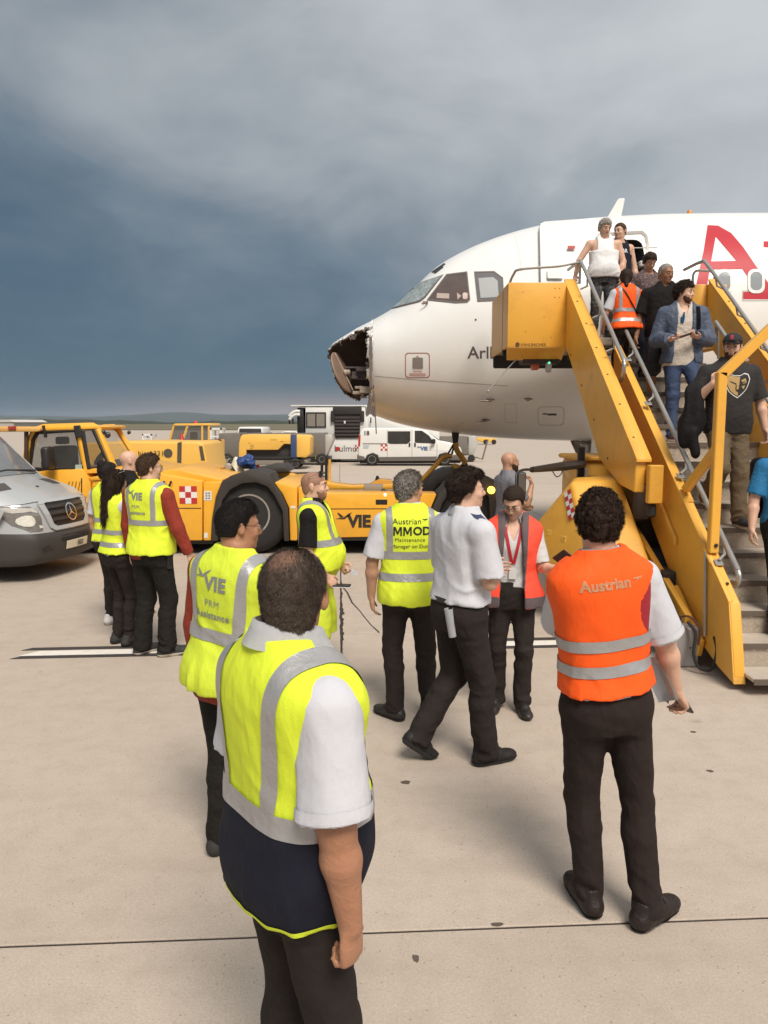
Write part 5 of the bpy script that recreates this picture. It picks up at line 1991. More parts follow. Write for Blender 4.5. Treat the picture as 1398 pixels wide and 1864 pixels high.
    b = B(); b.tube(curve([V(2.60, 6.75, .40), V(2.68, 6.62, .46), V(2.74, 6.52, .38), V(2.72, 6.48, .24)], 5), .010, 8); b.build('hose', M('rust_hose', S('5a3528'), .6), st)
    b = B(); b.prism([V(2.76, 7.2, .62), V(2.76, 7.2, .30), V(2.76, 6.6, .10), V(2.76, 6.55, .26)], (.05, 0, 0), .01); b.build('gusset', YEL, st)
    b = B(); b.prism([V(2.70, 8.3, 1.05), V(2.70, 8.3, .95), V(2.70, 6.75, .34), V(2.70, 6.72, .44)], (.06, 0, 0), .01); b.build('strut', YEL, st)
    b = B(); b.box(V(2.95, 7.0, .30), V(4.15, 10.4, .34), 0); b.build('under_tray', DARKST, st)
    b = B(); b.box(V(2.62, 8.0, 1.12), V(2.80, 8.5, 1.50), .03); b.build('pump', DARKST, st)


build_stairs()
# ------------------------------------------------------------------ vehicles on the apron
TRY = M('tractor_yellow', (.83, .41, .032), .38, var=.06, vs=2, coat=.2, chips=.3, dirt=.25, dirtc=(.30, .17, .05), ds=2.5)
TRY2 = M('faded_yellow_paint', (.80, .46, .085), .45, var=.06, vs=1.5, dirt=.2, dirtc=(.34, .22, .08), ds=1.5)
FENDER = M('black_fender', S('37302b'), .62, var=.15, vs=4, bump=.2, bs=80)
BLK = M('black_paint', (.018, .016, .015), .5, var=.2)
DKGAP = M('dark_recess', (.016, .013, .011), .8)
TYRE = M('tyre_rubber', (.022, .020, .019), .85, var=.2, bump=.4, bs=50)
RIM = M('silver_rim', S('a8a29a'), .42, metal=.35, var=.1, dirt=.3, dirtc=(.2, .14, .1), ds=6)
GLASS = M('vehicle_glass', (.045, .043, .042), .06, var=.2, spec=.7)
CLEAR = M('clear_cab_glass', (.10, .10, .095), .05, alpha=.42, spec=.6)
AMBER = M('amber_lamp', (1.0, .55, .05), .3, emit=4.0)
INKB = M('black_sticker', (.03, .024, .02), .5)


def XZ(pts, Y, o=Vector((0, 0, 0))):
    return [pix(x, y, Y) - o for x, y in pts]


def wheel(parent, c, r, w, rim=.55, ax=(0, 1, 0), name='wheel', rimm=None, nb=10):
    b = B(); b.lathe([(r * .45, -w * .46), (r * .80, -w * .5), (r * .95, -w * .36), (r, -w * .18), (r, w * .18), (r * .95, w * .36), (r * .80, w * .5), (r * .45, w * .46)], c, ax, 36)
    t = b.build(name, TYRE, parent, True, 50)
    b = B(); b.lathe([(.01, -w * .30), (r * .18, -w * .34), (r * .22, -w * .22), (r * rim * .8, -w * .20), (r * rim * .92, -w * .47), (r * rim, -w * .48), (r * rim, w * .4), (.01, w * .4)], c, ax, 32)
    rm = b.build('rim', rimm or RIM, t, True, 30)
    a = Vector(ax).normalized(); u_ = a.orthogonal().normalized(); v_ = a.cross(u_)
    for k in range(nb):
        an = 2 * math.pi * k / nb
        p = Vector(c) + (u_ * math.cos(an) + v_ * math.sin(an)) * r * rim * .66 - a * w * .21
        b = B(); b.lathe([(r * .022, 0), (r * .018, w * .05)], p, -a, 6); b.build('wheel_nut', RIM, t)
    return t


def vie_flat(parent, px, py, Y, o, w, mat, plane=True, size=None):
    c = pix(px, py, Y) - o
    s = size or w / 2.0
    flat_text('VIE', s, c, parent, mat, s * .05, shear=.0, spacing=1.0)
    b = B()
    for pl in ([(-.5, 0), (.1, .12), (.42, .36), (.62, .44), (.52, .30), (.28, .10), (.12, -.02)], [(-.16, .10), (-.36, .40), (-.28, .42), (.06, .16)]):
        b.poly([c + Vector((p[0] * s * .9 - s * 1.0, 0, p[1] * s * .9 + s * .18)) for p in pl])
    b.build('emblem', mat, parent, False)


def build_tow_tractor():
    Y0, DEP = 12.40, 2.75
    tr = empty('tow_tractor', (-2.2, 13.7, 0), 0, 'large yellow towbarless tractor with black wheel arches, lettered VIE on its flank', 'tow tractor')
    O = Vector((-2.2, 13.7, 0))
    def P(pts, Y=Y0):
        return XZ(pts, Y, O)
    def pan(name, pts, mat, dep, Y=Y0, bev=.02, parent=tr, seg=2):
        b = B(); b.prism(P(pts, Y), (0, dep, 0), bev, seg); return b.build(name, mat, parent)
    fb = pan('front_body', [(20, 984), (20, 872), (52, 860), (100, 857), (150, 853), (165, 876), (165, 984)], TRY, DEP)
    eb = pan('engine_body', [(167, 984), (167, 874), (206, 852), (262, 862), (282, 861), (368, 876), (368, 984)], TRY, DEP)
    hd = pan('engine_hood', [(255, 862), (282, 859.5), (317, 853.5), (404, 873), (404, 878), (368, 877.5), (262, 866)], TRY, DEP - .3, Y0 + .15, .015)
    sk = pan('corner_body', [(370, 984), (370, 877.5), (404, 877.5), (393, 905), (386, 945), (384, 984)], TRY, DEP)
    b = B(); b.box(P([(25, 992)])[0] + Vector((0, .1, 0)), P([(386, 984.5)])[0] + Vector((0, 2.5, 0)), .01); b.build('skirt', BLK, fb)
    # louvres
    for k in range(3):
        x = 283 + 12.5 * k
        pan('louvre', [(x - 5, 895), (x - 3.2, 897), (x + 5, 877), (x + 2.4, 876)] if False else [(x - 5.5, 893), (x - 2, 895), (x + 5.5, 876.5), (x + 2, 875)], DKGAP, .01, Y0 - .008, .002, eb, 1)
        pan('louvre_lip', [(x - 2, 896), (x + .2, 896), (x + 7.2, 877.5), (x + 5.5, 876.5)], TRY, .02, Y0 - .02, .003, eb, 1)
    for k in range(4):
        y0 = Y0 + .30
        c = pix(322 + 9.5 * k, 859 + 3.1 * k, Y0 + .3) - O
        b = B(); b.box(c + Vector((-.05, 0, -.012)), c + Vector((.03, .55, .012)), .004, rot=Matrix.Rotation(R(12), 3, 'Y')); b.build('hood_vent', DKGAP, hd)
    for k in range(4):
        x = 122 + 6.5 * k
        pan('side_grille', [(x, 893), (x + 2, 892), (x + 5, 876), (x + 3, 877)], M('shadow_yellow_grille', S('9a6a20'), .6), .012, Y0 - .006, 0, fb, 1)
    pan('door_gap', [(147.5, 913), (147.5, 871), (149.5, 870), (149.5, 913)], DKGAP, .01, Y0 - .004, 0, fb, 1)
    pan('door_handle', [(160, 869), (196, 864), (196, 872), (170, 875)], TRY, .03, Y0 - .028, .01, eb, 2)
    # lower panel joint, chequer, labels
    pan('panel_joint', [(262, 924.5), (366, 924.5), (366, 926), (262, 926)], DKGAP, .01, Y0 - .003, 0, eb, 1)
    c0 = P([(326, 885)], Y0 - .006)[0]
    checker(eb, c0, Vector((1, 0, 0)), Vector((0, 0, -1)), 3, 3, (pix(358, 900, Y0).x - pix(326, 900, Y0).x) / 3, thick=0)
    lb = pan('notice', [(371, 894), (385, 894), (385, 911), (371, 911)], M('white_label', (.7, .68, .62), .5), .006, Y0 - .005, 0, sk, 1)
    for k in range(6):
        x, y = 374 + 5 * (k % 2), 896.5 + 4.6 * (k // 2)
        pan('notice_print', [(x, y), (x + 3.4, y), (x + 3.4, y + 2.6), (x, y + 2.6)], M('grey_print', S('8b8680'), .6), .003, Y0 - .009, 0, lb, 1)
    pan('jack_label', [(371.5, 970), (378, 970), (378, 979), (371.5, 979)], M('white_label', (.7, .68, .62), .5), .006, Y0 - .005, 0, sk, 1)
    flat_text('X', .155, pix(314, 969, Y0 - .006) - O, eb, INKB, .012)
    # front wheel and arch
    wc = pix(458, 940, Y0 + .3) - O; wc.z = .66
    wheel(tr, wc, .66, .50, .52)
    wheel(tr, wc + Vector((0, DEP - .55, 0)), .66, .50, .52)
    arch = [(384, 985), (386, 945), (393, 905), (404, 876), (420, 866), (442, 858.5), (470, 856), (492, 863), (497, 877), (512, 898), (524, 925), (526, 985), (517, 985), (514, 930), (500, 903), (487, 886), (466, 878), (440, 880), (418, 892), (404, 912), (398, 945), (396, 985)]
    pan('wheel_arch', arch, FENDER, .75, Y0 - .04, .012)
    pan('wheel_arch', [(p[0] + 22, p[1] - 5) for p in [(404, 876), (442, 858.5), (470, 852), (497, 853), (505, 864), (480, 866), (440, 872)]], FENDER, .9, Y0 + 1.85, .02)
    b = B(); c1 = P([(392, 905)])[0]; c2 = P([(526, 984)])[0]
    b.box((c1.x + .05, c1.y + .78, .3), (c2.x - .05, c1.y + DEP - .78, 1.15), .02); b.build('axle_housing', DKGAP, tr)
    # rear flank
    rp = pan('rear_corner', [(528, 984), (526, 925), (514, 899), (499, 878), (541, 886.5), (541, 984)], TRY, DEP)
    fl = pan('side_panel', [(543, 980), (543, 887), (597, 897.5), (795, 899.5), (776, 945), (768, 976)], TRY, .55)
    pan('side_panel', [(543, 976), (543, 887), (597, 893), (795, 895), (776, 940), (768, 972)], TRY, .35, Y0 + DEP - .35)
    pan('panel_joint', [(545, 926), (783, 925), (783, 926.4), (545, 927.4)], DKGAP, .01, Y0 - .003, 0, fl, 1)
    pan('pocket', [(684, 909.5), (705, 909.5), (705, 918.5), (684, 918.5)], DKGAP, .012, Y0 - .006, .002, fl, 1)
    pan('skirt', [(545, 984), (545, 978), (768, 975), (766, 984)], BLK, .5, Y0 + .03, .004, fl, 1)
    pan('serial_label', [(529, 921), (538, 921), (538, 925.5), (529, 925.5)], M('white_label', (.7, .68, .62), .5), .006, Y0 - .005, 0, rp, 1)
    vie_flat(fl, 654, 950, Y0 - .006, O, .5, INKB, size=.27)
    # trough and cradle
    b = B(); a0, a1 = P([(543, 972)])[0], P([(790, 905)])[0]
    b.box((a0.x, a0.y + .55, .35), (a1.x, a0.y + DEP - .36, .55), .02); b.build('trough_floor', DKGAP, tr)
    pan('trough_wall', [(545, 960), (545, 884), (600, 893), (770, 893), (770, 960)], DKGAP, .03, Y0 + 1.9, .004)
    pan('deck_rail', [(497, 852), (545, 868), (605, 880), (640, 884), (760, 880), (780, 884), (780, 891), (600, 891), (540, 884), (500, 866)], TRY, .45, Y0 + 2.0, .02)
    pan('cradle_arm', [(668, 884), (690, 872), (712, 874), (718, 882), (745, 884), (745, 889), (668, 889)], TRY, .30, Y0 + 2.2, .015)
    pan('control_box', [(662, 883), (697, 883), (697, 900), (662, 900)], M('grey_control_box', S('8f8578'), .5, dirt=.3), .3, Y0 + .58, .015)
    b = B(); c = pix(698, 895, Y0 + .55) - O; b.ball(c, .05, 10, 8); b.build('hydraulic_knob', BLK, tr)
    b = B(); c = pix(701, 901, Y0 + .02) - O; b.ball(c, .028, 10, 8); b.build('marker_lamp', M('white_lamp', (.95, .9, .7), .3, emit=2.0), fl)
    b = B(); b.tube([pix(687, 874, Y0 + 2.3) - O, pix(687, 866, Y0 + 2.3) - O], [.05, .02], 8); b.build('cradle_pin', BLK, tr)
    # rear wheel, arch and lamp
    wc = pix(850, 925, Y0 + .45) - O; wc.z = .62
    wheel(tr, wc, .62, .45, .55)
    wheel(tr, wc + Vector((0, DEP - .7, 0)), .62, .45, .55)
    pan('wheel_arch', [(768, 976), (779, 940), (798, 900), (822, 874), (848, 862), (880, 866), (902, 874), (906, 905), (900, 945), (892, 945), (890, 905), (872, 886), (848, 880), (824, 890), (806, 915), (795, 945), (786, 976)], FENDER, .8, Y0 + .05, .015)
    pan('wheel_arch', [(766, 892), (784, 866), (812, 854), (850, 852), (870, 862), (850, 872), (800, 880), (785, 900)], FENDER, .9, Y0 + 1.8, .02)
    pan('rear_body', [(868, 960), (868, 878), (906, 880), (910, 930), (905, 960)], BLK, DEP - .4, Y0 + .2, .02)
    b = B(); c = pix(894, 892, Y0 - .0) - O
    b.lathe([(.06, 0), (.06, .03), (.045, .05), (.001, .055)], c, (0, -1, 0), 16); b.build('amber_lamp', AMBER, tr)
    # cab: half width at the near side
    CB = TRY
    YN, YF = Y0 + .04, Y0 + 1.30
    cab = pan('cab_base', [(40, 868), (42, 858), (205, 851), (205, 860)], CB, YF - YN, YN, .01)
    def post(pts, Y, r, nm='cab_pillar'):
        b = B(); b.tube(P(pts, Y), r, 8); b.build(nm, CB, cab)
    for Y in (YN + .04, YF):
        post([(44, 862), (50, 820), (62, 783), (80, 778), (170, 775.5), (178, 779), (207, 850)] if Y < YN + .1 else [(50, 862), (56, 820), (66, 783)], Y, .055)
        if Y > YN + .5:
            k = (pix(0, 800, YN).x) / (pix(0, 800, Y).x)
            post([(188, 778), (207, 777), (216, 784), (249, 838)], Y - .0, .05)
        post([(143, 780), (157, 858)], Y, .05)
    rf = pan('roof', [(58, 781), (76, 776.5), (172, 774), (181, 777), (178, 781), (70, 785)], CB, YF - YN + .08, YN - .02, .02, cab)
    for (x0, x1) in ((75, 80), (133, 145)):
        pan('roof_band', [(x0, 775), (x1, 774), (x1 + 4, 796), (x0 + 5, 797)], M('black_frame', (.02, .018, .017), .5), .06, YN - .05, .008, rf, 1)
    fm = M('black_frame', (.02, .018, .017), .5)
    for Y, gl in ((YN + .02, 1), (YF + .02, 1)):
        for pl in ([(55, 858), (60, 800), (70, 787), (138, 784), (152, 855)], [(162, 853), (150, 784), (170, 781), (200, 849)]):
            b = B(); b.poly(P(pl, Y)); w = b.build('window', CLEAR, cab, False)
            b = B(); b.tube(P(pl, Y), .036, 6, closed=True); b.build('window_frame', fm, w)
    wsn, wsf = P([(178, 779), (207, 850)], YN + .04), P([(207, 777), (249, 838)], YF)
    b = B(); b.poly([wsn[0], wsn[1], wsf[1], wsf[0]]); b.build('windscreen', CLEAR, cab, False)
    b = B(); b.tube([wsn[0], wsf[0]], .04, 8); b.build('header', CB, cab)
    b = B(); b.box(pix(94, 868, YN + .35) - O, pix(122, 812, YN + .35) - O + Vector((0, .5, 0)), .05, seg=3); b.box(pix(88, 868, YN + .3) - O, pix(140, 853, YN + .3) - O + Vector((0, .55, 0)), .04, seg=2)
    st_ = b.build('seat', M('black_seat', (.02, .019, .019), .7), cab)
    b = B(); b.box(pix(100, 809, YN + .45) - O, pix(114, 795, YN + .45) - O + Vector((0, .3, 0)), .03, seg=2); b.build('headrest', MATS['black_seat'], st_)
    b = B(); b.lathe([(.15, -.012), (.17, 0), (.15, .012)], pix(183, 832, YN + .6) - O, (-.8, 0, .6), 22); b.tube([pix(183, 832, YN + .6) - O, pix(192, 856, YN + .6) - O], .03, 8); b.build('steering_wheel', BLK, cab)
    b = B(); b.box(pix(180, 858, YN + .2) - O, pix(204, 840, YN + .2) - O + Vector((0, .9, 0)), .03); b.build('dashboard', BLK, cab)
    b = B(); b.box(pix(60, 856, YN + .0) - O + Vector((0, .02, 0)), pix(150, 851, YN) - O + Vector((0, .05, 0)), .005); b.build('window_bar', fm, cab)
    pan('door_sticker', [(137, 846), (149, 845.5), (149.5, 853.5), (137, 854)], M('pale_sticker', S('9fb0a8'), .5), .004, YN - .01, 0, cab, 1)
    for (x, y) in ((187, 787), (196, 792)):
        b = B(); b.ball(pix(x, y, YN + .05) - O, (.05, .04, .05), 12, 8); b.build('work_lamp', M('black_lamp_glass', (.03, .03, .035), .15), cab)
    b = B(); b.tube([pix(233, 790, YF) - O, pix(236, 786, YF) - O], .02, 6); b.ball(pix(235, 787, YF) - O, .035, 8, 6); b.build('work_lamp', MATS['black_lamp_glass'], cab)
    lbx = pan('light_bar', [(-40, 786), (-40, 776.5), (66, 776.5), (73, 778.5), (73, 784), (66, 786)], M('peach_yellow', S('e0ac62'), .45, var=.06), .30, Y0 - .1, .015)
    pan('red_lens', [(14, 776), (28, 775.5), (28, 782), (14, 782)], M('red_lens', S('a83a2e'), .2), .03, Y0 - .13, .004, lbx, 1)
    b = B()
    for x in (-8, 48):
        b.tube([pix(x, 786, Y0) - O, pix(x, 860, Y0) - O], .035, 8)
    b.build('bar_stay', M('dark_stay', S('4a3522'), .6), lbx)
    # deck clutter: lifting eye, rear rails, work light
    pan('lifting_eye', [(404, 856), (410, 846), (415, 843.5), (421, 847), (428, 857), (428, 861), (404, 861)], BLK, .06, Y0 + 1.9, .005)
    b = B(); b.lathe([(.05, -.01), (.07, 0), (.05, .01)], pix(415, 850, Y0 + 1.88) - O, (0, 1, 0), 16); b.build('eye_bush', RIM, tr)
    pan('amber_lamp', [(384, 853), (401, 851), (403, 866), (386, 868)], M('amber_housing', S('c98f3a'), .4), .2, Y0 + 1.6, .01)
    for y in (857, 864):
        b = B(); b.ball(pix(388, y, Y0 + 1.58) - O, (.055, .03, .035), 12, 8); b.build('amber_lens', AMBER, tr)
    for (x0, x1, y) in ((518, 592, 861), (518, 592, 868)):
        b = B(); b.tube([pix(x0, y, Y0 + 2.4) - O, pix(x1, y - .5, Y0 + 2.4) - O], .02, 6); b.build('guard_rail', BLK, tr)
    for x, y0, m_ in ((594, 832, BLK), (600, 836, TRY2), (586, 846, BLK)):
        b = B(); b.tube([pix(x, y0, Y0 + 2.45) - O, pix(x, 884, Y0 + 2.45) - O], .028, 8); b.build('guard_post', m_, tr)
    # things lying on the deck
    F = Fld(np.array((-.45, -.35, -.25)), np.array((.45, .35, .35)), .014)
    for k in range(9):
        q = random.Random(k)
        F.ell(A3(q.uniform(-.13, .13), q.uniform(-.12, .12), q.uniform(-.06, .10)), [q.uniform(.07, .12), q.uniform(.06, .10), q.uniform(.05, .09)], None, .02)
    F.rough(.03, (.07, .07, .05), 2)
    o = link('rolled_tarpaulin', F.mesh('rolled_tarpaulin', M('blue_plastic', S('22437e'), .5, var=.25, vs=9, fold=.8, fs=12))); o.location = pix(447, 843, Y0 + 2.0)
    tag(o, 'crumpled blue tarpaulin lying on the tow tractor behind the front wheel arch', 'tarpaulin')
    b = B(); b.lathe([(.17, -.16), (.15, -.10), (.06, .08), (.045, .13), (.02, .15)], (0, 0, 0), (0, 0, 1), 20); o = b.build('white_cone', M('cream_plastic', S('cfc6b0'), .5, var=.06)); o.location = pix(430, 846, Y0 + 2.1)
    tag(o, 'small off-white cone standing on the tow tractor beside the blue tarpaulin', 'cone')


def build_silver_van():
    van = empty('silver_van', (-4.42, 10.92, 0), R(-9), 'silver van with black bumper and three-pointed star, front end at the left edge', 'van')
    SIL = M('silver_paint', S('b7b9ba'), .32, metal=.25, var=.03, coat=.4)
    PLAST = M('grey_bumper_plastic', S('3a3532'), .62, var=.12, vs=3, bump=.2, bs=140)
    BLKG = M('black_grille', S('221e1c'), .45, var=.15)
    def off(y):
        a = abs(y)
        return -.05 * (a / .5) ** 2 if a < .5 else (-.05 - .20 * (a - .5) - 1.15 * max(0, a - .72) ** 2 * 6)
    ys = [-.99 + 1.98 * i / 48 for i in range(49)]
    def srf(name, prof, mat, yy=ys, parent=van, smooth=True, th=.012):
        b = B(); rows = []
        for (x, z, dz, wsc) in prof:
            rows.append([Vector((x + off(y) * wsc, y, z - dz * (abs(y) / .99) ** 4)) for y in yy])
        b.quads(rows)
        bmesh.ops.recalc_face_normals(b.bm, faces=b.bm.faces[:])
        c = sum((f.normal.x + f.normal.z) * f.calc_area() for f in b.bm.faces)
        if c < 0:
            bmesh.ops.reverse_faces(b.bm, faces=b.bm.faces[:])
        return b.build(name, mat, parent, smooth, 60)
    bump = srf('bumper', [(-.12, .24, 0, 1), (-.03, .27, 0, 1), (.0, .36, 0, 1), (.02, .50, 0, 1), (.02, .58, 0, 1), (-.01, .64, -.03, 1), (-.05, .665, -.04, 1)], PLAST)
    nose = srf('nose', [(-.04, .655, -.04, 1), (-.06, .72, -.04, 1), (-.10, .90, 0, 1), (-.15, 1.03, .03, 1), (-.20, 1.085, .05, 1)], SIL)
    bon = srf('bonnet', [(-.185, 1.09, .05, 1), (-.25, 1.12, .06, .95), (-.45, 1.20, .07, .8), (-.75, 1.31, .08, .5), (-1.05, 1.40, .09, .3)], SIL, [-.90 + 1.80 * i / 48 for i in range(49)])
    for s in (-1, 1):
        srf('wing', [(-.20, 1.075, .05, 1), (-.45, 1.17, .09, .8), (-.75, 1.27, .11, .5), (-1.10, 1.37, .12, .3)], SIL, [s * (.885 + .105 * i / 8) for i in range(9)])
    scr = srf('windscreen', [(-1.02, 1.40, .06, .3), (-1.45, 1.78, .04, .25), (-1.95, 2.22, .02, .2)], M('van_windscreen', (.16, .17, .18), .08, spec=.7, var=.3, vs=2), [-.86 + 1.72 * i / 30 for i in range(31)])
    srf('roof', [(-1.93, 2.22, .03, .2), (-2.2, 2.36, .05, .1), (-3.2, 2.46, .08, 0), (-6.2, 2.46, .08, 0)], SIL)
    for s in (-1, 1):
        b = B()
        pl = [(-.62, .62), (-.40, 1.0), (-.60, 1.16), (-1.12, 1.33), (-2.1, 2.22), (-6.2, 2.36), (-6.2, .42), (-1.78, .42), (-1.74, .62), (-1.60, .80), (-1.35, .88), (-1.10, .82), (-.95, .66), (-.92, .45), (-.66, .42)]
        b.prism([Vector((x, s * .975, z)) for x, z in pl], (0, s * .025, 0), .01, 2); sd = b.build('side_panel', SIL, van)
        b = B(); b.prism([Vector((x, s * 1.003, z)) for x, z in ((-1.45, 1.42), (-2.15, 2.10), (-2.85, 2.10), (-2.85, 1.38))], (0, s * .006, 0), .002); b.build('door_window', GLASS, sd)
        wheel(van, (-1.36, s * .86, .36), .36, .23, .6, (0, -s, 0))
        b = B(); b.box((-1.15, s * 1.0 if s > 0 else -1.24, 1.42), (-1.02, 1.24 if s > 0 else -1.0, 1.78), .05, seg=3); mr = b.build('wing_mirror', M('black_mirror_shell', S('2b2624'), .45), van)
        b = B(); b.box((-1.156, s * 1.03 if s > 0 else -1.21, 1.46), (-1.150, 1.21 if s > 0 else -1.03, 1.74), .0); b.build('mirror_glass', M('mirror_glass', (.16, .15, .13), .06, metal=.8), mr)
        for k in (0, 1):
            b = B(); b.box((-4.6 - .0, s * .70, .0), (-4.59, s * .72, .01)); b.bm.free()
    wheel(van, (-5.0, -.86, .36), .36, .23, .6); wheel(van, (-5.0, .86, .36), .36, .23, .6, (0, -1, 0))
    bv = []
    for o in (bump, nose, bon):
        bv.append(bvh_of(o.data))
    def face(name, polys, mat, bvh, offs=.008, grid=.06, parent=van, thick=0, dirv=(-1, 0, 0)):
        bm = poly_bm(polys, grid)
        dv = Vector(dirv)
        dead = []
        for v in bm.verts:
            y, z = v.co.x, v.co.y
            if dv.x:
                h, n, i, d = bvh.ray_cast(Vector((3, y, z)), dv, 9)
            else:
                h, n, i, d = bvh.ray_cast(Vector((z, y, 4)), dv, 9)
            if h is None:
                dead.append(v); continue
            if n.dot(dv) > 0:
                n = -n
            v.co = h + n * offs
        bmesh.ops.delete(bm, geom=dead, context='VERTS')
        if thick:
            bmesh.ops.solidify(bm, geom=bm.faces[:], thickness=thick)
        bmesh.ops.recalc_face_normals(bm, faces=bm.faces[:])
        m = bpy.data.meshes.new(name); bm.to_mesh(m); bm.free(); m.materials.append(mat)
        return link(name, m, parent)
    nb = bv[1]
    gr = [(-.46, 1.03), (-.42, 1.045), (.42, 1.045), (.46, 1.03), (.40, .76), (.34, .725), (-.34, .725), (-.40, .76)]
    go = [(-.56, 1.03), (-.50, 1.08), (.50, 1.08), (.56, 1.03), (.47, .72), (.40, .672), (-.40, .672), (-.47, .72)]
    gp = face('grille', [gr], BLKG, nb, .006)
    face('grille_surround', [[go[i], go[(i + 1) % 8], gr[(i + 1) % 8], gr[i]] for i in range(8)], SIL, nb, .012, .05, gp, .02)
    for k in range(3):
        z = .80 + .085 * k
        face('grille_slat', [[(-.40 - .02 * k, z), (.40 + .02 * k, z), (.40 + .02 * k, z + .042), (-.40 - .02 * k, z + .042)]], M('dark_slat', S('3a3431'), .4), nb, .03, .06, gp, .02)
    star = []
    for k in range(3):
        a = R(90 + 120 * k); c, s_ = math.cos(a), math.sin(a)
        star.append([(.013 * -s_, .885 + .013 * c), (.112 * c, .885 + .112 * s_), (.013 * s_, .885 - .013 * c), (-.006 * c, .885 - .006 * s_)])
    chrome = M('chrome', (.75, .74, .72), .15, metal=1.0)
    face('star_emblem', star, chrome, nb, .05, 0, gp)
    rg_o = [(.122 * math.cos(2 * math.pi * k / 24), .885 + .122 * math.sin(2 * math.pi * k / 24)) for k in range(24)]
    rg_i = [(p[0] * .86, .885 + (p[1] - .885) * .86) for p in rg_o]
    face('emblem_ring', [[rg_o[k], rg_o[(k + 1) % 24], rg_i[(k + 1) % 24], rg_i[k]] for k in range(24)], chrome, nb, .05, 0, gp)
    for s in (-1, 1):
        hl = [(.965, 1.02), (.90, 1.045), (.70, 1.03), (.60, .98), (.575, .86), (.60, .70), (.78, .70), (.88, .80)]
        h = face('headlight', [[(s * p[0], p[1]) for p in hl]], M('headlamp_housing', S('77726e'), .12, var=.3, vs=9, coat=.8), nb, .010, .05)
        face('reflector', [[(s * (.775 + .085 * math.cos(2 * math.pi * k / 12)), .845 + .075 * math.sin(2 * math.pi * k / 12)) for k in range(12)]], M('headlamp_bowl', S('efe6d8'), .18, metal=.3, var=.25, vs=30), nb, .016, 0, h)
        face('indicator', [[(s * .945, 1.015), (s * .88, 1.03), (s * .66, 1.005), (s * .61, .965), (s * .62, .93), (s * .72, .965), (s * .86, .955)]], M('clear_lens', S('b9b4ac'), .12, var=.2, vs=20, coat=.8), nb, .016, .05, h)
        face('side_lens', [[(s * .60, .765), (s * .65, .775), (s * .65, .735), (s * .59, .735)]], M('pale_lens', S('d8d2c8'), .2), nb, .016, 0, h)
        face('bonnet_vent', [[(s * .50, -.62), (s * .75, -.66), (s * .72, -.84), (s * .40, -.80)]], M('dark_vent', S('4b4542'), .5), bv[2], .006, .06, bon, 0, (0, 0, -1))
        face('fog_recess', [[(s * .48, .42), (s * .66, .40), (s * .70, .46), (s * .60, .50)]], M('darker_plastic', S('2c2826'), .6), bv[0], .004, .05, bump)
    face('wiper_jet', [[(-.02, -.55), (.02, -.55), (.02, -.58), (-.02, -.58)]], BLK, bv[2], .012, 0, bon, .01, (0, 0, -1))
    face('intake', [[(-.30, .60), (.30, .60), (.36, .56), (.34, .515), (-.34, .515), (-.36, .56)]], DKGAP, bv[0], .004, .05, bump)
    pl = face('number_plate', [[(-.26, .40), (.26, .40), (.26, .51), (-.26, .51)]], M('plate_white', S('d8cdb4'), .45, var=.04), bv[0], .02, .06, bump, .008)
    bm = text_mesh('502', .095, .003, .03)
    for v in bm.verts:
        h, n, i, d = bv[0].ray_cast(Vector((3, v.co.x + .04, .455 + v.co.y)), Vector((-1, 0, 0)), 9)
        v.co = h + n * .034
    m = bpy.data.meshes.new('lettering'); bm.to_mesh(m); bm.free(); m.materials.append(INKB); link('lettering', m, pl)
    b = B(); b.tube([(-1.06, -.70, 1.43), (-1.10, .1, 1.47), (-1.06, .75, 1.43)], .014, 6); b.build('wiper', BLK, van)
    b = B(); b.box((-4.5, -.85, .28), (-.5, .85, .45), .02); b.build('underbody', DKGAP, van)
    b = B(); b.box((-1.3, -.80, 1.25), (-1.1, .80, 1.42), .03); b.build('dashboard', M('dark_dash', S('3a3a3c'), .7), van)


def build_bis_tractor():
    Y = 19.0
    v = empty('yellow_tractor', (-5.2, 20, 0), 0, 'low yellow tractor lettered bis A321, behind the cab of the big tow tractor', 'tractor')
    O = Vector((-5.2, 20, 0))
    def pan(name, pts, mat, dep, YY=Y, bev=.02, parent=v, seg=2):
        b = B(); b.prism(XZ(pts, YY, O), (0, dep, 0), bev, seg); return b.build(name, mat, parent)
    bd = pan('body', [(150, 905), (150, 806), (240, 803.5), (322, 804.5), (330, 804.5), (362, 804), (370, 808), (386, 880), (386, 905)], TRY2, 2.2, Y, .06, v, 3)
    pan('strap', [(322, 860), (323, 806), (330.5, 804), (329.5, 860)], M('dark_strap', S('544a40'), .6), .03, Y - .02, .005, bd, 1)
    pan('side_vent', [(362, 812), (368, 812), (373, 838), (366, 838)], M('dark_strap', S('544a40'), .6), .02, Y - .012, .003, bd, 1)
    b = B(); b.lathe([(.11, 0), (.11, .012), (.001, .013)], pix(306, 825, Y) - O, (0, -1, 0), 24); b.build('filler_cap', M('dark_strap', S('544a40')), bd)
    pan('orange_strip', [(255, 848), (314, 848), (314, 852), (255, 852)], M('orange_strip', S('c8701e'), .4), .02, Y - .015, .003, bd, 1)
    flat_text('bis A321', .165, pix(275, 825.5, Y - .03) - O, bd, INKB, .001, spacing=1.1)
    for x in (200, 350):
        c = pix(x, 900, Y + .2) - O; c.z = .45
        wheel(v, c, .45, .3)
    pan('chassis', [(150, 918), (150, 900), (384, 900), (384, 918)], BLK, 1.9, Y + .15, .01)


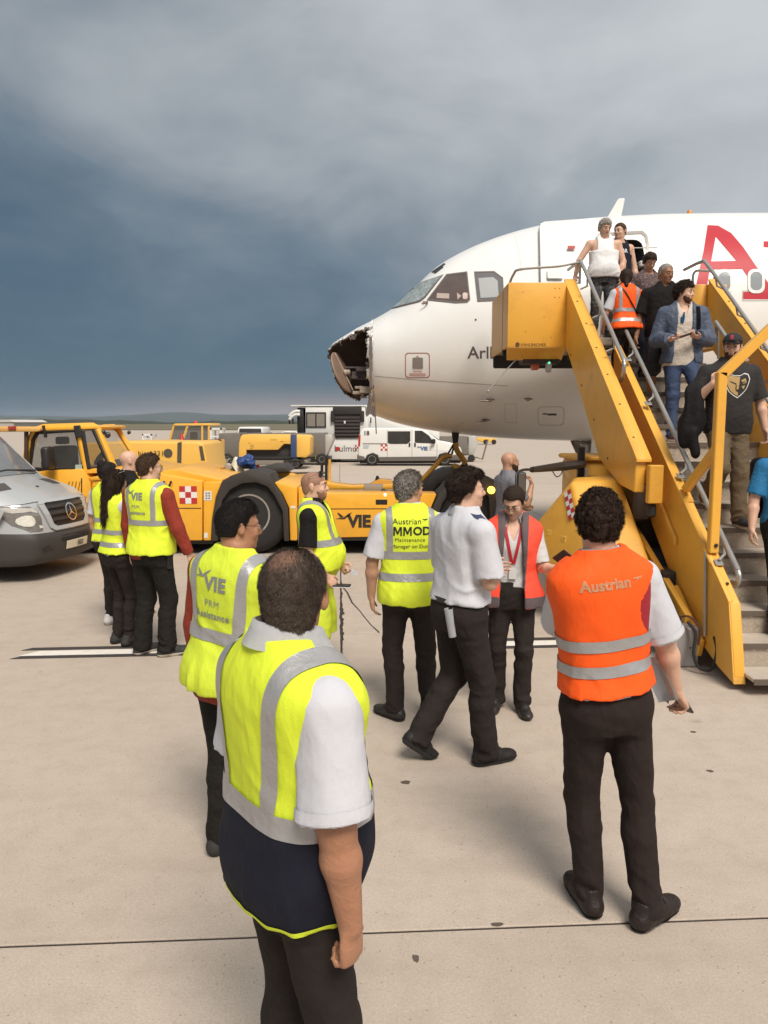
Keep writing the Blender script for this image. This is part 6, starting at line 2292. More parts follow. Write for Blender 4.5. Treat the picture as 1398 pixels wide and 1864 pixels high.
def build_cab_loader():
    Y = 26.0
    v = empty('yellow_loader', (-5.6, 27, 0), 0, 'yellow loader with a glazed cab and red roof beacon behind the low tractor', 'loader')
    O = Vector((-5.6, 27, 0))
    def pan(name, pts, mat, dep, YY=Y, bev=.02, parent=v, seg=2):
        b = B(); b.prism(XZ(pts, YY, O), (0, dep, 0), bev, seg); return b.build(name, mat, parent)
    bd = pan('body', [(295, 860), (300, 802), (388, 802), (388, 860)], TRY2, 1.9, Y, .03)
    for Yc in (Y, Y + 1.5):
        for pl in ([(309, 802), (317, 773)], [(332, 802), (342, 773)], [(368, 803), (368, 772)], [(380, 803), (380, 772)]):
            b = B(); b.tube(XZ(pl, Yc, O), .035, 8); b.build('cab_pillar', TRY2, bd)
    rf = pan('roof', [(314, 774.5), (318, 771), (382, 770.5), (384, 774.5)], TRY2, 1.6, Y - .05, .015)
    for pl in ([(311, 800), (318, 776), (339, 776), (331, 800)], [(335, 801), (344, 776), (366, 775), (366, 801)], [(370, 801), (370, 775), (378.5, 775), (378.5, 801)]):
        b = B(); b.poly(XZ(pl, Y - .0, O)); b.build('window', M('smoky_cab_glass', (.10, .095, .085), .08, alpha=.85), bd, False)
    b = B(); b.box(pix(346, 802, Y + .5) - O, pix(360, 786, Y + .9) - O, .03); b.build('seat', BLK, bd)
    b = B(); b.lathe([(.07, -.02), (.06, .05), (.001, .09)], pix(356, 770, Y + .6) - O, (0, 0, 1), 14); b.build('beacon', M('red_beacon', S('c84a36'), .25), rf)
    b = B(); b.lathe([(.12, -.14), (.05, .05), (.02, .16)], pix(331, 797, Y - .3) - O, (0, 0, 1), 12); b.build('marker_cone', M('signal_red', S('b8322e')), bd)
    b = B()
    for (x0, y0, x1, y1) in ((384, 806, 402, 800), (386, 812, 400, 812), (388, 822, 402, 828), (392, 800, 392, 838), (400, 804, 399, 832)):
        b.tube([pix(x0, y0, Y - .2) - O, pix(x1, y1, Y - .2) - O], .06, 8)
    b.build('hitch_gear', M('brown_gear', S('6d4a34'), .6), v)
    b = B(); b.lathe([(.08, -.03), (.13, 0), (.08, .03)], pix(394, 826, Y - .3) - O, (0, 1, 0), 16); b.build('hitch_ring', TRY2, v)
    for x in (310, 372):
        c = pix(x, 850, Y + .1) - O; c.z = .42
        wheel(v, c, .42, .3)


def build_starter_cart():
    Y = 36.0
    v = empty('air_starter', (-5.2, 37, 0), 0, 'yellow box trailer with a dark open bay and a blue strap, on small wheels', 'ground power cart')
    O = Vector((-5.2, 37, 0))
    def pan(name, pts, mat, dep, YY=Y, bev=.02, parent=v, seg=2):
        b = B(); b.prism(XZ(pts, YY, O), (0, dep, 0), bev, seg); return b.build(name, mat, parent)
    bd = pan('body', [(434, 832), (435, 806), (438, 794), (442, 791), (528, 791), (560, 792), (565, 796), (564, 826), (557, 833), (531, 832), (531, 809), (517, 808), (506, 819), (448, 819), (448, 832)], TRY2, 1.8, Y, .04)
    pan('open_bay', [(448, 832), (448, 819), (506, 819), (517, 808.5), (531, 809), (531, 832)], M('dark_bay', (.035, .03, .027), .7), 1.5, Y + .25, .01)
    pan('bay_sill', [(446, 836), (446, 831.5), (534, 831.5), (534, 836)], BLK, 1.7, Y + .05, .01)
    pan('strap', [(529, 833), (529, 790.5), (540, 790.5), (540, 833)], M('blue_band', S('33466b'), .6), .06, Y - .05, .01)
    for k, (x, y, w) in enumerate(((452, 806, 3), (455, 810, 7), (455, 813, 7), (455, 816, 5), (492, 800, 12), (510, 803, 6))):
        pan('stencil', [(x, y), (x + w, y), (x + w, y + 1.2), (x, y + 1.2)], M('faint_stencil', S('a0782e'), .6), .004, Y - .006, 0, bd, 1)
    pan('frame', [(405, 846), (405, 837), (560, 837), (560, 842), (530, 846)], M('grey_frame', S('8d857c'), .5, metal=.3), 1.5, Y + .1, .01)
    for x in (537, 425):
        c = pix(x, 848, Y) - O; c.z = .26
        wheel(v, c, .26, .16, .6, nb=5)
        c2 = c + Vector((0, 1.5, 0)); wheel(v, c2, .26, .16, .6, nb=5)
    pan('mudguard', [(515, 842), (518, 837), (552, 837), (555, 842), (550, 840), (522, 840)], BLK, .3, Y - .1, .01)


def build_cargo_trailer():
    Y = 39.5
    v = empty('covered_trailer', (-5.7, 40, 0), 0, 'long dark grey covered baggage trailer behind the yellow box trailer', 'trailer')
    O = Vector((-5.7, 40, 0))
    def pan(name, pts, mat, dep, YY=Y, bev=.02, parent=v, seg=2):
        b = B(); b.prism(XZ(pts, YY, O), (0, dep, 0), bev, seg); return b.build(name, mat, parent)
    cv = M('grey_tarpaulin', S('6f6861'), .7, var=.12, vs=2, fold=.8, fs=4)
    for k, (x0, x1) in enumerate(((398, 438), (439, 486), (487, 532), (533, 592))):
        pan('curtain', [(x0, 832), (x0, 789), (x1, 788), (x1, 832)], cv, 2.0, Y, .04)
    pan('end_door', [(583, 832), (590, 791), (604, 791), (607, 800), (592, 834)], M('silver_door', S('b8b2a9'), .4, metal=.3, var=.12), 1.8, Y + .1, .02)
    pan('chassis', [(398, 838), (398, 832), (600, 832), (600, 838)], BLK, 1.9, Y + .05, .01)
    for x in (402, 414, 586):
        c = pix(x, 842, Y) - O; c.z = .30
        wheel(v, c, .30, .2, .5, nb=5)
    b = B()
    pts = [pix(574, 836, Y - .3) - O, pix(578, 805, Y - .3) - O]
    b.tube(pts, .03, 6); b.build('striped_pole', M('yellow_black_pole', S('8a7433'), .6, dirt=.9, dirtc=(.02, .02, .02), ds=6), v)


def build_highloader():
    Y = 42.5
    v = empty('ambulift', (.0, 44, 0), 0, 'white high-loader truck with black folding bellows, lettered bulmor', 'high loader')
    O = Vector((0, 44, 0))
    WH = M('white_vehicle_paint', (.74, .73, .70), .4, var=.03, coat=.2, dirt=.12, dirtc=(.4, .36, .3), ds=1)
    def pan(name, pts, mat, dep, YY=Y, bev=.03, parent=v, seg=2):
        b = B(); b.prism(XZ(pts, YY, O), (0, dep, 0), bev, seg); return b.build(name, mat, parent)
    bx = pan('box', [(556, 790), (556, 741), (664, 740), (668, 790)], WH, 2.5)
    lo = pan('lower_body', [(590, 836), (600, 797), (668, 790), (668, 830), (655, 836)], WH, 2.4, Y - .02)
    pan('lower_body', [(556, 800), (556, 790), (606, 790), (602, 800)], WH, 2.4, Y - .01)
    pan('roof_edge', [(529, 739.5), (529, 737.3), (668, 737.3), (668, 739.5)], WH, 2.6, Y - .05, .01)
    pan('rear_box', [(664, 800), (664, 752), (700, 762), (760, 778), (800, 784), (800, 815)], WH, 2.3, Y + .1)
    w = pan('window', [(558, 777), (558, 751.5), (592.5, 751.5), (592.5, 777)], M('pale_window_glass', S('8d857c'), .1, var=.3, vs=1.5), .03, Y - .03, .004, bx, 1)
    for a in ([(557, 778), (557, 750.5), (559.3, 750.5), (559.3, 778)], [(591, 778), (591, 750.5), (593.5, 750.5), (593.5, 778)], [(574, 777), (574, 751.5), (576, 751.5), (576, 777)], [(557, 752.3), (557, 750.3), (593, 750.3), (593, 752.3)], [(557, 778), (557, 776), (593, 776), (593, 778)]):
        pan('window_bar', a, BLK, .04, Y - .06, .004, w, 1)
    bel = M('black_bellows', S('2e2826'), .75, var=.2, vs=4)
    be = pan('bellows', [(609, 797), (609, 754), (656, 754), (655, 797)], bel, .12, Y - .12, .02)
    pan('bellows_hood', [(605, 755), (606, 740), (658, 739), (659, 755)], bel, .22, Y - .2, .05, be)
    for x0 in (602, 656):
        pan('bellows_arm', [(x0, 768), (x0, 748), (x0 + 7, 748), (x0 + 7, 768)], bel, .15, Y - .18, .02, be)
    for k in range(6):
        yy = 759 + 6.3 * k
        pan('bellows_fold', [(610, yy), (655, yy), (655, yy + 3.4), (610, yy + 3.4)], M('bellows_ridge', S('3c3431'), .7), .05, Y - .165, .015, be, 1)
    pan('fitting', [(626, 766), (629, 766), (629, 771), (626, 771)], WH, .03, Y - .2, .004, be, 1)
    # cab front structure and mirrors
    fs = pan('front_frame', [(541, 788), (541, 742), (552, 742), (554, 788)], BLK, 2.2, Y + .1, .02)
    for y in (749, 755):
        b = B(); b.tube(curve([pix(546, y, Y - .1) - O, pix(538, y, Y - .1) - O, pix(531, y + 4, Y - .1) - O, pix(527, y + 9, Y - .1) - O], 4), .09, 8); b.build('mirror_arm', WH, v)
    for x in (527, 533):
        b = B(); b.box(pix(x - 1.6, 772, Y - .1) - O, pix(x + 1.6, 762, Y + .05) - O, .02); b.build('mirror', BLK, v)
    pan('cab', [(553, 834), (541, 815), (541, 790), (600, 790), (600, 834)], WH, 2.3, Y + .3)
    flat_text('bulmor', .50, pix(632.5, 817, Y - .03) - O, lo, M('grey_black_lettering', S('3a3432'), .5), .0, spacing=1.0)
    pan('red_square', [(611, 820.5), (611, 813.5), (617.5, 813.5), (617.5, 820.5)], M('signal_red', S('b8322e')), .01, Y - .035, 0, lo, 1)
    c = pix(646, 810, Y - .03) - O
    checker(lo, c, Vector((1, 0, 0)), Vector((0, 0, -1)), 2, 3, .10)
    pan('skirt', [(592, 837), (592, 834), (660, 834), (660, 837)], BLK, 2.2, Y + .1, .01)
    for x in (612, 790):
        c = pix(x, 838, Y + .3) - O; c.z = .45
        wheel(v, c, .45, .3)
    b = B(); b.tube([pix(675, 770, Y - .1) - O, pix(675, 760, Y - .1) - O], .04, 6); b.build('aerial', BLK, v)


def build_white_van():
    Y = 38.8
    v = empty('white_van', (1.5, 39.8, 0), 0, 'white crew van numbered 18 with a VIE door emblem under the aircraft nose', 'van')
    O = Vector((1.5, 39.8, 0))
    WH = MATS['white_vehicle_paint']
    def pan(name, pts, mat, dep, YY=Y, bev=.03, parent=v, seg=2):
        b = B(); b.prism(XZ(pts, YY, O), (0, dep, 0), bev, seg); return b.build(name, mat, parent)
    bd = pan('body', [(652, 833), (652, 800), (656, 785), (660, 780.5), (668, 779), (752, 779), (766, 781), (778, 785), (799, 802), (826, 807), (838, 814), (841, 822), (841, 835), (822, 837), (820, 828), (812, 824), (800, 827), (795, 837), (690, 838), (688, 829), (679, 825), (668, 829), (665, 836)], WH, 1.9, Y, .06, v, 3)
    pan('sill', [(690, 839.5), (690, 832), (796, 831), (793, 839)], M('grey_sill', S('625a55'), .6), .05, Y - .03, .005, bd, 1)
    pan('bumper', [(819, 838), (817, 829), (840, 826), (842, 838)], M('grey_sill', S('625a55')), 1.9, Y - .02, .03)
    pan('bumper', [(650, 838), (650, 828), (664, 831), (664, 838)], M('grey_sill', S('625a55')), 1.9, Y - .02, .03)
    pan('tail_lamp', [(651.5, 812), (653, 792), (656.5, 792), (655.5, 812)], M('red_lens', S('a83a2e')), .05, Y - .03, .005, bd, 1)
    g = M('van_glass', (.05, .048, .046), .08, var=.4, vs=2)
    for nm, pl in (('window', [(706, 806), (706, 785), (747, 785), (747, 803), (741, 808), (710, 808)]), ('window', [(755, 804), (755, 784), (768, 784), (781, 793), (789, 804), (787, 807), (758, 806)])):
        o = pan(nm, pl, g, .02, Y - .018, .004, bd, 1)
    pan('windscreen', [(775, 786), (778, 785), (800, 801), (798, 803)], g, 1.8, Y + .05, .005, bd, 1)
    for x in (704.5, 749.5, 795):
        pan('door_gap', [(x, 832), (x, 783 if x < 790 else 808), (x + .7, 783 if x < 790 else 808), (x + .7, 832)], M('gap_grey', S('6d665f'), .6), .006, Y - .005, 0, bd, 1)
    for x in (744, 754):
        pan('handle', [(x, 813), (x, 806), (x + 3, 806), (x + 3, 813)], BLK, .04, Y - .04, .01, bd, 1)
    pan('slide_rail', [(660, 807), (704, 807), (704, 808.2), (660, 808.2)], M('gap_grey', S('6d665f')), .02, Y - .018, 0, bd, 1)
    b = B(); b.box(pix(786, 808, Y - .2) - O, pix(792.5, 799, Y - .05) - O, .04); b.build('wing_mirror', BLK, v)
    pan('headlamp', [(830, 815), (834, 812), (841, 820), (838, 823)], M('pale_lens', S('d8d2c8'), .2), .5, Y - .01, .01, bd, 1)
    for x in (677, 809):
        c = pix(x, 839, Y + .1) - O; c.z = .33
        wheel(v, c, .33, .22, .58, nb=5)
        wheel(v, c + Vector((0, 1.6, 0)), .33, .22, .58, nb=5)
    pan('underbody', [(655, 843), (655, 836), (838, 836), (838, 843)], DKGAP, 1.7, Y + .12, .01)
    flat_text('18', .30, pix(667, 789, Y - .01) - O, bd, INKB, .010)
    vie_flat(bd, 772, 817, Y - .01, O, .5, M('blue_print', S('2f5a86'), .5), size=.26)
    for k in range(4):
        pan('stencil', [(781, 812 + 2.3 * k), (788 - k, 812 + 2.3 * k), (788 - k, 812.9 + 2.3 * k), (781, 812.9 + 2.3 * k)], M('grey_print', S('8b8680')), .004, Y - .006, 0, bd, 1)
    for k in range(3):
        pan('stencil', [(661, 811 + 2.2 * k), (672 - k, 811 + 2.2 * k), (672 - k, 812 + 2.2 * k), (661, 812 + 2.2 * k)], M('blue_stencil', S('7a94a8'), .6), .004, Y - .006, 0, bd, 1)
    checker(bd, pix(693, 809, Y - .01) - O, Vector((1, 0, 0)), Vector((0, 0, -1)), 3, 3, .105)


def small_van(px0, px1, py0, py1, Y, label, col=(.74, .73, .70), car=False):
    c = pix((px0 + px1) / 2, py1, Y)
    v = empty('car' if car else 'parked_van', (c.x, Y, 0), 0, label, 'car' if car else 'van')
    O = Vector((c.x, Y, 0))
    paint = MATS['white_vehicle_paint']
    w = px1 - px0
    def pan(name, pts, mat, dep, YY=Y, bev=.05):
        b = B(); b.prism(XZ(pts, YY, O), (0, dep, 0), bev, 2); return b.build(name, mat, v)
    zb = pix(0, py1, Y).z
    if car:
        pan('body', [(px0, py1 + 8), (px0 + 1, py1 - 1), (px0 + w * .25, py0 + 1), (px0 + w * .45, py0), (px1, py0 + 1), (px1, py1 + 8)], paint, 1.7)
        pan('window', [(px0 + w * .12, py1 - 1), (px0 + w * .3, py0 + 2), (px1 - 4, py0 + 2), (px1 - 4, py1 - 1)], GLASS, .03, Y - .03, .01)
    else:
        pan('body', [(px0, py1 + 12), (px0 + 1, py0 + 3), (px0 + 4, py0), (px1 - 4, py0), (px1 - 1, py0 + 3), (px1, py1 + 12)], paint, 4.5)
        pan('window', [(px0 + 2.5, py1 - 3), (px0 + 4, py0 + 3.2), (px1 - 4, py0 + 3.2), (px1 - 2.5, py1 - 3)], GLASS, .03, Y - .03, .01)
    for x in (px0 + w * .18, px1 - w * .18):
        q = pix(x, py1, Y) - O; q.z = .33
        b = B(); b.lathe([(.05, -.1), (.30, -.1), (.33, 0), (.30, .1), (.05, .1)], q + Vector((0, .1, 0)), (1, 0, 0) if not car else (0, 1, 0), 18); b.build('wheel', TYRE, v)
    return v


def build_far():
    small_van(432, 479, 777, 793, 70, 'white van seen from behind above the yellow box trailer')
    small_van(505, 541, 785, 795, 75, 'small white car half hidden between the trailer and the high loader', car=True)
    # white steps with an open frame
    for nm, px0, px1, py0, py1, Y, lab in (('mobile_steps', 384, 403, 779, 812, 48, 'white mobile steps just right of the yellow loader cab'), ('maintenance_stand', 260, 276, 790, 808, 60, 'small white maintenance stand left of the yellow loader cab')):
        v = empty(nm, pix((px0 + px1) / 2, 800, Y) * 1, 0, lab, 'steps' if nm == 'mobile_steps' else 'stand')
        v.location.z = 0
        O = v.location.copy()
        a, c = pix(px0, py0, Y) - O, pix(px1, py1, Y) - O
        wm = M('white_steel', (.7, .69, .66), .5)
        for dy in (0, 1.2):
            for x in (a.x, c.x):
                b = B(); b.box((x - .05, dy - .05, 0), (x + .05, dy + .05, a.z)); b.build('leg', wm, v)
        b = B(); b.box((a.x - .05, -.05, a.z - .12), (c.x + .05, 1.25, a.z)); b.build('top_frame', wm, v)
        for k in range(1, 4):
            z = a.z * k / 4.2
            b = B(); b.box((a.x, -.02, z - .04), (c.x, 1.2, z + .04)); b.build('step', wm, v)
    # tarpaulin dolly right of the white van, and a yellow dolly beyond
    Y = 43
    v = empty('covered_dolly', (4.4, Y, 0), 0, 'dolly under grey and clear plastic sheeting right of the white van', 'dolly')
    O = Vector((4.4, Y, 0))
    def pan(name, pts, mat, dep, YY=Y, bev=.03, par=v):
        b = B(); b.prism(XZ(pts, YY, O), (0, dep, 0), bev, 2); return b.build(name, mat, par)
    pan('cover', [(796, 826), (802, 795), (850, 794), (854, 828)], M('grey_tarpaulin', S('6f6861')), 1.8)
    pan('clear_cover', [(852, 828), (853, 795), (866, 793), (870, 808), (862, 830)], M('clear_sheet', S('b5b2ac'), .3, var=.15, vs=3), 1.7, Y + .05, .05)
    pan('deck', [(800, 838), (800, 829), (866, 829), (866, 838)], M('pale_deck', S('a9a198'), .5, metal=.2), 1.8)
    for x in (812, 858):
        q = pix(x, 840, Y) - O; q.z = .2
        b = B(); b.lathe([(.03, -.06), (.18, -.06), (.2, 0), (.18, .06), (.03, .06)], q, (0, 1, 0), 16); b.build('wheel', TYRE, v)
    b = B(); b.tube([pix(866, 832, Y) - O, pix(878, 836, Y) - O, pix(888, 800, Y) - O], .05, 6); b.build('tow_bar', M('striped_bar', S('77705f'), .6, dirt=.8, dirtc=(.05, .05, .05), ds=3), v)
    Y = 78
    v = empty('yellow_dolly', (10, Y, 0), 0, 'low yellow dolly far behind the aircraft belly', 'dolly')
    O = Vector((10, Y, 0))
    pan('bed', [(868, 802), (868, 797), (890, 797), (904, 799), (904, 804), (880, 805)], TRY2, 1.6, Y, .03, v)
    for x in (884, 899):
        q = pix(x, 806, Y) - O; q.z = .25
        b = B(); b.lathe([(.03, -.1), (.22, -.1), (.25, 0), (.22, .1), (.03, .1)], q, (0, 1, 0), 16); b.build('wheel', TYRE, v)
    # traffic cone
    b = B(); b.lathe([(.16, 0), (.15, .03), (.13, .04), (.035, .52), (.02, .54)], (0, 0, 0), (0, 0, 1), 18)
    o = b.build('traffic_cone', M('orange_cone', S('c84a32'), .45)); p = gnd(468, 853); o.location = (p.x, p.y, 0)
    tag(o, 'red traffic cone on the concrete in front of the yellow box trailer', 'traffic cone')
    # hangar at the left skyline
    v = empty('hangar', (-205, 420, 0), 0, 'pale flat-roofed hangar far away at the left edge', 'building')
    b = B(); b.box((-26, 0, -.3), (4, 40, 2.6), .1); b.build('wall', M('pale_hangar', S('b8b0aa'), .7, var=.05), v)
    b = B(); b.prism([(-26.5, -.5, 2.6), (5, -.5, 2.6), (2.0, -.5, 4.0), (-26.5, -.5, 4.0)], (0, 41, 0)); b.build('roof', M('light_roof', S('c9c2bc'), .6), v)
    # hose hanging under the aircraft belly
    v = empty('ground_power_cable', (1.35, 14.3, 0), 0, 'yellow cable with a dark sleeve looped under the aircraft belly', 'cable')
    O = Vector((1.35, 14.3, 0)); Y = 14.3
    W_ = lambda x, y: pix(x, y, Y) - O
    b = B(); b.tube([W_(829, 786), W_(829, 806)], [.075, .05], 10); sl = b.build('sleeve', RUBBER, v)
    b = B(); b.tube(curve([W_(829, 806), W_(832, 820), W_(841, 833), W_(846, 843), W_(840, 851), W_(829, 851), W_(824, 846)], 5), .052, 10); b.build('cable', M('yellow_hose', S('b9852a'), .5, var=.12), v)
    b = B(); b.tube(curve([W_(822, 830), W_(808, 832), W_(792, 848), W_(769, 872), W_(752, 884)], 5), .045, 10); b.build('cable', MATS['yellow_hose'], v)
    b = B(); b.tube([W_(827, 806), W_(818, 822), W_(810, 834)], .02, 6); b.tube([W_(828, 807), W_(822, 828)], .02, 6); b.build('lanyard', RUBBER, v)


build_tow_tractor(); build_silver_van(); build_bis_tractor(); build_cab_loader(); build_starter_cart(); build_cargo_trailer()
build_highloader(); build_white_van(); build_far()
# ------------------------------------------------------------------ the people
SK_A = M('skin_tan', S('a9795d'), .48, var=.10, vs=14, bump=.25, bs=140, sss=.08, fold=.12, fs=26, dirt=.25, dirtc=S('8a4f38'), ds=9)
SK_B = M('skin_warm', S('b58a70'), .5, var=.10, vs=14, bump=.2, bs=140, sss=.08, fold=.12, fs=26, dirt=.25, dirtc=S('8a4f38'), ds=9)
SK_C = M('skin_pale', S('d0a68e'), .5, var=.10, vs=14, bump=.2, bs=140, sss=.08, fold=.12, fs=26, dirt=.25, dirtc=S('8a4f38'), ds=9)
SK_D = M('skin_olive', S('94684c'), .5, var=.10, vs=14, bump=.2, bs=140, sss=.08, fold=.12, fs=26, dirt=.25, dirtc=S('8a4f38'), ds=9)
HIVIS = M('hi_vis_yellow', (.74, .87, .050), .62, var=.05, vs=7, bump=.5, bs=420, fold=0.28, fs=9, fstretch=(1, 1, .45), spec=.2)
HIVIS2 = M('hi_vis_yellow_mesh', (.66, .79, .055), .66, var=.07, vs=7, bump=.8, bs=300, fold=0.30, fs=8, fstretch=(1.2, 1, .4), spec=.2)
ORANGE = M('hi_vis_orange', (.98, .115, .014), .62, var=.05, vs=7, bump=.4, bs=400, fold=0.28, fs=8, fstretch=(1, 1, .5), spec=.2)
CORAL = M('hi_vis_coral', (.95, .09, .05), .62, var=.05, vs=7, bump=.4, bs=400, fold=0.25, fs=9, spec=.2)
REFL = M('reflective_grey', S('a6a5a6'), .36, metal=.35, var=.08, vs=30, bump=.3, bs=160, fold=0.20, fs=10)
REFL2 = M('reflective_print', S('8f9290'), .4, metal=.3, var=.12, vs=40, bump=.3, bs=200)
NAVY = M('navy_cloth', S('1c1e2a'), .8, spec=.2, var=.15, vs=6, bump=.5, bs=300, fold=0.30, fs=8, fstretch=(1, 1, .5))
WHITE = M('white_cotton', (.56, .56, .60), .75, var=.03, vs=8, bump=.3, bs=380, fold=0.22, fs=8, fstretch=(1, 1, .55), spec=.25)
BLACKT = M('black_trouser', (.026, .020, .018), .85, spec=.18, var=.25, vs=6, bump=.5, bs=350, fold=0.45, fs=9, fstretch=(1, 1, .55))
BLACKT2 = M('charcoal_trouser', (.016, .014, .012), .85, spec=.18, var=.25, vs=6, bump=.5, bs=350, fold=0.45, fs=9)
REDK = M('rust_red_knit', S('8c2f1c'), .8, var=.12, vs=8, bump=.7, bs=260, fold=0.35, fs=9)
BLACKC = M('black_cotton', (.013, .011, .011), .85, spec=.18, var=.2, vs=7, bump=.5, bs=300, fold=0.40, fs=9)
SHOE = M('black_shoe_leather', (.020, .017, .016), .48, var=.2, vs=20, bump=.35, bs=80, fold=0.15, fs=30)
SHOE2 = M('black_trainer_mesh', (.030, .028, .027), .75, var=.2, vs=20, bump=.6, bs=160)
SOLEB = M('black_rubber_sole', (.022, .021, .020), .7, bump=.3, bs=60)
SOLEW = M('pale_rubber_sole', S('c9c1b4'), .6, var=.08, bump=.2, bs=60)
RED = M('red_lanyard', S('b01826'), .6, var=.06, vs=20)
DARKPL = M('black_plastic', (.015, .015, .016), .35, var=.1)
PAPER = M('white_paper', (.66, .67, .70), .6, var=.02)


def hairmat(name, rgb, var=.35):
    return M(name, rgb, .62, spec=.2, var=var, vs=60, bump=.9, bs=230, fold=0.20, fs=50, fstretch=(1, 1, .35))


H_BLACK = hairmat('black_hair', (.012, .009, .008))
H_DBROWN = hairmat('dark_brown_hair', (.026, .014, .009))
H_BROWN = hairmat('brown_hair', (.060, .032, .018))
H_GREY = hairmat('grey_hair', S('8b8680'), .25)
H_SALT = hairmat('salt_and_pepper_hair', S('5b5148'), .45)
H_BEARD = hairmat('brown_beard', (.045, .022, .012))
BROW = hairmat('dark_eyebrow', (.03, .018, .012))


def bald_patch(m, c, rad):
    """skin showing through the crop around a point of the head"""
    nt = m.node_tree; N, L = nt.nodes, nt.links
    bs = N['Principled BSDF']
    tc = N.new('ShaderNodeTexCoord')
    di = N.new('ShaderNodeVectorMath'); di.operation = 'DISTANCE'
    L.new(tc.outputs['Object'], di.inputs[0]); di.inputs[1].default_value = tuple(float(q) for q in c)
    nz = N.new('ShaderNodeTexNoise'); nz.inputs['Scale'].default_value = 42; nz.inputs['Detail'].default_value = 5
    L.new(tc.outputs['Object'], nz.inputs[0])
    ma = N.new('ShaderNodeMath'); ma.operation = 'MULTIPLY_ADD'; L.new(nz.outputs[0], ma.inputs[0]); ma.inputs[1].default_value = .075; L.new(di.outputs['Value'], ma.inputs[2])
    mr = N.new('ShaderNodeMapRange'); mr.interpolation_type = 'SMOOTHSTEP'
    mr.inputs[1].default_value = rad + .055; mr.inputs[2].default_value = rad - .012; mr.inputs[4].default_value = .36
    L.new(ma.outputs[0], mr.inputs[0])
    mx = N.new('ShaderNodeMix'); mx.data_type = 'RGBA'
    old = bs.inputs['Base Color'].links[0].from_socket
    L.new(mr.outputs[0], mx.inputs['Factor']); L.new(old, mx.inputs['A']); mx.inputs['B'].default_value = (*S('a87358'), 1)
    L.new(mx.outputs['Result'], bs.inputs['Base Color'])


def thinning_hair():
    """short dark crop that lets the scalp through at the crown"""
    m = M('cropped_thinning_hair', (.070, .046, .032), .6, var=.45, vs=90, bump=.9, bs=260)
    return m


# --- man in the near foreground: two-tone waistcoat
def person_front():
    p = Person((-.255, 1.99, 0), -53, 'heavy-set man nearest the camera in a yellow and navy waistcoat, seen from behind', SK_A, .0065,
               H=1.81, wide=1.12, belly=.06, head=(45, 3, 0), hs=1.05, arm=1.10,
               feet=[(-.13, .02, 0, 8), (.13, 0, 0, -8)],
               arms=[dict(up=(-.22, .05, -1), fo=(-.02, .32, -1)), dict(up=(.17, -.03, -1), fo=(.03, .13, -1), ha=(-.02, .05, -1), pn=(-.85, -.3, 0), curl=.88, th=.85)])
    r, e = p.r, p.e
    p.trousers(BLACKT, hem=.05)
    p.shoes(SHOE)
    sme, sob = p.top(WHITE, hem=1.06, sleeve=.86, srad=1.30, off=.014, wr=0.0065, neck=(.07, .074))
    sleeve_hem(p, sme, sob, 1, WHITE, .03, .86)
    # waistcoat: yellow above, navy below, one grey belt and two shoulder bands
    me = make_top(r, .0065, HIVIS, off=.033, hem=.84, sleeve=0, name='vest', wr=0.0033, seed=5, neck=(.094, .096), vneck=.20, flare=(1.05, -.012), zt=.016, n=2.5, shw=.026)
    v = p.add('vest', me)
    zz = Vector(r.Rt[:, 2])
    low = slice_mesh(me, [(r.T(0, 0, 1.085), -zz)], .002, 'navy_panel', NAVY)
    link('navy_panel', low, v)
    hem = slice_mesh(me, [(r.T(0, 0, .855), -zz), (r.T(0, 0, .8405), zz)], .0045, 'hem_piping', HIVIS)
    link('hem_piping', hem, v)
    vest_bands(me, r, v, REFL, [(1.085, 1.142)], (.085, .135, .10), off=.0045, top=1.62)
    p.add('collar', collar_mesh(r, M('white_collar', (.74, .74, .76), .65, bump=.3, bs=300), gap=24, spread=1.10, h=.050, grow=.012, tall=.046))
    hm = p.hair(thinning_hair(), t=.0055, front=.072, side=.012, nape=-.082, amp=.0022, sc=.012, temple=.045, neckin=True, vox=.005)
    bald_patch(hm.data.materials[0], r.Hd(-.010, -.066, .095), .050)
    cc = r.Hd(-.010, -.066, .095)
    hs = strands(p, hm, 26000, hairmat('greying_dark_hair', (.072, .052, .040), .5), .0095, .0007, .5, .45, (0, -.25, -1), 1,
                 skip=lambda P, rg: rg.rand(len(P)) < np.clip((np.linalg.norm(P - cc, axis=1) - .022) / .055, .10, 1))
    return p


# --- man with black hair and glasses, long yellow waistcoat over red sleeves
VIE_PLANE = [[(-.5, 0), (.1, .12), (.42, .36), (.62, .44), (.52, .30), (.28, .10), (.12, -.02)], [(-.16, .10), (-.36, .40), (-.28, .42), (.06, .16)]]


def vie_back(me, r, par, mat, x=0.0, z=1.36, s=1.0, cut=True):
    bv = bvh_of(me)
    back_text(bv, r, par, 'VIE', .088 * s, x + .012, z, mat, bold=.004, spacing=1.05)
    back_poly(bv, r, par, [[(q[0], q[1]) for q in pl] for pl in VIE_PLANE], x - .072 * s, z + .028 * s, .085 * s, mat, 'emblem')
    back_text(bv, r, par, 'PRM', .046 * s, x - .004, z - .094 * s, mat, bold=.0012, spacing=1.1)
    back_text(bv, r, par, 'Assistance', .046 * s, x - .004, z - .150 * s, mat, bold=.0012, spacing=1.05)


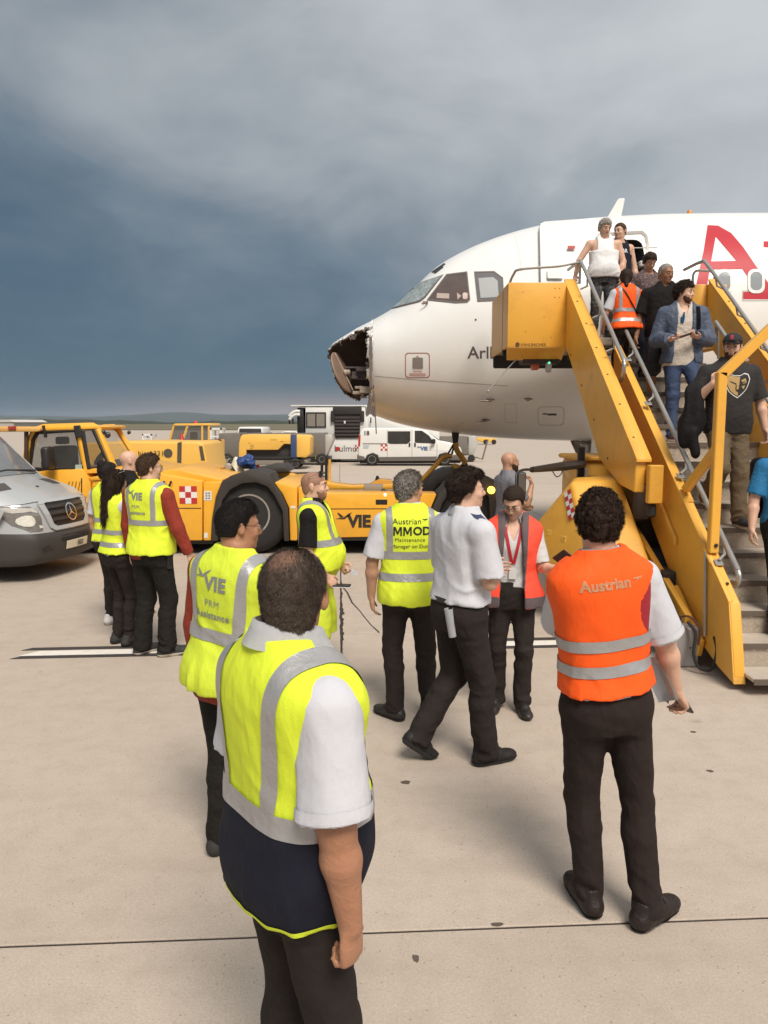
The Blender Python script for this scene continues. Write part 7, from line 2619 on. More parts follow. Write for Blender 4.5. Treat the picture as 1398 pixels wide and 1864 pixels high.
def person_glasses():
    p = Person((-.735, 3.62, 0), -30, 'black-haired man with glasses, long yellow waistcoat and red sleeves, behind the nearest man', SK_A, .0075,
               H=1.775, wide=1.06, belly=.03, head=(-32, 4, 0), side=5, lean=2, pel=(-.03, 0, 0),
               arms=[dict(up=(-.2, .0, -1)), dict(up=(.12, .25, -1), fo=(-.3, .8, -.4))])
    r = p.r
    p.trousers(BLACKT2, slim=1.04)
    p.shoes(SHOE2)
    p.top(REDK, name='sweater', hem=.80, long_=.95, sleeve=0, off=.014, seed=2)
    me = make_top(r, .0075, HIVIS2, off=.028, hem=.855, sleeve=0, name='vest', wr=0.0039, seed=8, neck=(.082, .084), vneck=.2, flare=(1.12, .035), zt=.018)
    v = p.add('vest', me)
    vest_bands(me, r, v, REFL, [(1.10, 1.16)], (.105, .155, .05), off=.004)
    vie_back(me, r, v, REFL2, x=-.01, z=1.375)
    p.add('collar', collar_mesh(r, REDK, gap=10, fold=False, grow=.005, tall=.006))
    hr = p.hair(H_BLACK, t=.006, front=.062, side=.035, nape=-.050, amp=.002, sc=.02, top=.014, temple=.05)
    strands(p, hr, 9000, H_BLACK, .009, .0010, .6, .35, (0, -.2, -1), 3)
    face_bits(r, p.e, BROW)
    glasses(r, p.e, DARKPL)


def person_red_left():
    p = Person((-2.14, 6.98, 0), -24, 'tall man in yellow waistcoat over red sleeves with pale-soled trainers, right of the left group', SK_C, .009,
               H=1.86, wide=1.04, belly=.03, head=(-34, 0, 0),
               feet=[(-.13, -.02, 0, -10), (.13, .02, 0, -38)],
               arms=[dict(up=(-.22, .06, -1), fo=(-.05, .20, -1)), dict(up=(.30, .12, -1), fo=(.28, .30, -1), curl=.5)])
    r = p.r
    p.trousers(BLACKT2, slim=1.10, wr=0.0050, flare=.012)
    p.shoes(SHOE2, SOLEW, .030)
    p.top(REDK, name='sweater', hem=.86, long_=.96, sleeve=0, off=.014, seed=3)
    me = make_top(r, .008, HIVIS, off=.027, hem=.905, sleeve=0, name='vest', wr=0.0033, seed=11, neck=(.080, .084), vneck=.2, flare=(1.12, .02), zt=.018)
    v = p.add('vest', me)
    vest_bands(me, r, v, REFL, [(1.155, 1.20)], (.105, .145, .05))
    vie_back(me, r, v, REFL2, x=-.03, z=1.40, s=.92)
    p.add('collar', collar_mesh(r, REDK, gap=10, fold=False, grow=.005, tall=.006))
    hr = p.hair(H_BROWN, t=.010, front=.066, side=.02, nape=-.066, amp=.003, sc=.02, top=.012)
    strands(p, hr, 3500, H_BROWN, .014, .0018, .5, .5, (0, -.5, -1), 4)
    face_bits(r, p.e, BROW)
    glasses(r, p.e, DARKPL)
    b = B()       # two-way radio clipped on the hip
    o = Vector(r.pel) + Vector((.20, .0, -.05))
    b.box(o + Vector((-.02, -.03, -.10)), o + Vector((.02, .03, .05)), .006)
    b.tube([o + Vector((0, .015, .05)), o + Vector((.006, .015, .16))], .006, 6)
    b.build('radio', DARKPL, p.e)


def person_long_hair():
    p = Person((-2.56, 7.30, 0), -42, 'woman with long brown hair and sunglasses on her head, yellow waistcoat, seen from behind', SK_C, .009,
               H=1.70, fem=True, head=(6, 2, 0), wide=1.02,
               feet=[(-.09, .02, 0, 0), (.09, .04, 0, -14)],
               arms=[dict(up=(-.2, .12, -1), fo=(.15, .65, -.6)), dict(up=(.14, .25, -1), fo=(-.25, .85, .1))])
    r = p.r
    p.trousers(BLACKT, slim=.92)
    p.shoes(SHOE2, SOLEB, .03)
    p.top(WHITE, name='polo_shirt', hem=.92, sleeve=.70, off=.013)
    me = make_top(r, .008, HIVIS, off=.028, hem=.945, sleeve=0, name='vest', seed=14, neck=(.075, .08), vneck=.2, flare=(1.1, .02), zt=.016)
    v = p.add('vest', me)
    vest_bands(me, r, v, REFL, [(1.13, 1.175), (1.01, 1.055)])
    hr = p.hair(H_DBROWN, t=.016, front=.066, side=-.02, nape=-.10, amp=.004, sc=.03, seed=3,
           extra=[('c', (-.03, -.075, -.02), (-.055, -.115, -.36), .060, .024), ('c', (.03, -.075, -.02), (.030, -.125, -.33), .060, .024),
                  ('c', (0, -.08, -.05), (-.02, -.135, -.40), .062, .022), ('c', (-.065, -.02, .0), (-.07, -.075, -.25), .03, .02), ('c', (.065, -.02, .0), (.065, -.075, -.22), .03, .02)])
    strands(p, hr, 6000, H_DBROWN, .06, .0016, .15, .25, (0, -.1, -1), 9)
    glasses(r, p.e, M('pale_frame', (.6, .58, .55), .3), y=.075, z=.045, w=.027, hh=.021, up=.045, tilt=18, dark=M('dark_lens', (.02, .018, .018), .12), name='sunglasses')


def person_white_trainers():
    p = Person((-2.88, 8.0, 0), -25, 'woman with pinned-up dark hair, white polo sleeve and white trainers, leftmost of the left group', SK_B, .010,
               H=1.74, fem=True, head=(-20, 0, 0), wide=1.05,
               feet=[(-.10, .06, 0, 5), (.12, .0, 0, -25)],
               arms=[dict(up=(-.20, -.03, -1), fo=(.06, .28, -1)), dict(up=(.15, .2, -1), fo=(-.2, .7, -.5))])
    r = p.r
    p.trousers(BLACKT, slim=.90)
    p.shoes(M('white_trainer', (.72, .70, .68), .55, var=.06, bump=.3, bs=90), SOLEW, .028)
    p.top(WHITE, name='polo_shirt', hem=.92, sleeve=.74, off=.015, srad=1.1)
    me = make_top(r, .009, HIVIS, off=.027, hem=.93, sleeve=0, name='vest', seed=19, neck=(.075, .08), vneck=.2, zt=.016)
    v = p.add('vest', me)
    vest_bands(me, r, v, REFL, [(1.13, 1.175), (1.01, 1.055)], (.10, .14, .05))
    p.hair(H_BLACK, t=.014, front=.064, side=.015, nape=-.07, amp=.006, sc=.03, extra=[('e', (.0, -.075, .095), (.052, .048, .046))])
    glasses_hang = B()
    a = r.arms[0]
    o = Vector(a[2] + a[3] * .10)
    glasses_hang.tube(curve([o, o + Vector((-.035, .03, -.06)), o + Vector((-.03, .05, -.16)), o + Vector((.02, .05, -.19)), o + Vector((.04, .03, -.12)), o + Vector((.02, .0, -.02))], 5), .006, 6)
    glasses_hang.build('strap', DARKPL, p.e)


def person_bald_back():
    p = Person((-2.86, 8.62, 0), -65, 'bald man in black shorts and white trainers, mostly hidden behind the long-haired woman', SK_C, .010,
               H=1.84, wide=1.03, head=(0, 0, 0),
               arms=[dict(up=(-.2, .1, -1)), dict(up=(.3, .5, -.6), fo=(-.35, .25, 1), ha=(-.25, .1, 1), pn=(-.5, .6, .2), curl=.6)])
    r = p.r
    p.trousers(BLACKC, shorts=.12, slim=1.08)
    p.shoes(M('white_trainer', (.72, .70, .68), .55), SOLEW, .028)
    p.top(BLACKC, name='polo_shirt', hem=.88, sleeve=.7, off=.014)
    face_bits(r, p.e, BROW)
    a = r.arms[1]
    b = B()
    o = Vector(a[2] + a[3] * .10 * r.k)
    b.box(o + Vector((-.045, -.01, -.055)), o + Vector((-.005, .012, .075)), .008)
    ph = b.build('phone', M('red_phone_case', S('c23a24'), .4))
    ph.location = p.e.location; ph.rotation_euler = p.e.rotation_euler
    tag(ph, "red phone held to the bald man's ear behind the long-haired woman", 'phone')


def person_sunglasses():
    p = Person((-.55, 6.30, 0), -94, 'bald man in profile with sunglasses on his head, black tee, yellow waistcoat and shorts', SK_C, .008,
               H=1.745, wide=1.12, belly=.11, head=(0, -2, 0), lean=-3, hs=1.02,
               feet=[(-.12, .02, 0, 8), (.12, -.02, 0, -6)],
               arms=[dict(up=(-.2, .12, -1), fo=(.35, .75, -.75), curl=.7), dict(up=(.16, -.02, -1), fo=(-.14, .62, -.85), ha=(-.15, .6, -.6), pn=(-.6, -.2, -.4), curl=.75)])
    r = p.r
    p.trousers(HIVIS2, shorts=.26, slim=1.08, wr=0.0044)
    for i in (0, 1):
        hip, kn, an = r.legs[i]
    p.shoes(SHOE2, SOLEB, .03, boot=.035, fat=1.05)
    p.top(BLACKC, name='tee_shirt', hem=.90, sleeve=.84, off=.014, srad=1.12)
    me = make_top(r, .008, HIVIS, off=.028, hem=.955, sleeve=0, name='vest', wr=0.0039, seed=23, neck=(.075, .08), vneck=.20, flare=(1.05, .01), zt=.018)
    v = p.add('vest', me)
    vest_bands(me, r, v, REFL, [(1.155, 1.21)], (.105, .150, .04))
    p.beard(M('short_stubble', S('86604a'), .8, var=.3, vs=90, bump=.6, bs=260), t=.0028, top=-.035)
    p.hair(M('shaved_hair', S('97705a'), .6, var=.2, vs=90, bump=.3, bs=300), t=.0018, front=.03, side=.01, nape=-.07, amp=.0004, sc=.02, temple=-.02)
    face_bits(r, p.e, BROW)
    glasses(r, p.e, DARKPL, y=.082, z=.03, w=.028, hh=.022, up=.045, tilt=22, dark=M('dark_lens', (.02, .018, .018), .12), name='sunglasses')
    for i, (nm, lab, cat, mt) in enumerate((('phone', 'black phone in the near hand of the bearded man with sunglasses', 'phone', DARKPL), ('paper_sheet', 'folded white paper held by the bearded man with sunglasses', 'paper', PAPER))):
        a = r.arms[1 - i]
        o = Vector(a[2] + a[3] * .085 * r.k)
        b = B()
        if i == 0:
            b.box(o + Vector((-.04, -.01, -.02)), o + Vector((.035, .135, -.006)), .004)
            b.mi = 1
            b.box(o + Vector((-.043, -.013, -.0235)), o + Vector((.038, .138, -.019)), .003)
        else:
            b.quads([[o + Vector((x * .05, y * .11 - .01, .02 - .05 * y + .012 * math.sin(y * 5 + x))) for x in (-1, 0, 1)] for y in (0, .25, .5, .75, 1)])
            bmesh.ops.solidify(b.bm, geom=b.bm.faces[:], thickness=.003)
        q = b.build(nm, [mt, M('white_phone_rim', (.7, .7, .7), .3)] if i == 0 else mt)
        q.location = p.e.location; q.rotation_euler = p.e.rotation_euler
        tag(q, lab, cat)


ARROW = [[(-.5, -.30), (.0, .0), (.10, .14), (-.38, .16), (-.30, .26), (.60, .32), (.42, .14), (.22, .16), (.12, .02)]]


def person_mmod():
    p = Person((.18, 5.42, 0), 3, 'grey-haired man in a yellow waistcoat lettered MMOD, back to the camera', SK_B, .008,
               H=1.80, wide=1.02, head=(-52, 0, 0), belly=.02,
               feet=[(-.10, .0, 0, 42), (.15, .04, 0, -16)],
               arms=[dict(up=(-.26, -.02, -1), fo=(-.02, .14, -1), ha=(.12, .10, -1), pn=(1, .1, 0), curl=.35), dict(up=(.2, .1, -1), fo=(-.1, .7, -.6))])
    r = p.r
    p.trousers(BLACKT, slim=1.0)
    p.shoes(SHOE, SOLEB)
    p.top(WHITE, hem=.92, sleeve=.86, srad=1.22, off=.014, seed=4)
    me = make_top(r, .008, HIVIS, off=.027, hem=.845, sleeve=0, name='vest', seed=27, neck=(.085, .085), vneck=.2, flare=(1.15, .022), zt=.018)
    v = p.add('vest', me)
    vest_bands(me, r, v, REFL, [(1.165, 1.218), (1.015, 1.068)], (.118, .160, .02))
    bv = bvh_of(me)
    ink = M('black_print', (.012, .012, .012), .6)
    back_text(bv, r, v, 'Austrian', .054, -.026, 1.425, ink, bold=.0, spacing=1.05)
    back_poly(bv, r, v, ARROW, .092, 1.430, .040, ink)
    MM = [(0, 0), (0, 1), (.25, 1), (.475, .45), (.70, 1), (.95, 1), (.95, 0), (.77, 0), (.77, .70), (.55, .16), (.40, .16), (.18, .70), (.18, 0)]
    for x0 in (-.118, -.052):
        back_poly(bv, r, v, [MM], x0, 1.330, .060, ink, 'lettering')
    back_text(bv, r, v, 'O', .078, .045, 1.359, ink, bold=.0022)
    back_text(bv, r, v, 'D', .078, .106, 1.359, ink, bold=.0022)
    back_text(bv, r, v, 'Maintenance', .036, -.006, 1.300, ink, bold=.0006, spacing=1.12)
    back_text(bv, r, v, 'Manager on Duty', .036, .0, 1.255, ink, bold=.0006, spacing=1.03)
    p.add('lanyard', collar_mesh(r, RED, gap=12, fold=False, grow=.010, tall=-.006, name='lanyard'))
    p.add('collar', collar_mesh(r, WHITE, gap=14, fold=False, grow=.004, tall=.010))
    hr = p.hair(H_SALT, t=.013, front=.064, side=.012, nape=-.072, amp=.005, sc=.02, top=.010)
    strands(p, hr, 5000, H_GREY, .016, .0014, .5, .55, (0, -.6, -1), 5)
    face_bits(r, p.e, BROW)


def person_pilot_shirt():
    p = Person((.475, 4.72, 0), -60, 'dark-haired man in white shirt striding right, rolled paper in his back pocket', SK_C, .008,
               H=1.86, wide=1.06, head=(-22, -2, 0), lean=3, belly=.02, pel=(-.01, .0, 0),
               feet=[(-.13, -.27, .09, -4, 38), (.13, .12, 0, -8, 0)],
               arms=[dict(up=(-.2, .25, -1), fo=(.5, .9, .0)), dict(up=(.16, .10, -1), fo=(-.62, .62, .10), ha=(-.8, .3, .1), curl=.6)])
    r = p.r
    p.trousers(BLACKT, slim=1.10, wr=0.0050, flare=.010)
    p.shoes(M('black_safety_shoe', (.018, .015, .014), .6, var=.3, vs=20, bump=.5, bs=90, spec=.3), SOLEB, .026, fat=1.04)
    laces(p, BLACKC)
    p.top(WHITE, hem=.985, sleeve=.90, srad=1.26, off=.020, wr=0.0060, seed=6, flare=(1.12, .012))
    p.add('belt', make_belt(r))
    p.add('collar', collar_mesh(r, WHITE, gap=16, spread=1.0, grow=.002))
    hr = p.hair(H_DBROWN, t=.016, front=.066, side=.012, nape=-.072, amp=.006, sc=.025, top=.026, extra=[('e', (.0, .075, .092), (.05, .032, .026)), ('e', (.02, .04, .108), (.045, .045, .022))])
    strands(p, hr, 6500, H_DBROWN, .020, .0014, .5, .55, (0, -.8, -.5), 6)
    face_bits(r, p.e, BROW)
    # shoulder slide
    b = B()
    o = r.T(.13, .0, 1.49)
    b.prism([Vector(r.T(.085, -.035, 1.512)), Vector(r.T(.085, .03, 1.512)), Vector(r.T(.205, .02, 1.468)), Vector(r.T(.205, -.04, 1.468))], (0, 0, .008))
    b.build('epaulette', M('navy_epaulette', S('303a5c'), .6), p.e)
    # rolled paper tucked in the back pocket
    b = B()
    c0 = Vector(r.pel) + Vector((.118, -.128, -.12))
    c1 = c0 + Vector((-.01, -.026, .175))
    pts = []
    ax = (c1 - c0).normalized(); u_ = ax.orthogonal().normalized(); w_ = ax.cross(u_)
    grid = []
    for t in (0, .5, 1):
        row = []
        for j in range(19):
            a = 2.2 * math.pi * j / 18
            rr = (.026 + .004 * t) * (1 - .010 * j)
            row.append(c0 + (c1 - c0) * t + rr * (math.cos(a) * u_ + math.sin(a) * w_))
        grid.append(row)
    b.quads(grid)
    bmesh.ops.solidify(b.bm, geom=b.bm.faces[:], thickness=.0015)
    q = b.build('rolled_paper', PAPER)
    q.location = p.e.location; q.rotation_euler = p.e.rotation_euler
    tag(q, 'white roll of paper sticking out of a black back pocket', 'paper')


def make_belt(r, mat=None, z=1.0):
    k = r.k
    b = B()
    rows = []
    for (off, zz) in ((.020, z - .016), (.026, z - .014), (.026, z + .014), (.020, z + .016)):
        row = []
        for j in range(37):
            a = 2 * math.pi * j / 36
            ca, sa = math.cos(a), math.sin(a)
            A_ = (.162 if not r.fem else .154) * r.wide + off
            Bd = (.108 if sa > 0 else .110) + off
            row.append(Vector(r.pel - r.Rp @ A3(0, 0, .92 * k) + r.Rp @ (A3(A_ * math.copysign(abs(ca) ** .83, ca), Bd * math.copysign(abs(sa) ** .83, sa), zz) * k)))
        rows.append(row)
    b.quads(rows)
    return b.mesh('belt', mat or M('black_leather_belt', (.014, .012, .011), .45), True, 60)


def lanyard(p, me, mat, z_end=1.20, badge=True):
    """ribbon from both sides of the neck down to a badge on the chest"""
    r = p.r
    bv = bvh_of(me)
    k = r.k
    rd = -r.Rt[:, 1]
    b = B()
    for sx in (-1, 1):
        row0, row1 = [], []
        for j in range(9):
            t = j / 8
            x = sx * (.062 * (1 - t) + .006); z = 1.475 + (z_end - 1.475) * t
            for rw, dx in ((row0, -.011), (row1, .011)):
                rw.append(on_surface(bv, r.T(x + dx, .5, z), rd, .007))
        b.quads([row0, row1])
    b.build('lanyard', mat, p.e)
    if badge:
        c = on_surface(bv, r.T(.0, .5, z_end - .07), rd, .012)
        b = B()
        X, Z, Yv = (Vector(r.Rt[:, i]) for i in (0, 2, 1))
        rot = Matrix((X, Yv, Z)).transposed()
        b.box(c - Vector((.028, .003, .042)), c + Vector((.028, .003, .042)), .002, rot=rot)
        b.build('badge', M('badge_plastic', (.6, .6, .6), .2), p.e)


def person_coral_vest():
    p = Person((.945, 5.58, 0), 172, 'woman with glasses, open coral waistcoat and red lanyard, holding a tablet', SK_C, .0075,
               H=1.70, fem=True, wide=1.0, head=(-16, 30, 0), lean=0,
               feet=[(-.09, .02, 0, 14), (.10, -.06, 0, -10)],
               arms=[dict(up=(-.20, .15, -1), fo=(-.42, .72, .12), ha=(-.40, .75, .15), pn=(.1, -.2, 1), curl=.5, th=.5), dict(up=(.18, .15, -1), fo=(-.15, .85, .0), ha=(-.2, .8, .1), pn=(-.3, 0, 1), curl=.45)])
    r, e = p.r, p.e
    p.trousers(BLACKT, slim=1.02, flare=.012)
    p.shoes(SHOE)
    bl, _ = p.top(M('white_blouse', (.56, .55, .55), .7, var=.03, bump=.3, bs=380, fold=0.2, fs=11), name='blouse', hem=.985, sleeve=.86, srad=1.18, off=.013, seed=9, neck=(.062, .07), vneck=.13)
    me = make_top(r, .0075, CORAL, off=.046, hem=.845, sleeve=0, name='vest', seed=31, neck=(.085, .09), flare=(1.1, .035), zt=.018, openf=[(.8, .105), (1.1, .086), (1.3, .070), (1.45, .06), (1.55, .07)])
    v = p.add('vest', me)
    X, Z = Vector(r.Rt[:, 0]), Vector(r.Rt[:, 2])
    lin = M('grey_mesh_lining', S('5d5153'), .8, var=.1, bump=.5, bs=200)
    for sg in (-1, 1):
        m = slice_mesh(me, [(r.T(sg * .100, 0, 1.2), (-X * sg + Z * .04).normalized()), (r.T(0, .02, 0), Vector(r.Rt[:, 1])), (r.T(0, 0, 1.2), X * sg)], .004, 'lapel', lin)
        if m:
            link('lapel', m, v)
    vest_bands(me, r, v, lin, [(.845, .925)])
    p.add('collar', collar_mesh(r, WHITE, gap=38, spread=1.15, h=.048))
    lanyard(p, bl, RED, 1.17)
    p.hair(H_DBROWN, t=.010, front=.060, side=.0, nape=-.07, amp=.002, sc=.02, temple=.042, extra=[('e', (0, -.112, .0), (.048, .042, .048)), ('c', (0, -.11, -.01), (.03, -.12, -.15), .03, .012)])
    face_bits(r, e, BROW, M('soft_lips', (.42, .19, .15), .45))
    glasses(r, e, DARKPL, w=.026, hh=.019)
    a = r.arms[0]
    c = Vector(a[2] + a[3] * .11 * r.k) + Vector((-.015, .0, .03))
    b = B()
    rot = Matrix.Rotation(R(-38), 3, 'Y') @ Matrix.Rotation(R(38), 3, 'X')
    b.box(c - Vector((.125, .085, .006)), c + Vector((.125, .085, .006)), .005, rot=rot)
    b.mi = 1
    b.box(c + Vector((-.113, -.075, .0055)), c + Vector((.113, .075, .0072)), 0, rot=rot, piv=c)
    q = b.build('tablet', [M('tablet_cover', S('3a2420'), .5), M('tablet_glass', (.02, .02, .025), .08)])
    q.location = e.location; q.rotation_euler = e.rotation_euler
    tag(q, "dark tablet in the hand of the woman in the coral waistcoat", 'tablet')


def person_orange():
    p = Person((1.01, 3.16, 0), 14, 'curly-haired man in an orange waistcoat, back to the camera, holding a phone and paper', SK_C, .007,
               H=1.865, wide=.95, head=(-20, 2, 3), side=-5, pel=(-.07, 0, 0), hs=.98,
               feet=[(-.09, .06, 0, -4, 0), (.10, -.10, 0, -68)],
               arms=[dict(up=(.30, .62, -.75), fo=(.45, .8, .1), so=(.035, .05, 0)), dict(up=(.42, .0, -1), fo=(.38, .16, -1), ha=(.62, .30, -.72), pn=(-.55, .2, -.6), curl=.72, th=.6)])
    r, e = p.r, p.e
    p.trousers(M('dark_brown_black_trouser', (.026, .018, .016), .85, spec=.18, var=.25, vs=6, bump=.5, bs=350, fold=0.45, fs=9, fstretch=(1, 1, .55)), slim=.98, wr=0.0039)
    p.shoes(M('brown_black_shoe', (.022, .015, .013), .5, var=.25, vs=20, bump=.35, bs=80, fold=0.25, fs=22, spec=.3), SOLEB, .016)
    laces(p, BLACKC)
    sme, sob = p.top(WHITE, hem=.98, sleeve=.92, srad=1.34, off=.014, wr=0.0044, seed=10)
    sleeve_hem(p, sme, sob, 1, WHITE, .028, .90)
    inner = make_top(r, .0075, M('red_waistcoat_lining', S('9c1626'), .7, var=.08, bump=.4, bs=300), off=.024, hem=1.16, sleeve=0, name='red_lining', wr=.001, seed=33, neck=(.08, .082), vneck=.2, zt=.016)
    p.add('red_lining', inner)
    me = make_top(r, .007, ORANGE, off=.031, hem=.985, sleeve=0, name='vest', wr=0.0033, seed=35, neck=(.084, .086), vneck=.2, flare=(1.05, .018), zt=.022)
    # deep armholes that show the red lining
    v = p.add('vest', me)
    vest_bands(me, r, v, REFL, [(1.165, 1.210), (1.065, 1.110)], off=.004)
    bm = bmesh.new(); bm.from_mesh(me)
    X, Z = Vector(r.Rt[:, 0]), Vector(r.Rt[:, 2])
    kill = []
    for f in bm.faces:
        q = f.calc_center_median() - Vector(r.o)
        x, y, z = q.dot(X) / r.k, q.dot(Vector(r.Rt[:, 1])) / r.k, q.dot(Z) / r.k
        lim = .088 + .75 * max(0, z - 1.34) + .06 * max(0, (1.30 - z) / .10) ** 2
        if x > lim and 1.19 < z < 1.455:
            kill.append(f)
    bmesh.ops.delete(bm, geom=kill, context='FACES')
    bm.to_mesh(me); bm.free()
    bv = bvh_of(me)
    back_text(bv, r, v, 'Austrian', .056, -.052, 1.425, M('worn_silver_print', S('c98f6a'), .4, metal=.2, var=.3, vs=60), bold=.0022, spacing=1.02)
    back_poly(bv, r, v, ARROW, .072, 1.427, .046, M('worn_silver_print', S('c98f6a'), .4))
    lan = p.add('lanyard', collar_mesh(r, RED, gap=12, fold=False, grow=.015, tall=-.012, name='lanyard'))
    lb = bvh_of(lan.data)
    back_text(lb, r, lan, 'Austrian', .022, .03, 1.512, M('white_print', (.75, .75, .75), .5), off=.002)
    p.add('collar', collar_mesh(r, WHITE, gap=14, fold=False, grow=.008, tall=.012))
    cm = hairmat('black_curls', (.040, .022, .014), .5)
    hr = p.hair(cm, t=.013, front=.07, side=-.0, nape=-.066, amp=.009, sc=.018, top=.020, seed=12, vox=.0055)
    strands(p, hr, 16000, cm, .016, .0012, .75, 1.0, (0, -.2, -1), 2, curl=1.4)
    face_bits(r, e, BROW)
    a = r.arms[1]
    c = Vector(a[2] + a[3] * .095 * r.k)
    d = Vector(a[3])
    b = B()
    rot = d.to_track_quat('Y', 'Z').to_matrix()
    b.box(c + Vector((-.030, -.055, -.008)), c + Vector((.030, .062, .004)), .004, rot=rot, piv=c)
    q = b.build('phone', DARKPL)
    q.location = e.location; q.rotation_euler = e.rotation_euler
    tag(q, "black phone in the right hand of the man in the orange waistcoat", 'phone')
    b = B()
    g = []
    for i in range(6):
        t = i / 5
        g.append([c + Vector((-.055 - .125 * t + .020 * s_, .03 + .10 * s_, .005 + .20 * t - .045 * s_ + .012 * math.sin(3 * t))) for s_ in (-1, -.3, .4, 1)])
    b.quads(g)
    bmesh.ops.solidify(b.bm, geom=b.bm.faces[:], thickness=.002)
    q = b.build('paper_sheet', PAPER)
    q.location = e.location; q.rotation_euler = e.rotation_euler
    tag(q, "white paper slip held against the phone by the man in the orange waistcoat", 'paper')


def person_grey_polo():
    p = Person((1.49, 9.2, 0), -72, 'bald bearded man in a grey polo shirt, hand on his chin, beyond the wing mirror', SK_B, .010,
               H=1.80, wide=1.06, head=(-8, 2, 0),
               arms=[dict(up=(-.15, .2, -1), fo=(.6, .6, -.1)), dict(up=(.10, .48, -.85), fo=(-.32, .42, 1), ha=(-.25, -.15, 1), pn=(-.4, -.8, 0), curl=.8)])
    r = p.r
    p.trousers(M('rust_brown_trouser', S('5b2f26'), .8, var=.15, bump=.4, bs=300, fold=0.35, fs=9))
    p.shoes(SHOE2, SOLEB)
    p.top(M('grey_polo', S('77757c'), .8, var=.08, bump=.4, bs=300, fold=0.35, fs=9), name='polo_shirt', hem=.88, sleeve=.80, off=.015)
    p.add('collar', collar_mesh(r, M('grey_polo', S('77757c')), gap=20))
    p.beard(H_BEARD, t=.011, top=-.022)
    face_bits(r, p.e, BROW)


# --- people on the passenger stairs (STEP(i) gives the tread's height and depth)
def STEP(i):
    return .15 + .198 * i, 5.85 + .31 * i + .16


def on_stairs(px, i, dz_down=0.0):
    z, y = STEP(i)
    return z, y


def person_white_top():
    p = Person((3.05, 11.02, 3.32), 176, 'grey-haired woman in sleeveless white top and patterned trousers, highest on the stairs', SK_C, .0095,
               H=1.61, fem=True, wide=1.30, belly=.08, head=(18, 18, 0), arm=1.25,
               arms=[dict(up=(-.30, .1, -1), fo=(.2, .3, -1)), dict(up=(.62, .05, -1), fo=(.28, .30, -1), ha=(.1, .5, -.8), pn=(-.2, -.3, -1), curl=.6)])
    r = p.r
    pm = M('patterned_trouser', (.03, .03, .034), .8, var=.1, vs=5, dirt=.85, dirtc=(.30, .29, .29), ds=22, fold=0.25)
    p.trousers(pm, slim=1.08)
    p.shoes(SHOE2, SOLEB)
    p.top(M('bright_white_cotton', (.80, .80, .80), .75, var=.03, vs=8, bump=.3, bs=380, fold=.25, fs=9), name='sleeveless_top', hem=.90, sleeve=0, off=.018, srad=1, tank=True, seed=13, wr=0.0044, neck=(.075, .09), flare=(1.1, .01))
    hr = p.hair(H_GREY, t=.014, front=.064, side=.015, nape=-.06, amp=.004, sc=.022, top=.012, temple=.046)
    strands(p, hr, 3000, M('silver_hair', S('a29c95'), .6, spec=.2), .013, .0020, .5, .4, (0, -.6, -.6), 8)
    face_bits(r, p.e, BROW)


def person_navy_tank():
    p = Person((3.46, 11.72, 3.32), 196, 'short-haired man in a navy tank top with white letters, behind the grey-haired woman', SK_C, .010,
               H=1.74, wide=1.10, belly=.04, head=(-62, 6, 0), arm=1.12,
               arms=[dict(up=(-.26, .05, -1), fo=(-.05, .22, -1)), dict(up=(.2, .1, -1))])
    r = p.r
    p.trousers(NAVY, shorts=.1)
    p.shoes(SHOE2, SOLEB)
    me, ob = p.top(NAVY, name='tank_top', hem=.88, sleeve=0, off=.016, tank=True, seed=15, neck=(.085, .1))
    bv = bvh_of(me)
    wp = M('white_print', (.75, .75, .75), .5)
    back_text(bv, r, ob, 'WAR', .075, -.02, 1.33, wp, bold=.002, front=True)
    back_text(bv, r, ob, 'N', .075, -.03, 1.21, wp, bold=.002, front=True)
    back_text(bv, r, ob, 'M', .075, -.04, 1.12, wp, bold=.002, front=True)
    p.hair(H_BROWN, t=.008, front=.062, side=.015, nape=-.07, amp=.002, sc=.02)
    face_bits(r, p.e, BROW)


def person_orange_stairs():
    z, y = STEP(12)
    p = Person((3.0, y, z), 4, 'woman in an orange waistcoat with a black shoulder strap climbing the stairs, seen from behind', SK_C, .0095,
               H=1.50, fem=True, wide=1.12, head=(-18, 4, 0), lean=4, feet=[(-.09, .02, 0, 4), (.09, .20, .198, -4)],
               arms=[dict(up=(-.38, .1, -1), fo=(.05, .6, -.8)), dict(up=(.26, .2, -1), fo=(-.2, .8, -.3))])
    r = p.r
    p.trousers(BLACKT, slim=1.1)
    p.shoes(SHOE2, SOLEB)
    p.top(WHITE, hem=.90, sleeve=.85, srad=1.2, off=.016)
    me = make_top(r, .009, ORANGE, off=.028, hem=.90, sleeve=0, name='vest', seed=37, neck=(.08, .082), vneck=.2, flare=(1.1, .02), zt=.018)
    v = p.add('vest', me)
    vest_bands(me, r, v, REFL, [(1.135, 1.185), (.99, 1.04)], (.095, .14, .04))
    bv = bvh_of(me)
    b = B()
    rows = [[], []]
    for j in range(13):
        t = j / 12
        x, zz = -.10 + .26 * t, 1.46 - .42 * t
        for q, dz in ((0, -.016), (1, .016)):
            rows[q].append(on_surface(bv, r.T(x, -.5, zz + dz), r.Rt[:, 1], .010))
    b.quads(rows)
    bmesh.ops.solidify(b.bm, geom=b.bm.faces[:], thickness=.003)
    b.build('bag_strap', DARKPL, p.e)
    p.hair(H_DBROWN, t=.012, front=.066, side=-.02, nape=-.10, amp=.003, sc=.02, extra=[('c', (0, -.085, -.02), (0, -.12, -.13), .038, .026)])


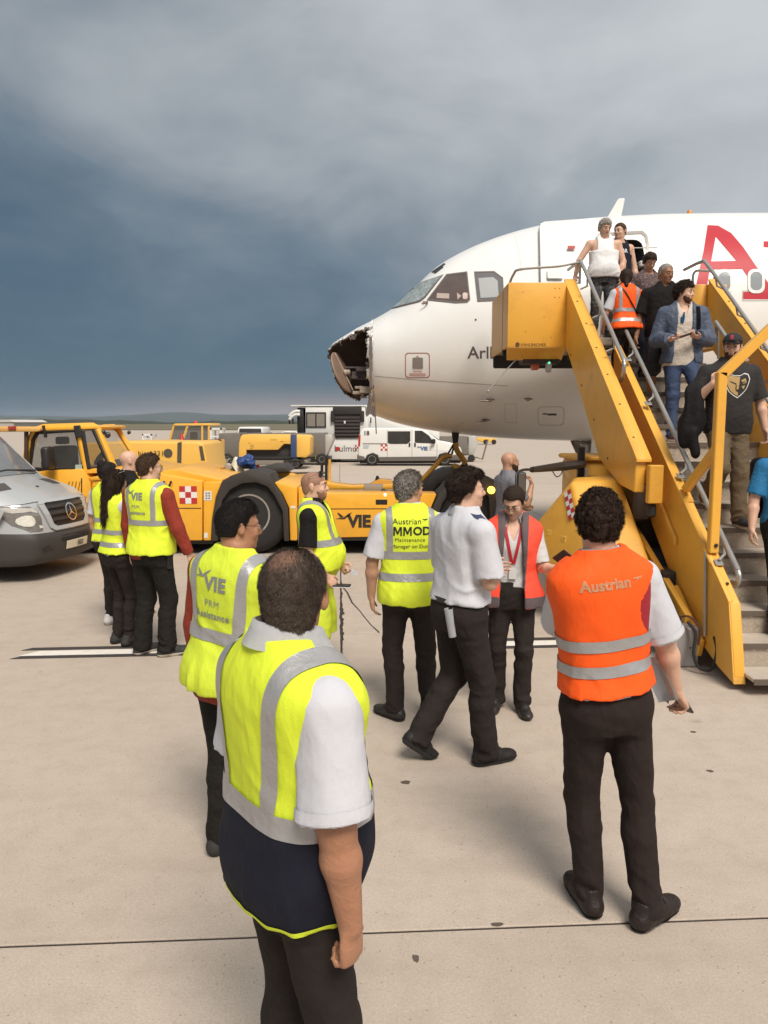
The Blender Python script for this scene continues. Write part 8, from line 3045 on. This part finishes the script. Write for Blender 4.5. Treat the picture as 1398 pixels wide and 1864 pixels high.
def person_patterned_blouse():
    z, y = STEP(14.0)
    p = Person((3.45, y, z), 184, 'short dark-haired woman in a dark patterned blouse looking down on the stairs', SK_B, .0095,
               H=1.62, fem=True, wide=1.14, belly=.04, head=(6, 30, 0), feet=[(-.09, -.02, 0, 6), (.09, .12, -.198, -6)],
               arms=[dict(up=(-.25, .1, -1), fo=(.1, .3, -1)), dict(up=(.34, .0, -1), fo=(.12, .2, -1))])
    r = p.r
    p.trousers(NAVY, slim=1.0)
    p.shoes(SHOE2, SOLEB)
    p.top(M('patterned_blouse', (.075, .045, .045), .8, var=.2, vs=5, dirt=.9, dirtc=(.36, .26, .25), ds=34, fold=0.30), name='blouse', hem=.85, sleeve=.7, srad=1.15, off=.018, neck=(.078, .095), flare=(1.1, .015))
    p.hair(H_DBROWN, t=.018, front=.060, side=.010, nape=-.06, amp=.005, sc=.025, top=.016)
    face_bits(r, p.e, BROW)


def person_dark_shirt():
    z, y = STEP(11.7)
    p = Person((3.43, y, z), 168, 'grey-haired man in black tee and shorts, half hidden behind the blue jacket', SK_D, .0095,
               H=1.80, wide=1.12, belly=.06, head=(30, 10, 0), feet=[(-.10, -.02, .0, 6), (.14, .06, -.198, -6)],
               arms=[dict(up=(-.2, .1, -1)), dict(up=(.32, .08, -1), fo=(.10, .22, -1), curl=.5)])
    r = p.r
    p.trousers(M('dark_print_shorts', (.03, .026, .03), .8, var=.2, dirt=.5, dirtc=(.12, .1, .12), ds=30), shorts=.02, slim=1.1)
    p.shoes(M('brown_sandal', S('4a3226'), .6), SOLEB)
    p.top(BLACKC, name='tee_shirt', hem=.88, sleeve=.86, srad=1.16, off=.018)
    p.hair(H_GREY, t=.005, front=.07, side=.015, nape=-.07, amp=.001, sc=.02)
    face_bits(r, p.e, BROW)


def person_blue_jacket():
    z, y = STEP(10)
    p = Person((3.47, y + .02, z), 172, 'dark-haired man in a blue jacket and jeans looking sideways on the stairs, phone in hand', SK_C, .0085,
               H=1.84, wide=1.06, head=(52, 4, 0), feet=[(-.12, -.04, 0, 6), (.12, .17, -.198, 8)],
               arms=[dict(up=(-.32, .0, -1), fo=(.52, .66, .02), ha=(.6, .5, .05), pn=(.1, .1, 1), curl=.6), dict(up=(.28, .02, -1), fo=(-.32, .74, -.05), ha=(-.5, .6, .05), pn=(0, .2, 1), curl=.6)])
    r, e = p.r, p.e
    p.trousers(M('blue_jeans', S('2b3a58'), .8, var=.22, vs=5, bump=.5, bs=350, fold=0.45, fs=10, dirt=.4, dirtc=S('51637f'), ds=5), slim=.98, wr=0.0050)
    p.shoes(M('plum_trainer', S('3b2630'), .7), SOLEW, .03)
    lin = M('linen_shirt', S('c9bdb0'), .8, var=.06, bump=.5, bs=260, fold=0.45, fs=10)
    me0, _ = p.top(lin, hem=.84, sleeve=.5, off=.014, wr=0.0044, neck=(.07, .08), vneck=.08, flare=(1.05, .02), seed=17)
    p.add('collar', collar_mesh(r, lin, gap=34, spread=1.15, h=.05))
    jk = M('blue_jacket', S('4a5468'), .62, var=.1, bump=.3, bs=200, fold=0.50, fs=10)
    p.top(jk, name='jacket', hem=.87, long_=.96, sleeve=0, off=.026, wr=0.0075, seed=41, srad=1.08, neck=(.09, .095), zt=.016, flare=(1.1, .03),
          openf=[(.8, .13), (1.0, .10), (1.2, .085), (1.4, .075), (1.55, .09)], cuff=1.15)
    hr = p.hair(H_DBROWN, t=.016, front=.060, side=.015, nape=-.075, amp=.008, sc=.025, top=.020, seed=4)
    strands(p, hr, 3500, H_DBROWN, .026, .0022, .6, .8, (0, -.4, -1), 7, curl=.6)
    p.beard(M('short_brown_beard', S('4a3224'), .8, spec=.15, var=.3, vs=90, bump=.6, bs=260), t=.0035, top=-.032)
    face_bits(r, e, BROW)
    bv = bvh_of(me0)
    b = B()      # sunglasses hooked in the shirt front
    c = on_surface(bv, r.T(.02, .5, 1.36), -r.Rt[:, 1], .012)
    X, Z = Vector(r.Rt[:, 0]), Vector(r.Rt[:, 2])
    b.tube([c + Z * .05, c - Z * .02, c - Z * .07 + X * .01], .010, 6)
    b.tube([c - Z * .0 + X * .02, c - Z * .06 + X * .022], .012, 6)
    b.build('sunglasses', M('blue_lens', S('1c4f7d'), .2), e)
    a, c2 = r.arms
    o = Vector((a[2] + a[3] * .09 + c2[2] + c2[3] * .09) / 2) + Vector((0, .0, .018))
    b = B()
    b.box(o - Vector((.075, .036, .004)), o + Vector((.075, .036, .004)), .003, rot=Matrix.Rotation(R(18), 3, 'Y') @ Matrix.Rotation(R(15), 3, 'X'))
    q = b.build('phone', M('brown_phone_case', S('5a3b30'), .5))
    q.location = e.location; q.rotation_euler = e.rotation_euler
    tag(q, 'brown-cased phone in the hands of the man in the blue jacket', 'phone')
    bk = B()     # backpack behind his left shoulder
    o = Vector(r.T(-.08, -.24, 1.22))
    bk.box(o - Vector((.16, .09, .24)), o + Vector((.16, .08, .24)), .05, seg=3)
    bg = bk.build('backpack', M('black_nylon', (.012, .011, .012), .75, spec=.2, var=.2, bump=.4, bs=160, fold=0.30))
    bg.location = e.location; bg.rotation_euler = e.rotation_euler
    tag(bg, "black backpack worn by the man in the blue jacket", 'backpack')
    st = B()
    fr = bvh_of(bpy.data.objects[[c_.name for c_ in e.children if c_.name.startswith('jacket')][0]].data)
    rows = [[], []]
    for j in range(9):
        t = j / 8
        for q_, dx in ((0, -.022), (1, .022)):
            rows[q_].append(on_surface(fr, r.T(-.128 - .01 * t + dx, .5, 1.47 - .28 * t), -r.Rt[:, 1], .010))
    st.quads(rows)
    bmesh.ops.solidify(st.bm, geom=st.bm.faces[:], thickness=.004)
    st.build('strap', M('black_nylon', (.02, .02, .022)), bg)


BEAR = [(-.50, .22), (-.44, .40), (-.28, .44), (-.12, .36), (.10, .37), (.26, .46), (.42, .42), (.50, .24), (.44, .04), (.38, -.10), (.30, -.22), (.16, -.36), (.0, -.50), (-.16, -.40), (-.32, -.26), (-.42, -.06)]


def person_cap():
    z, y = STEP(5.5)
    p = Person((3.36, y - .14, z + .02), 178, 'bearded man in black cap and black tee with gold bear emblem, descending the stairs', SK_C, .008,
               H=1.86, wide=1.12, belly=.03, head=(-26, 6, 0), feet=[(-.12, .10, -.12, 4), (.13, -.10, .078, -6)], arm=1.05,
               arms=[dict(up=(-.30, .05, -1), fo=(-.14, .22, -1), curl=.5), dict(up=(.42, .06, -1), fo=(-.42, .62, .62), ha=(-.45, .3, .8), pn=(-.5, -.7, 0), curl=.9, th=.8)])
    r, e = p.r, p.e
    p.trousers(M('khaki_trouser', S('6a5a44'), .85, var=.12, vs=6, bump=.5, bs=300, fold=0.45, fs=9), slim=1.12, wr=0.0055)
    p.shoes(SHOE2, SOLEW, .026)
    me, ob = p.top(M('faded_black_tee', (.022, .019, .018), .85, var=.15, bump=.4, bs=300, fold=0.35, fs=8), name='tee_shirt', hem=.85, sleeve=.88, srad=1.18, off=.018, seed=21, flare=(1.1, .012))
    bv = bvh_of(me)
    gold, wht, blk = M('gold_print', S('b3925c'), .6), M('white_print', (.75, .75, .75), .5), M('black_print', (.012, .012, .012), .6)
    back_poly(bv, r, ob, [BEAR], .015, 1.285, .235, wht, front=True, off=.003)
    back_poly(bv, r, ob, [[(x * .92, y_ * .92) for x, y_ in BEAR]], .015, 1.285, .235, blk, front=True, off=.0045)
    half = [(x * .84, y_ * .84) for x, y_ in BEAR]
    back_poly(bv, r, ob, [[q for q in half if q[0] < .12] + []], .015, 1.285, .235, gold, front=True, off=.006)
    back_poly(bv, r, ob, [[(-.30, .16), (-.06, .06), (-.06, .00), (-.26, .10)], [(.30, .16), (.06, .06), (.06, .0), (.26, .10)], [(-.10, -.16), (.10, -.16), (.03, -.26), (-.03, -.26)], [(-.07, .0), (-.04, .0), (-.06, -.16), (-.10, -.14)], [(.07, .0), (.04, .0), (.06, -.16), (.10, -.14)]],
              .015, 1.285, .235, M('dark_brown_print', S('2b1f18'), .6), front=True, off=.0075)
    back_poly(bv, r, ob, [[(.13, .18), (.30, .26), (.34, .10), (.20, .04)], [(.14, -.06), (.28, .0), (.22, -.16)]], .015, 1.285, .235, gold, front=True, off=.006)
    p.beard(M('brown_full_beard', S('4d3322'), .8, spec=.15, var=.3, vs=90, bump=.7, bs=240), t=.007, top=-.028)
    p.hair(H_DBROWN, t=.006, front=.05, side=.0, nape=-.07, amp=.002, sc=.02)
    face_bits(r, e, BROW)
    # cap: crown, peak and letter
    h, k = r.Hd, r.hk
    capm = M('black_cap_twill', (.016, .015, .018), .8, bump=.5, bs=260)
    F = Fld(r.hc - .2, r.hc + .2, .006)
    F.ell(h(0, -.010, .042), [v * k for v in (.090, .108, .090)], r.Rh, 0)
    F.cutf(lambda x, y_, z_: (.044 * k - z_ + y_ * .10), r.hc, r.Rh)
    cap = p.add('cap', F.mesh('cap', capm))
    b = B()
    g = []
    for i in range(5):
        t = i / 4
        g.append([Vector(h(q * .072 * (1 - .18 * t * t), .075 + .085 * t * math.sqrt(max(.05, 1 - (q * .85) ** 2)), .052 - .014 * t - .020 * q * q)) for q in (-1, -.75, -.5, -.25, 0, .25, .5, .75, 1)])
    b.quads(g)
    bmesh.ops.solidify(b.bm, geom=b.bm.faces[:], thickness=.005)
    b.build('peak', capm, cap)
    bm = text_mesh('B', .052, .002, .01)
    wrap(bm, bvh_of(cap.data), h(0, .3, .088), -r.Rh[:, 0], r.Rh[:, 2], -r.Rh[:, 1], .003, 'lettering', M('red_embroidery', S('a02a36'), .7), cap)
    # jacket slung on the arm, hanging beside him
    F = Fld(np.array([-.1, -.25, .5]) * 1.0 + A3(.1, 0, 0), np.array([.62, .35, 1.6]), .012)
    F.ell(A3(.34, .06, 1.02), [.10, .075, .26], Rm('Y', 8), .0)
    F.ell(A3(.40, .04, .86), [.09, .07, .22], Rm('Y', -6), .05)
    F.cone(A3(.30, .02, 1.25), A3(.34, .05, 1.05), .06, .09, .04)
    F.cone(A3(.36, .08, .80), A3(.33, .10, .60), .06, .045, .04)
    F.rough(.022, (.07, .07, .16), 3)
    q = link('jacket', F.mesh('jacket', M('black_nylon', (.012, .011, .012), .75, spec=.2)))
    q.location = e.location; q.rotation_euler = e.rotation_euler
    tag(q, 'crumpled black jacket hanging from the arm of the man in the cap', 'jacket')


def person_blue_tee():
    z, y = STEP(2)
    p = Person((3.48, y - .02, z), 176, 'person in a bright blue tee descending the lowest steps, cut off by the right edge', SK_C, .008,
               H=1.80, wide=1.08, head=(-10, 8, 0), feet=[(-.11, .0, 0, 6), (.12, .22, -.198, -4)],
               arms=[dict(up=(-.2, .1, -1)), dict(up=(.26, .05, -1), fo=(.12, .26, -1), curl=.45)])
    r = p.r
    p.trousers(BLACKT2)
    p.shoes(SHOE2, SOLEB)
    p.top(M('bright_blue_tee', S('1f6f9f'), .8, var=.06, bump=.4, bs=300, fold=0.40, fs=9), name='tee_shirt', hem=.88, sleeve=.84, srad=1.15, off=.016)
    p.hair(H_DBROWN)
    face_bits(r, p.e, BROW)
    b = B()
    o = Vector(r.T(.02, -.24, 1.20))
    b.box(o - Vector((.18, .12, .26)), o + Vector((.18, .09, .28)), .06, seg=3)
    q = b.build('backpack', M('black_nylon', (.012, .011, .012), .75, spec=.2))
    q.location = p.e.location; q.rotation_euler = p.e.rotation_euler
    tag(q, 'black rucksack on the back of the person in the bright blue tee', 'backpack')


for fn in (person_front, person_glasses, person_red_left, person_long_hair, person_white_trainers, person_bald_back, person_sunglasses,
           person_mmod, person_pilot_shirt, person_coral_vest, person_orange, person_grey_polo, person_white_top, person_navy_tank,
           person_orange_stairs, person_patterned_blouse, person_dark_shirt, person_blue_jacket, person_cap, person_blue_tee):
    fn()

for o in list(SC.objects):
    c = o.get('category')
    if c == 'person':
        o['group'] = 'people on the passenger stairs' if o.location.z > .05 else 'staff standing on the apron'
    elif c in ('phone', 'van', 'paper', 'backpack', 'dolly'):
        o['group'] = dict(phone='phones held by people', van='vans on the apron', paper='papers carried by staff', backpack='backpacks worn on the stairs', dolly='dollies behind the aircraft nose')[c]
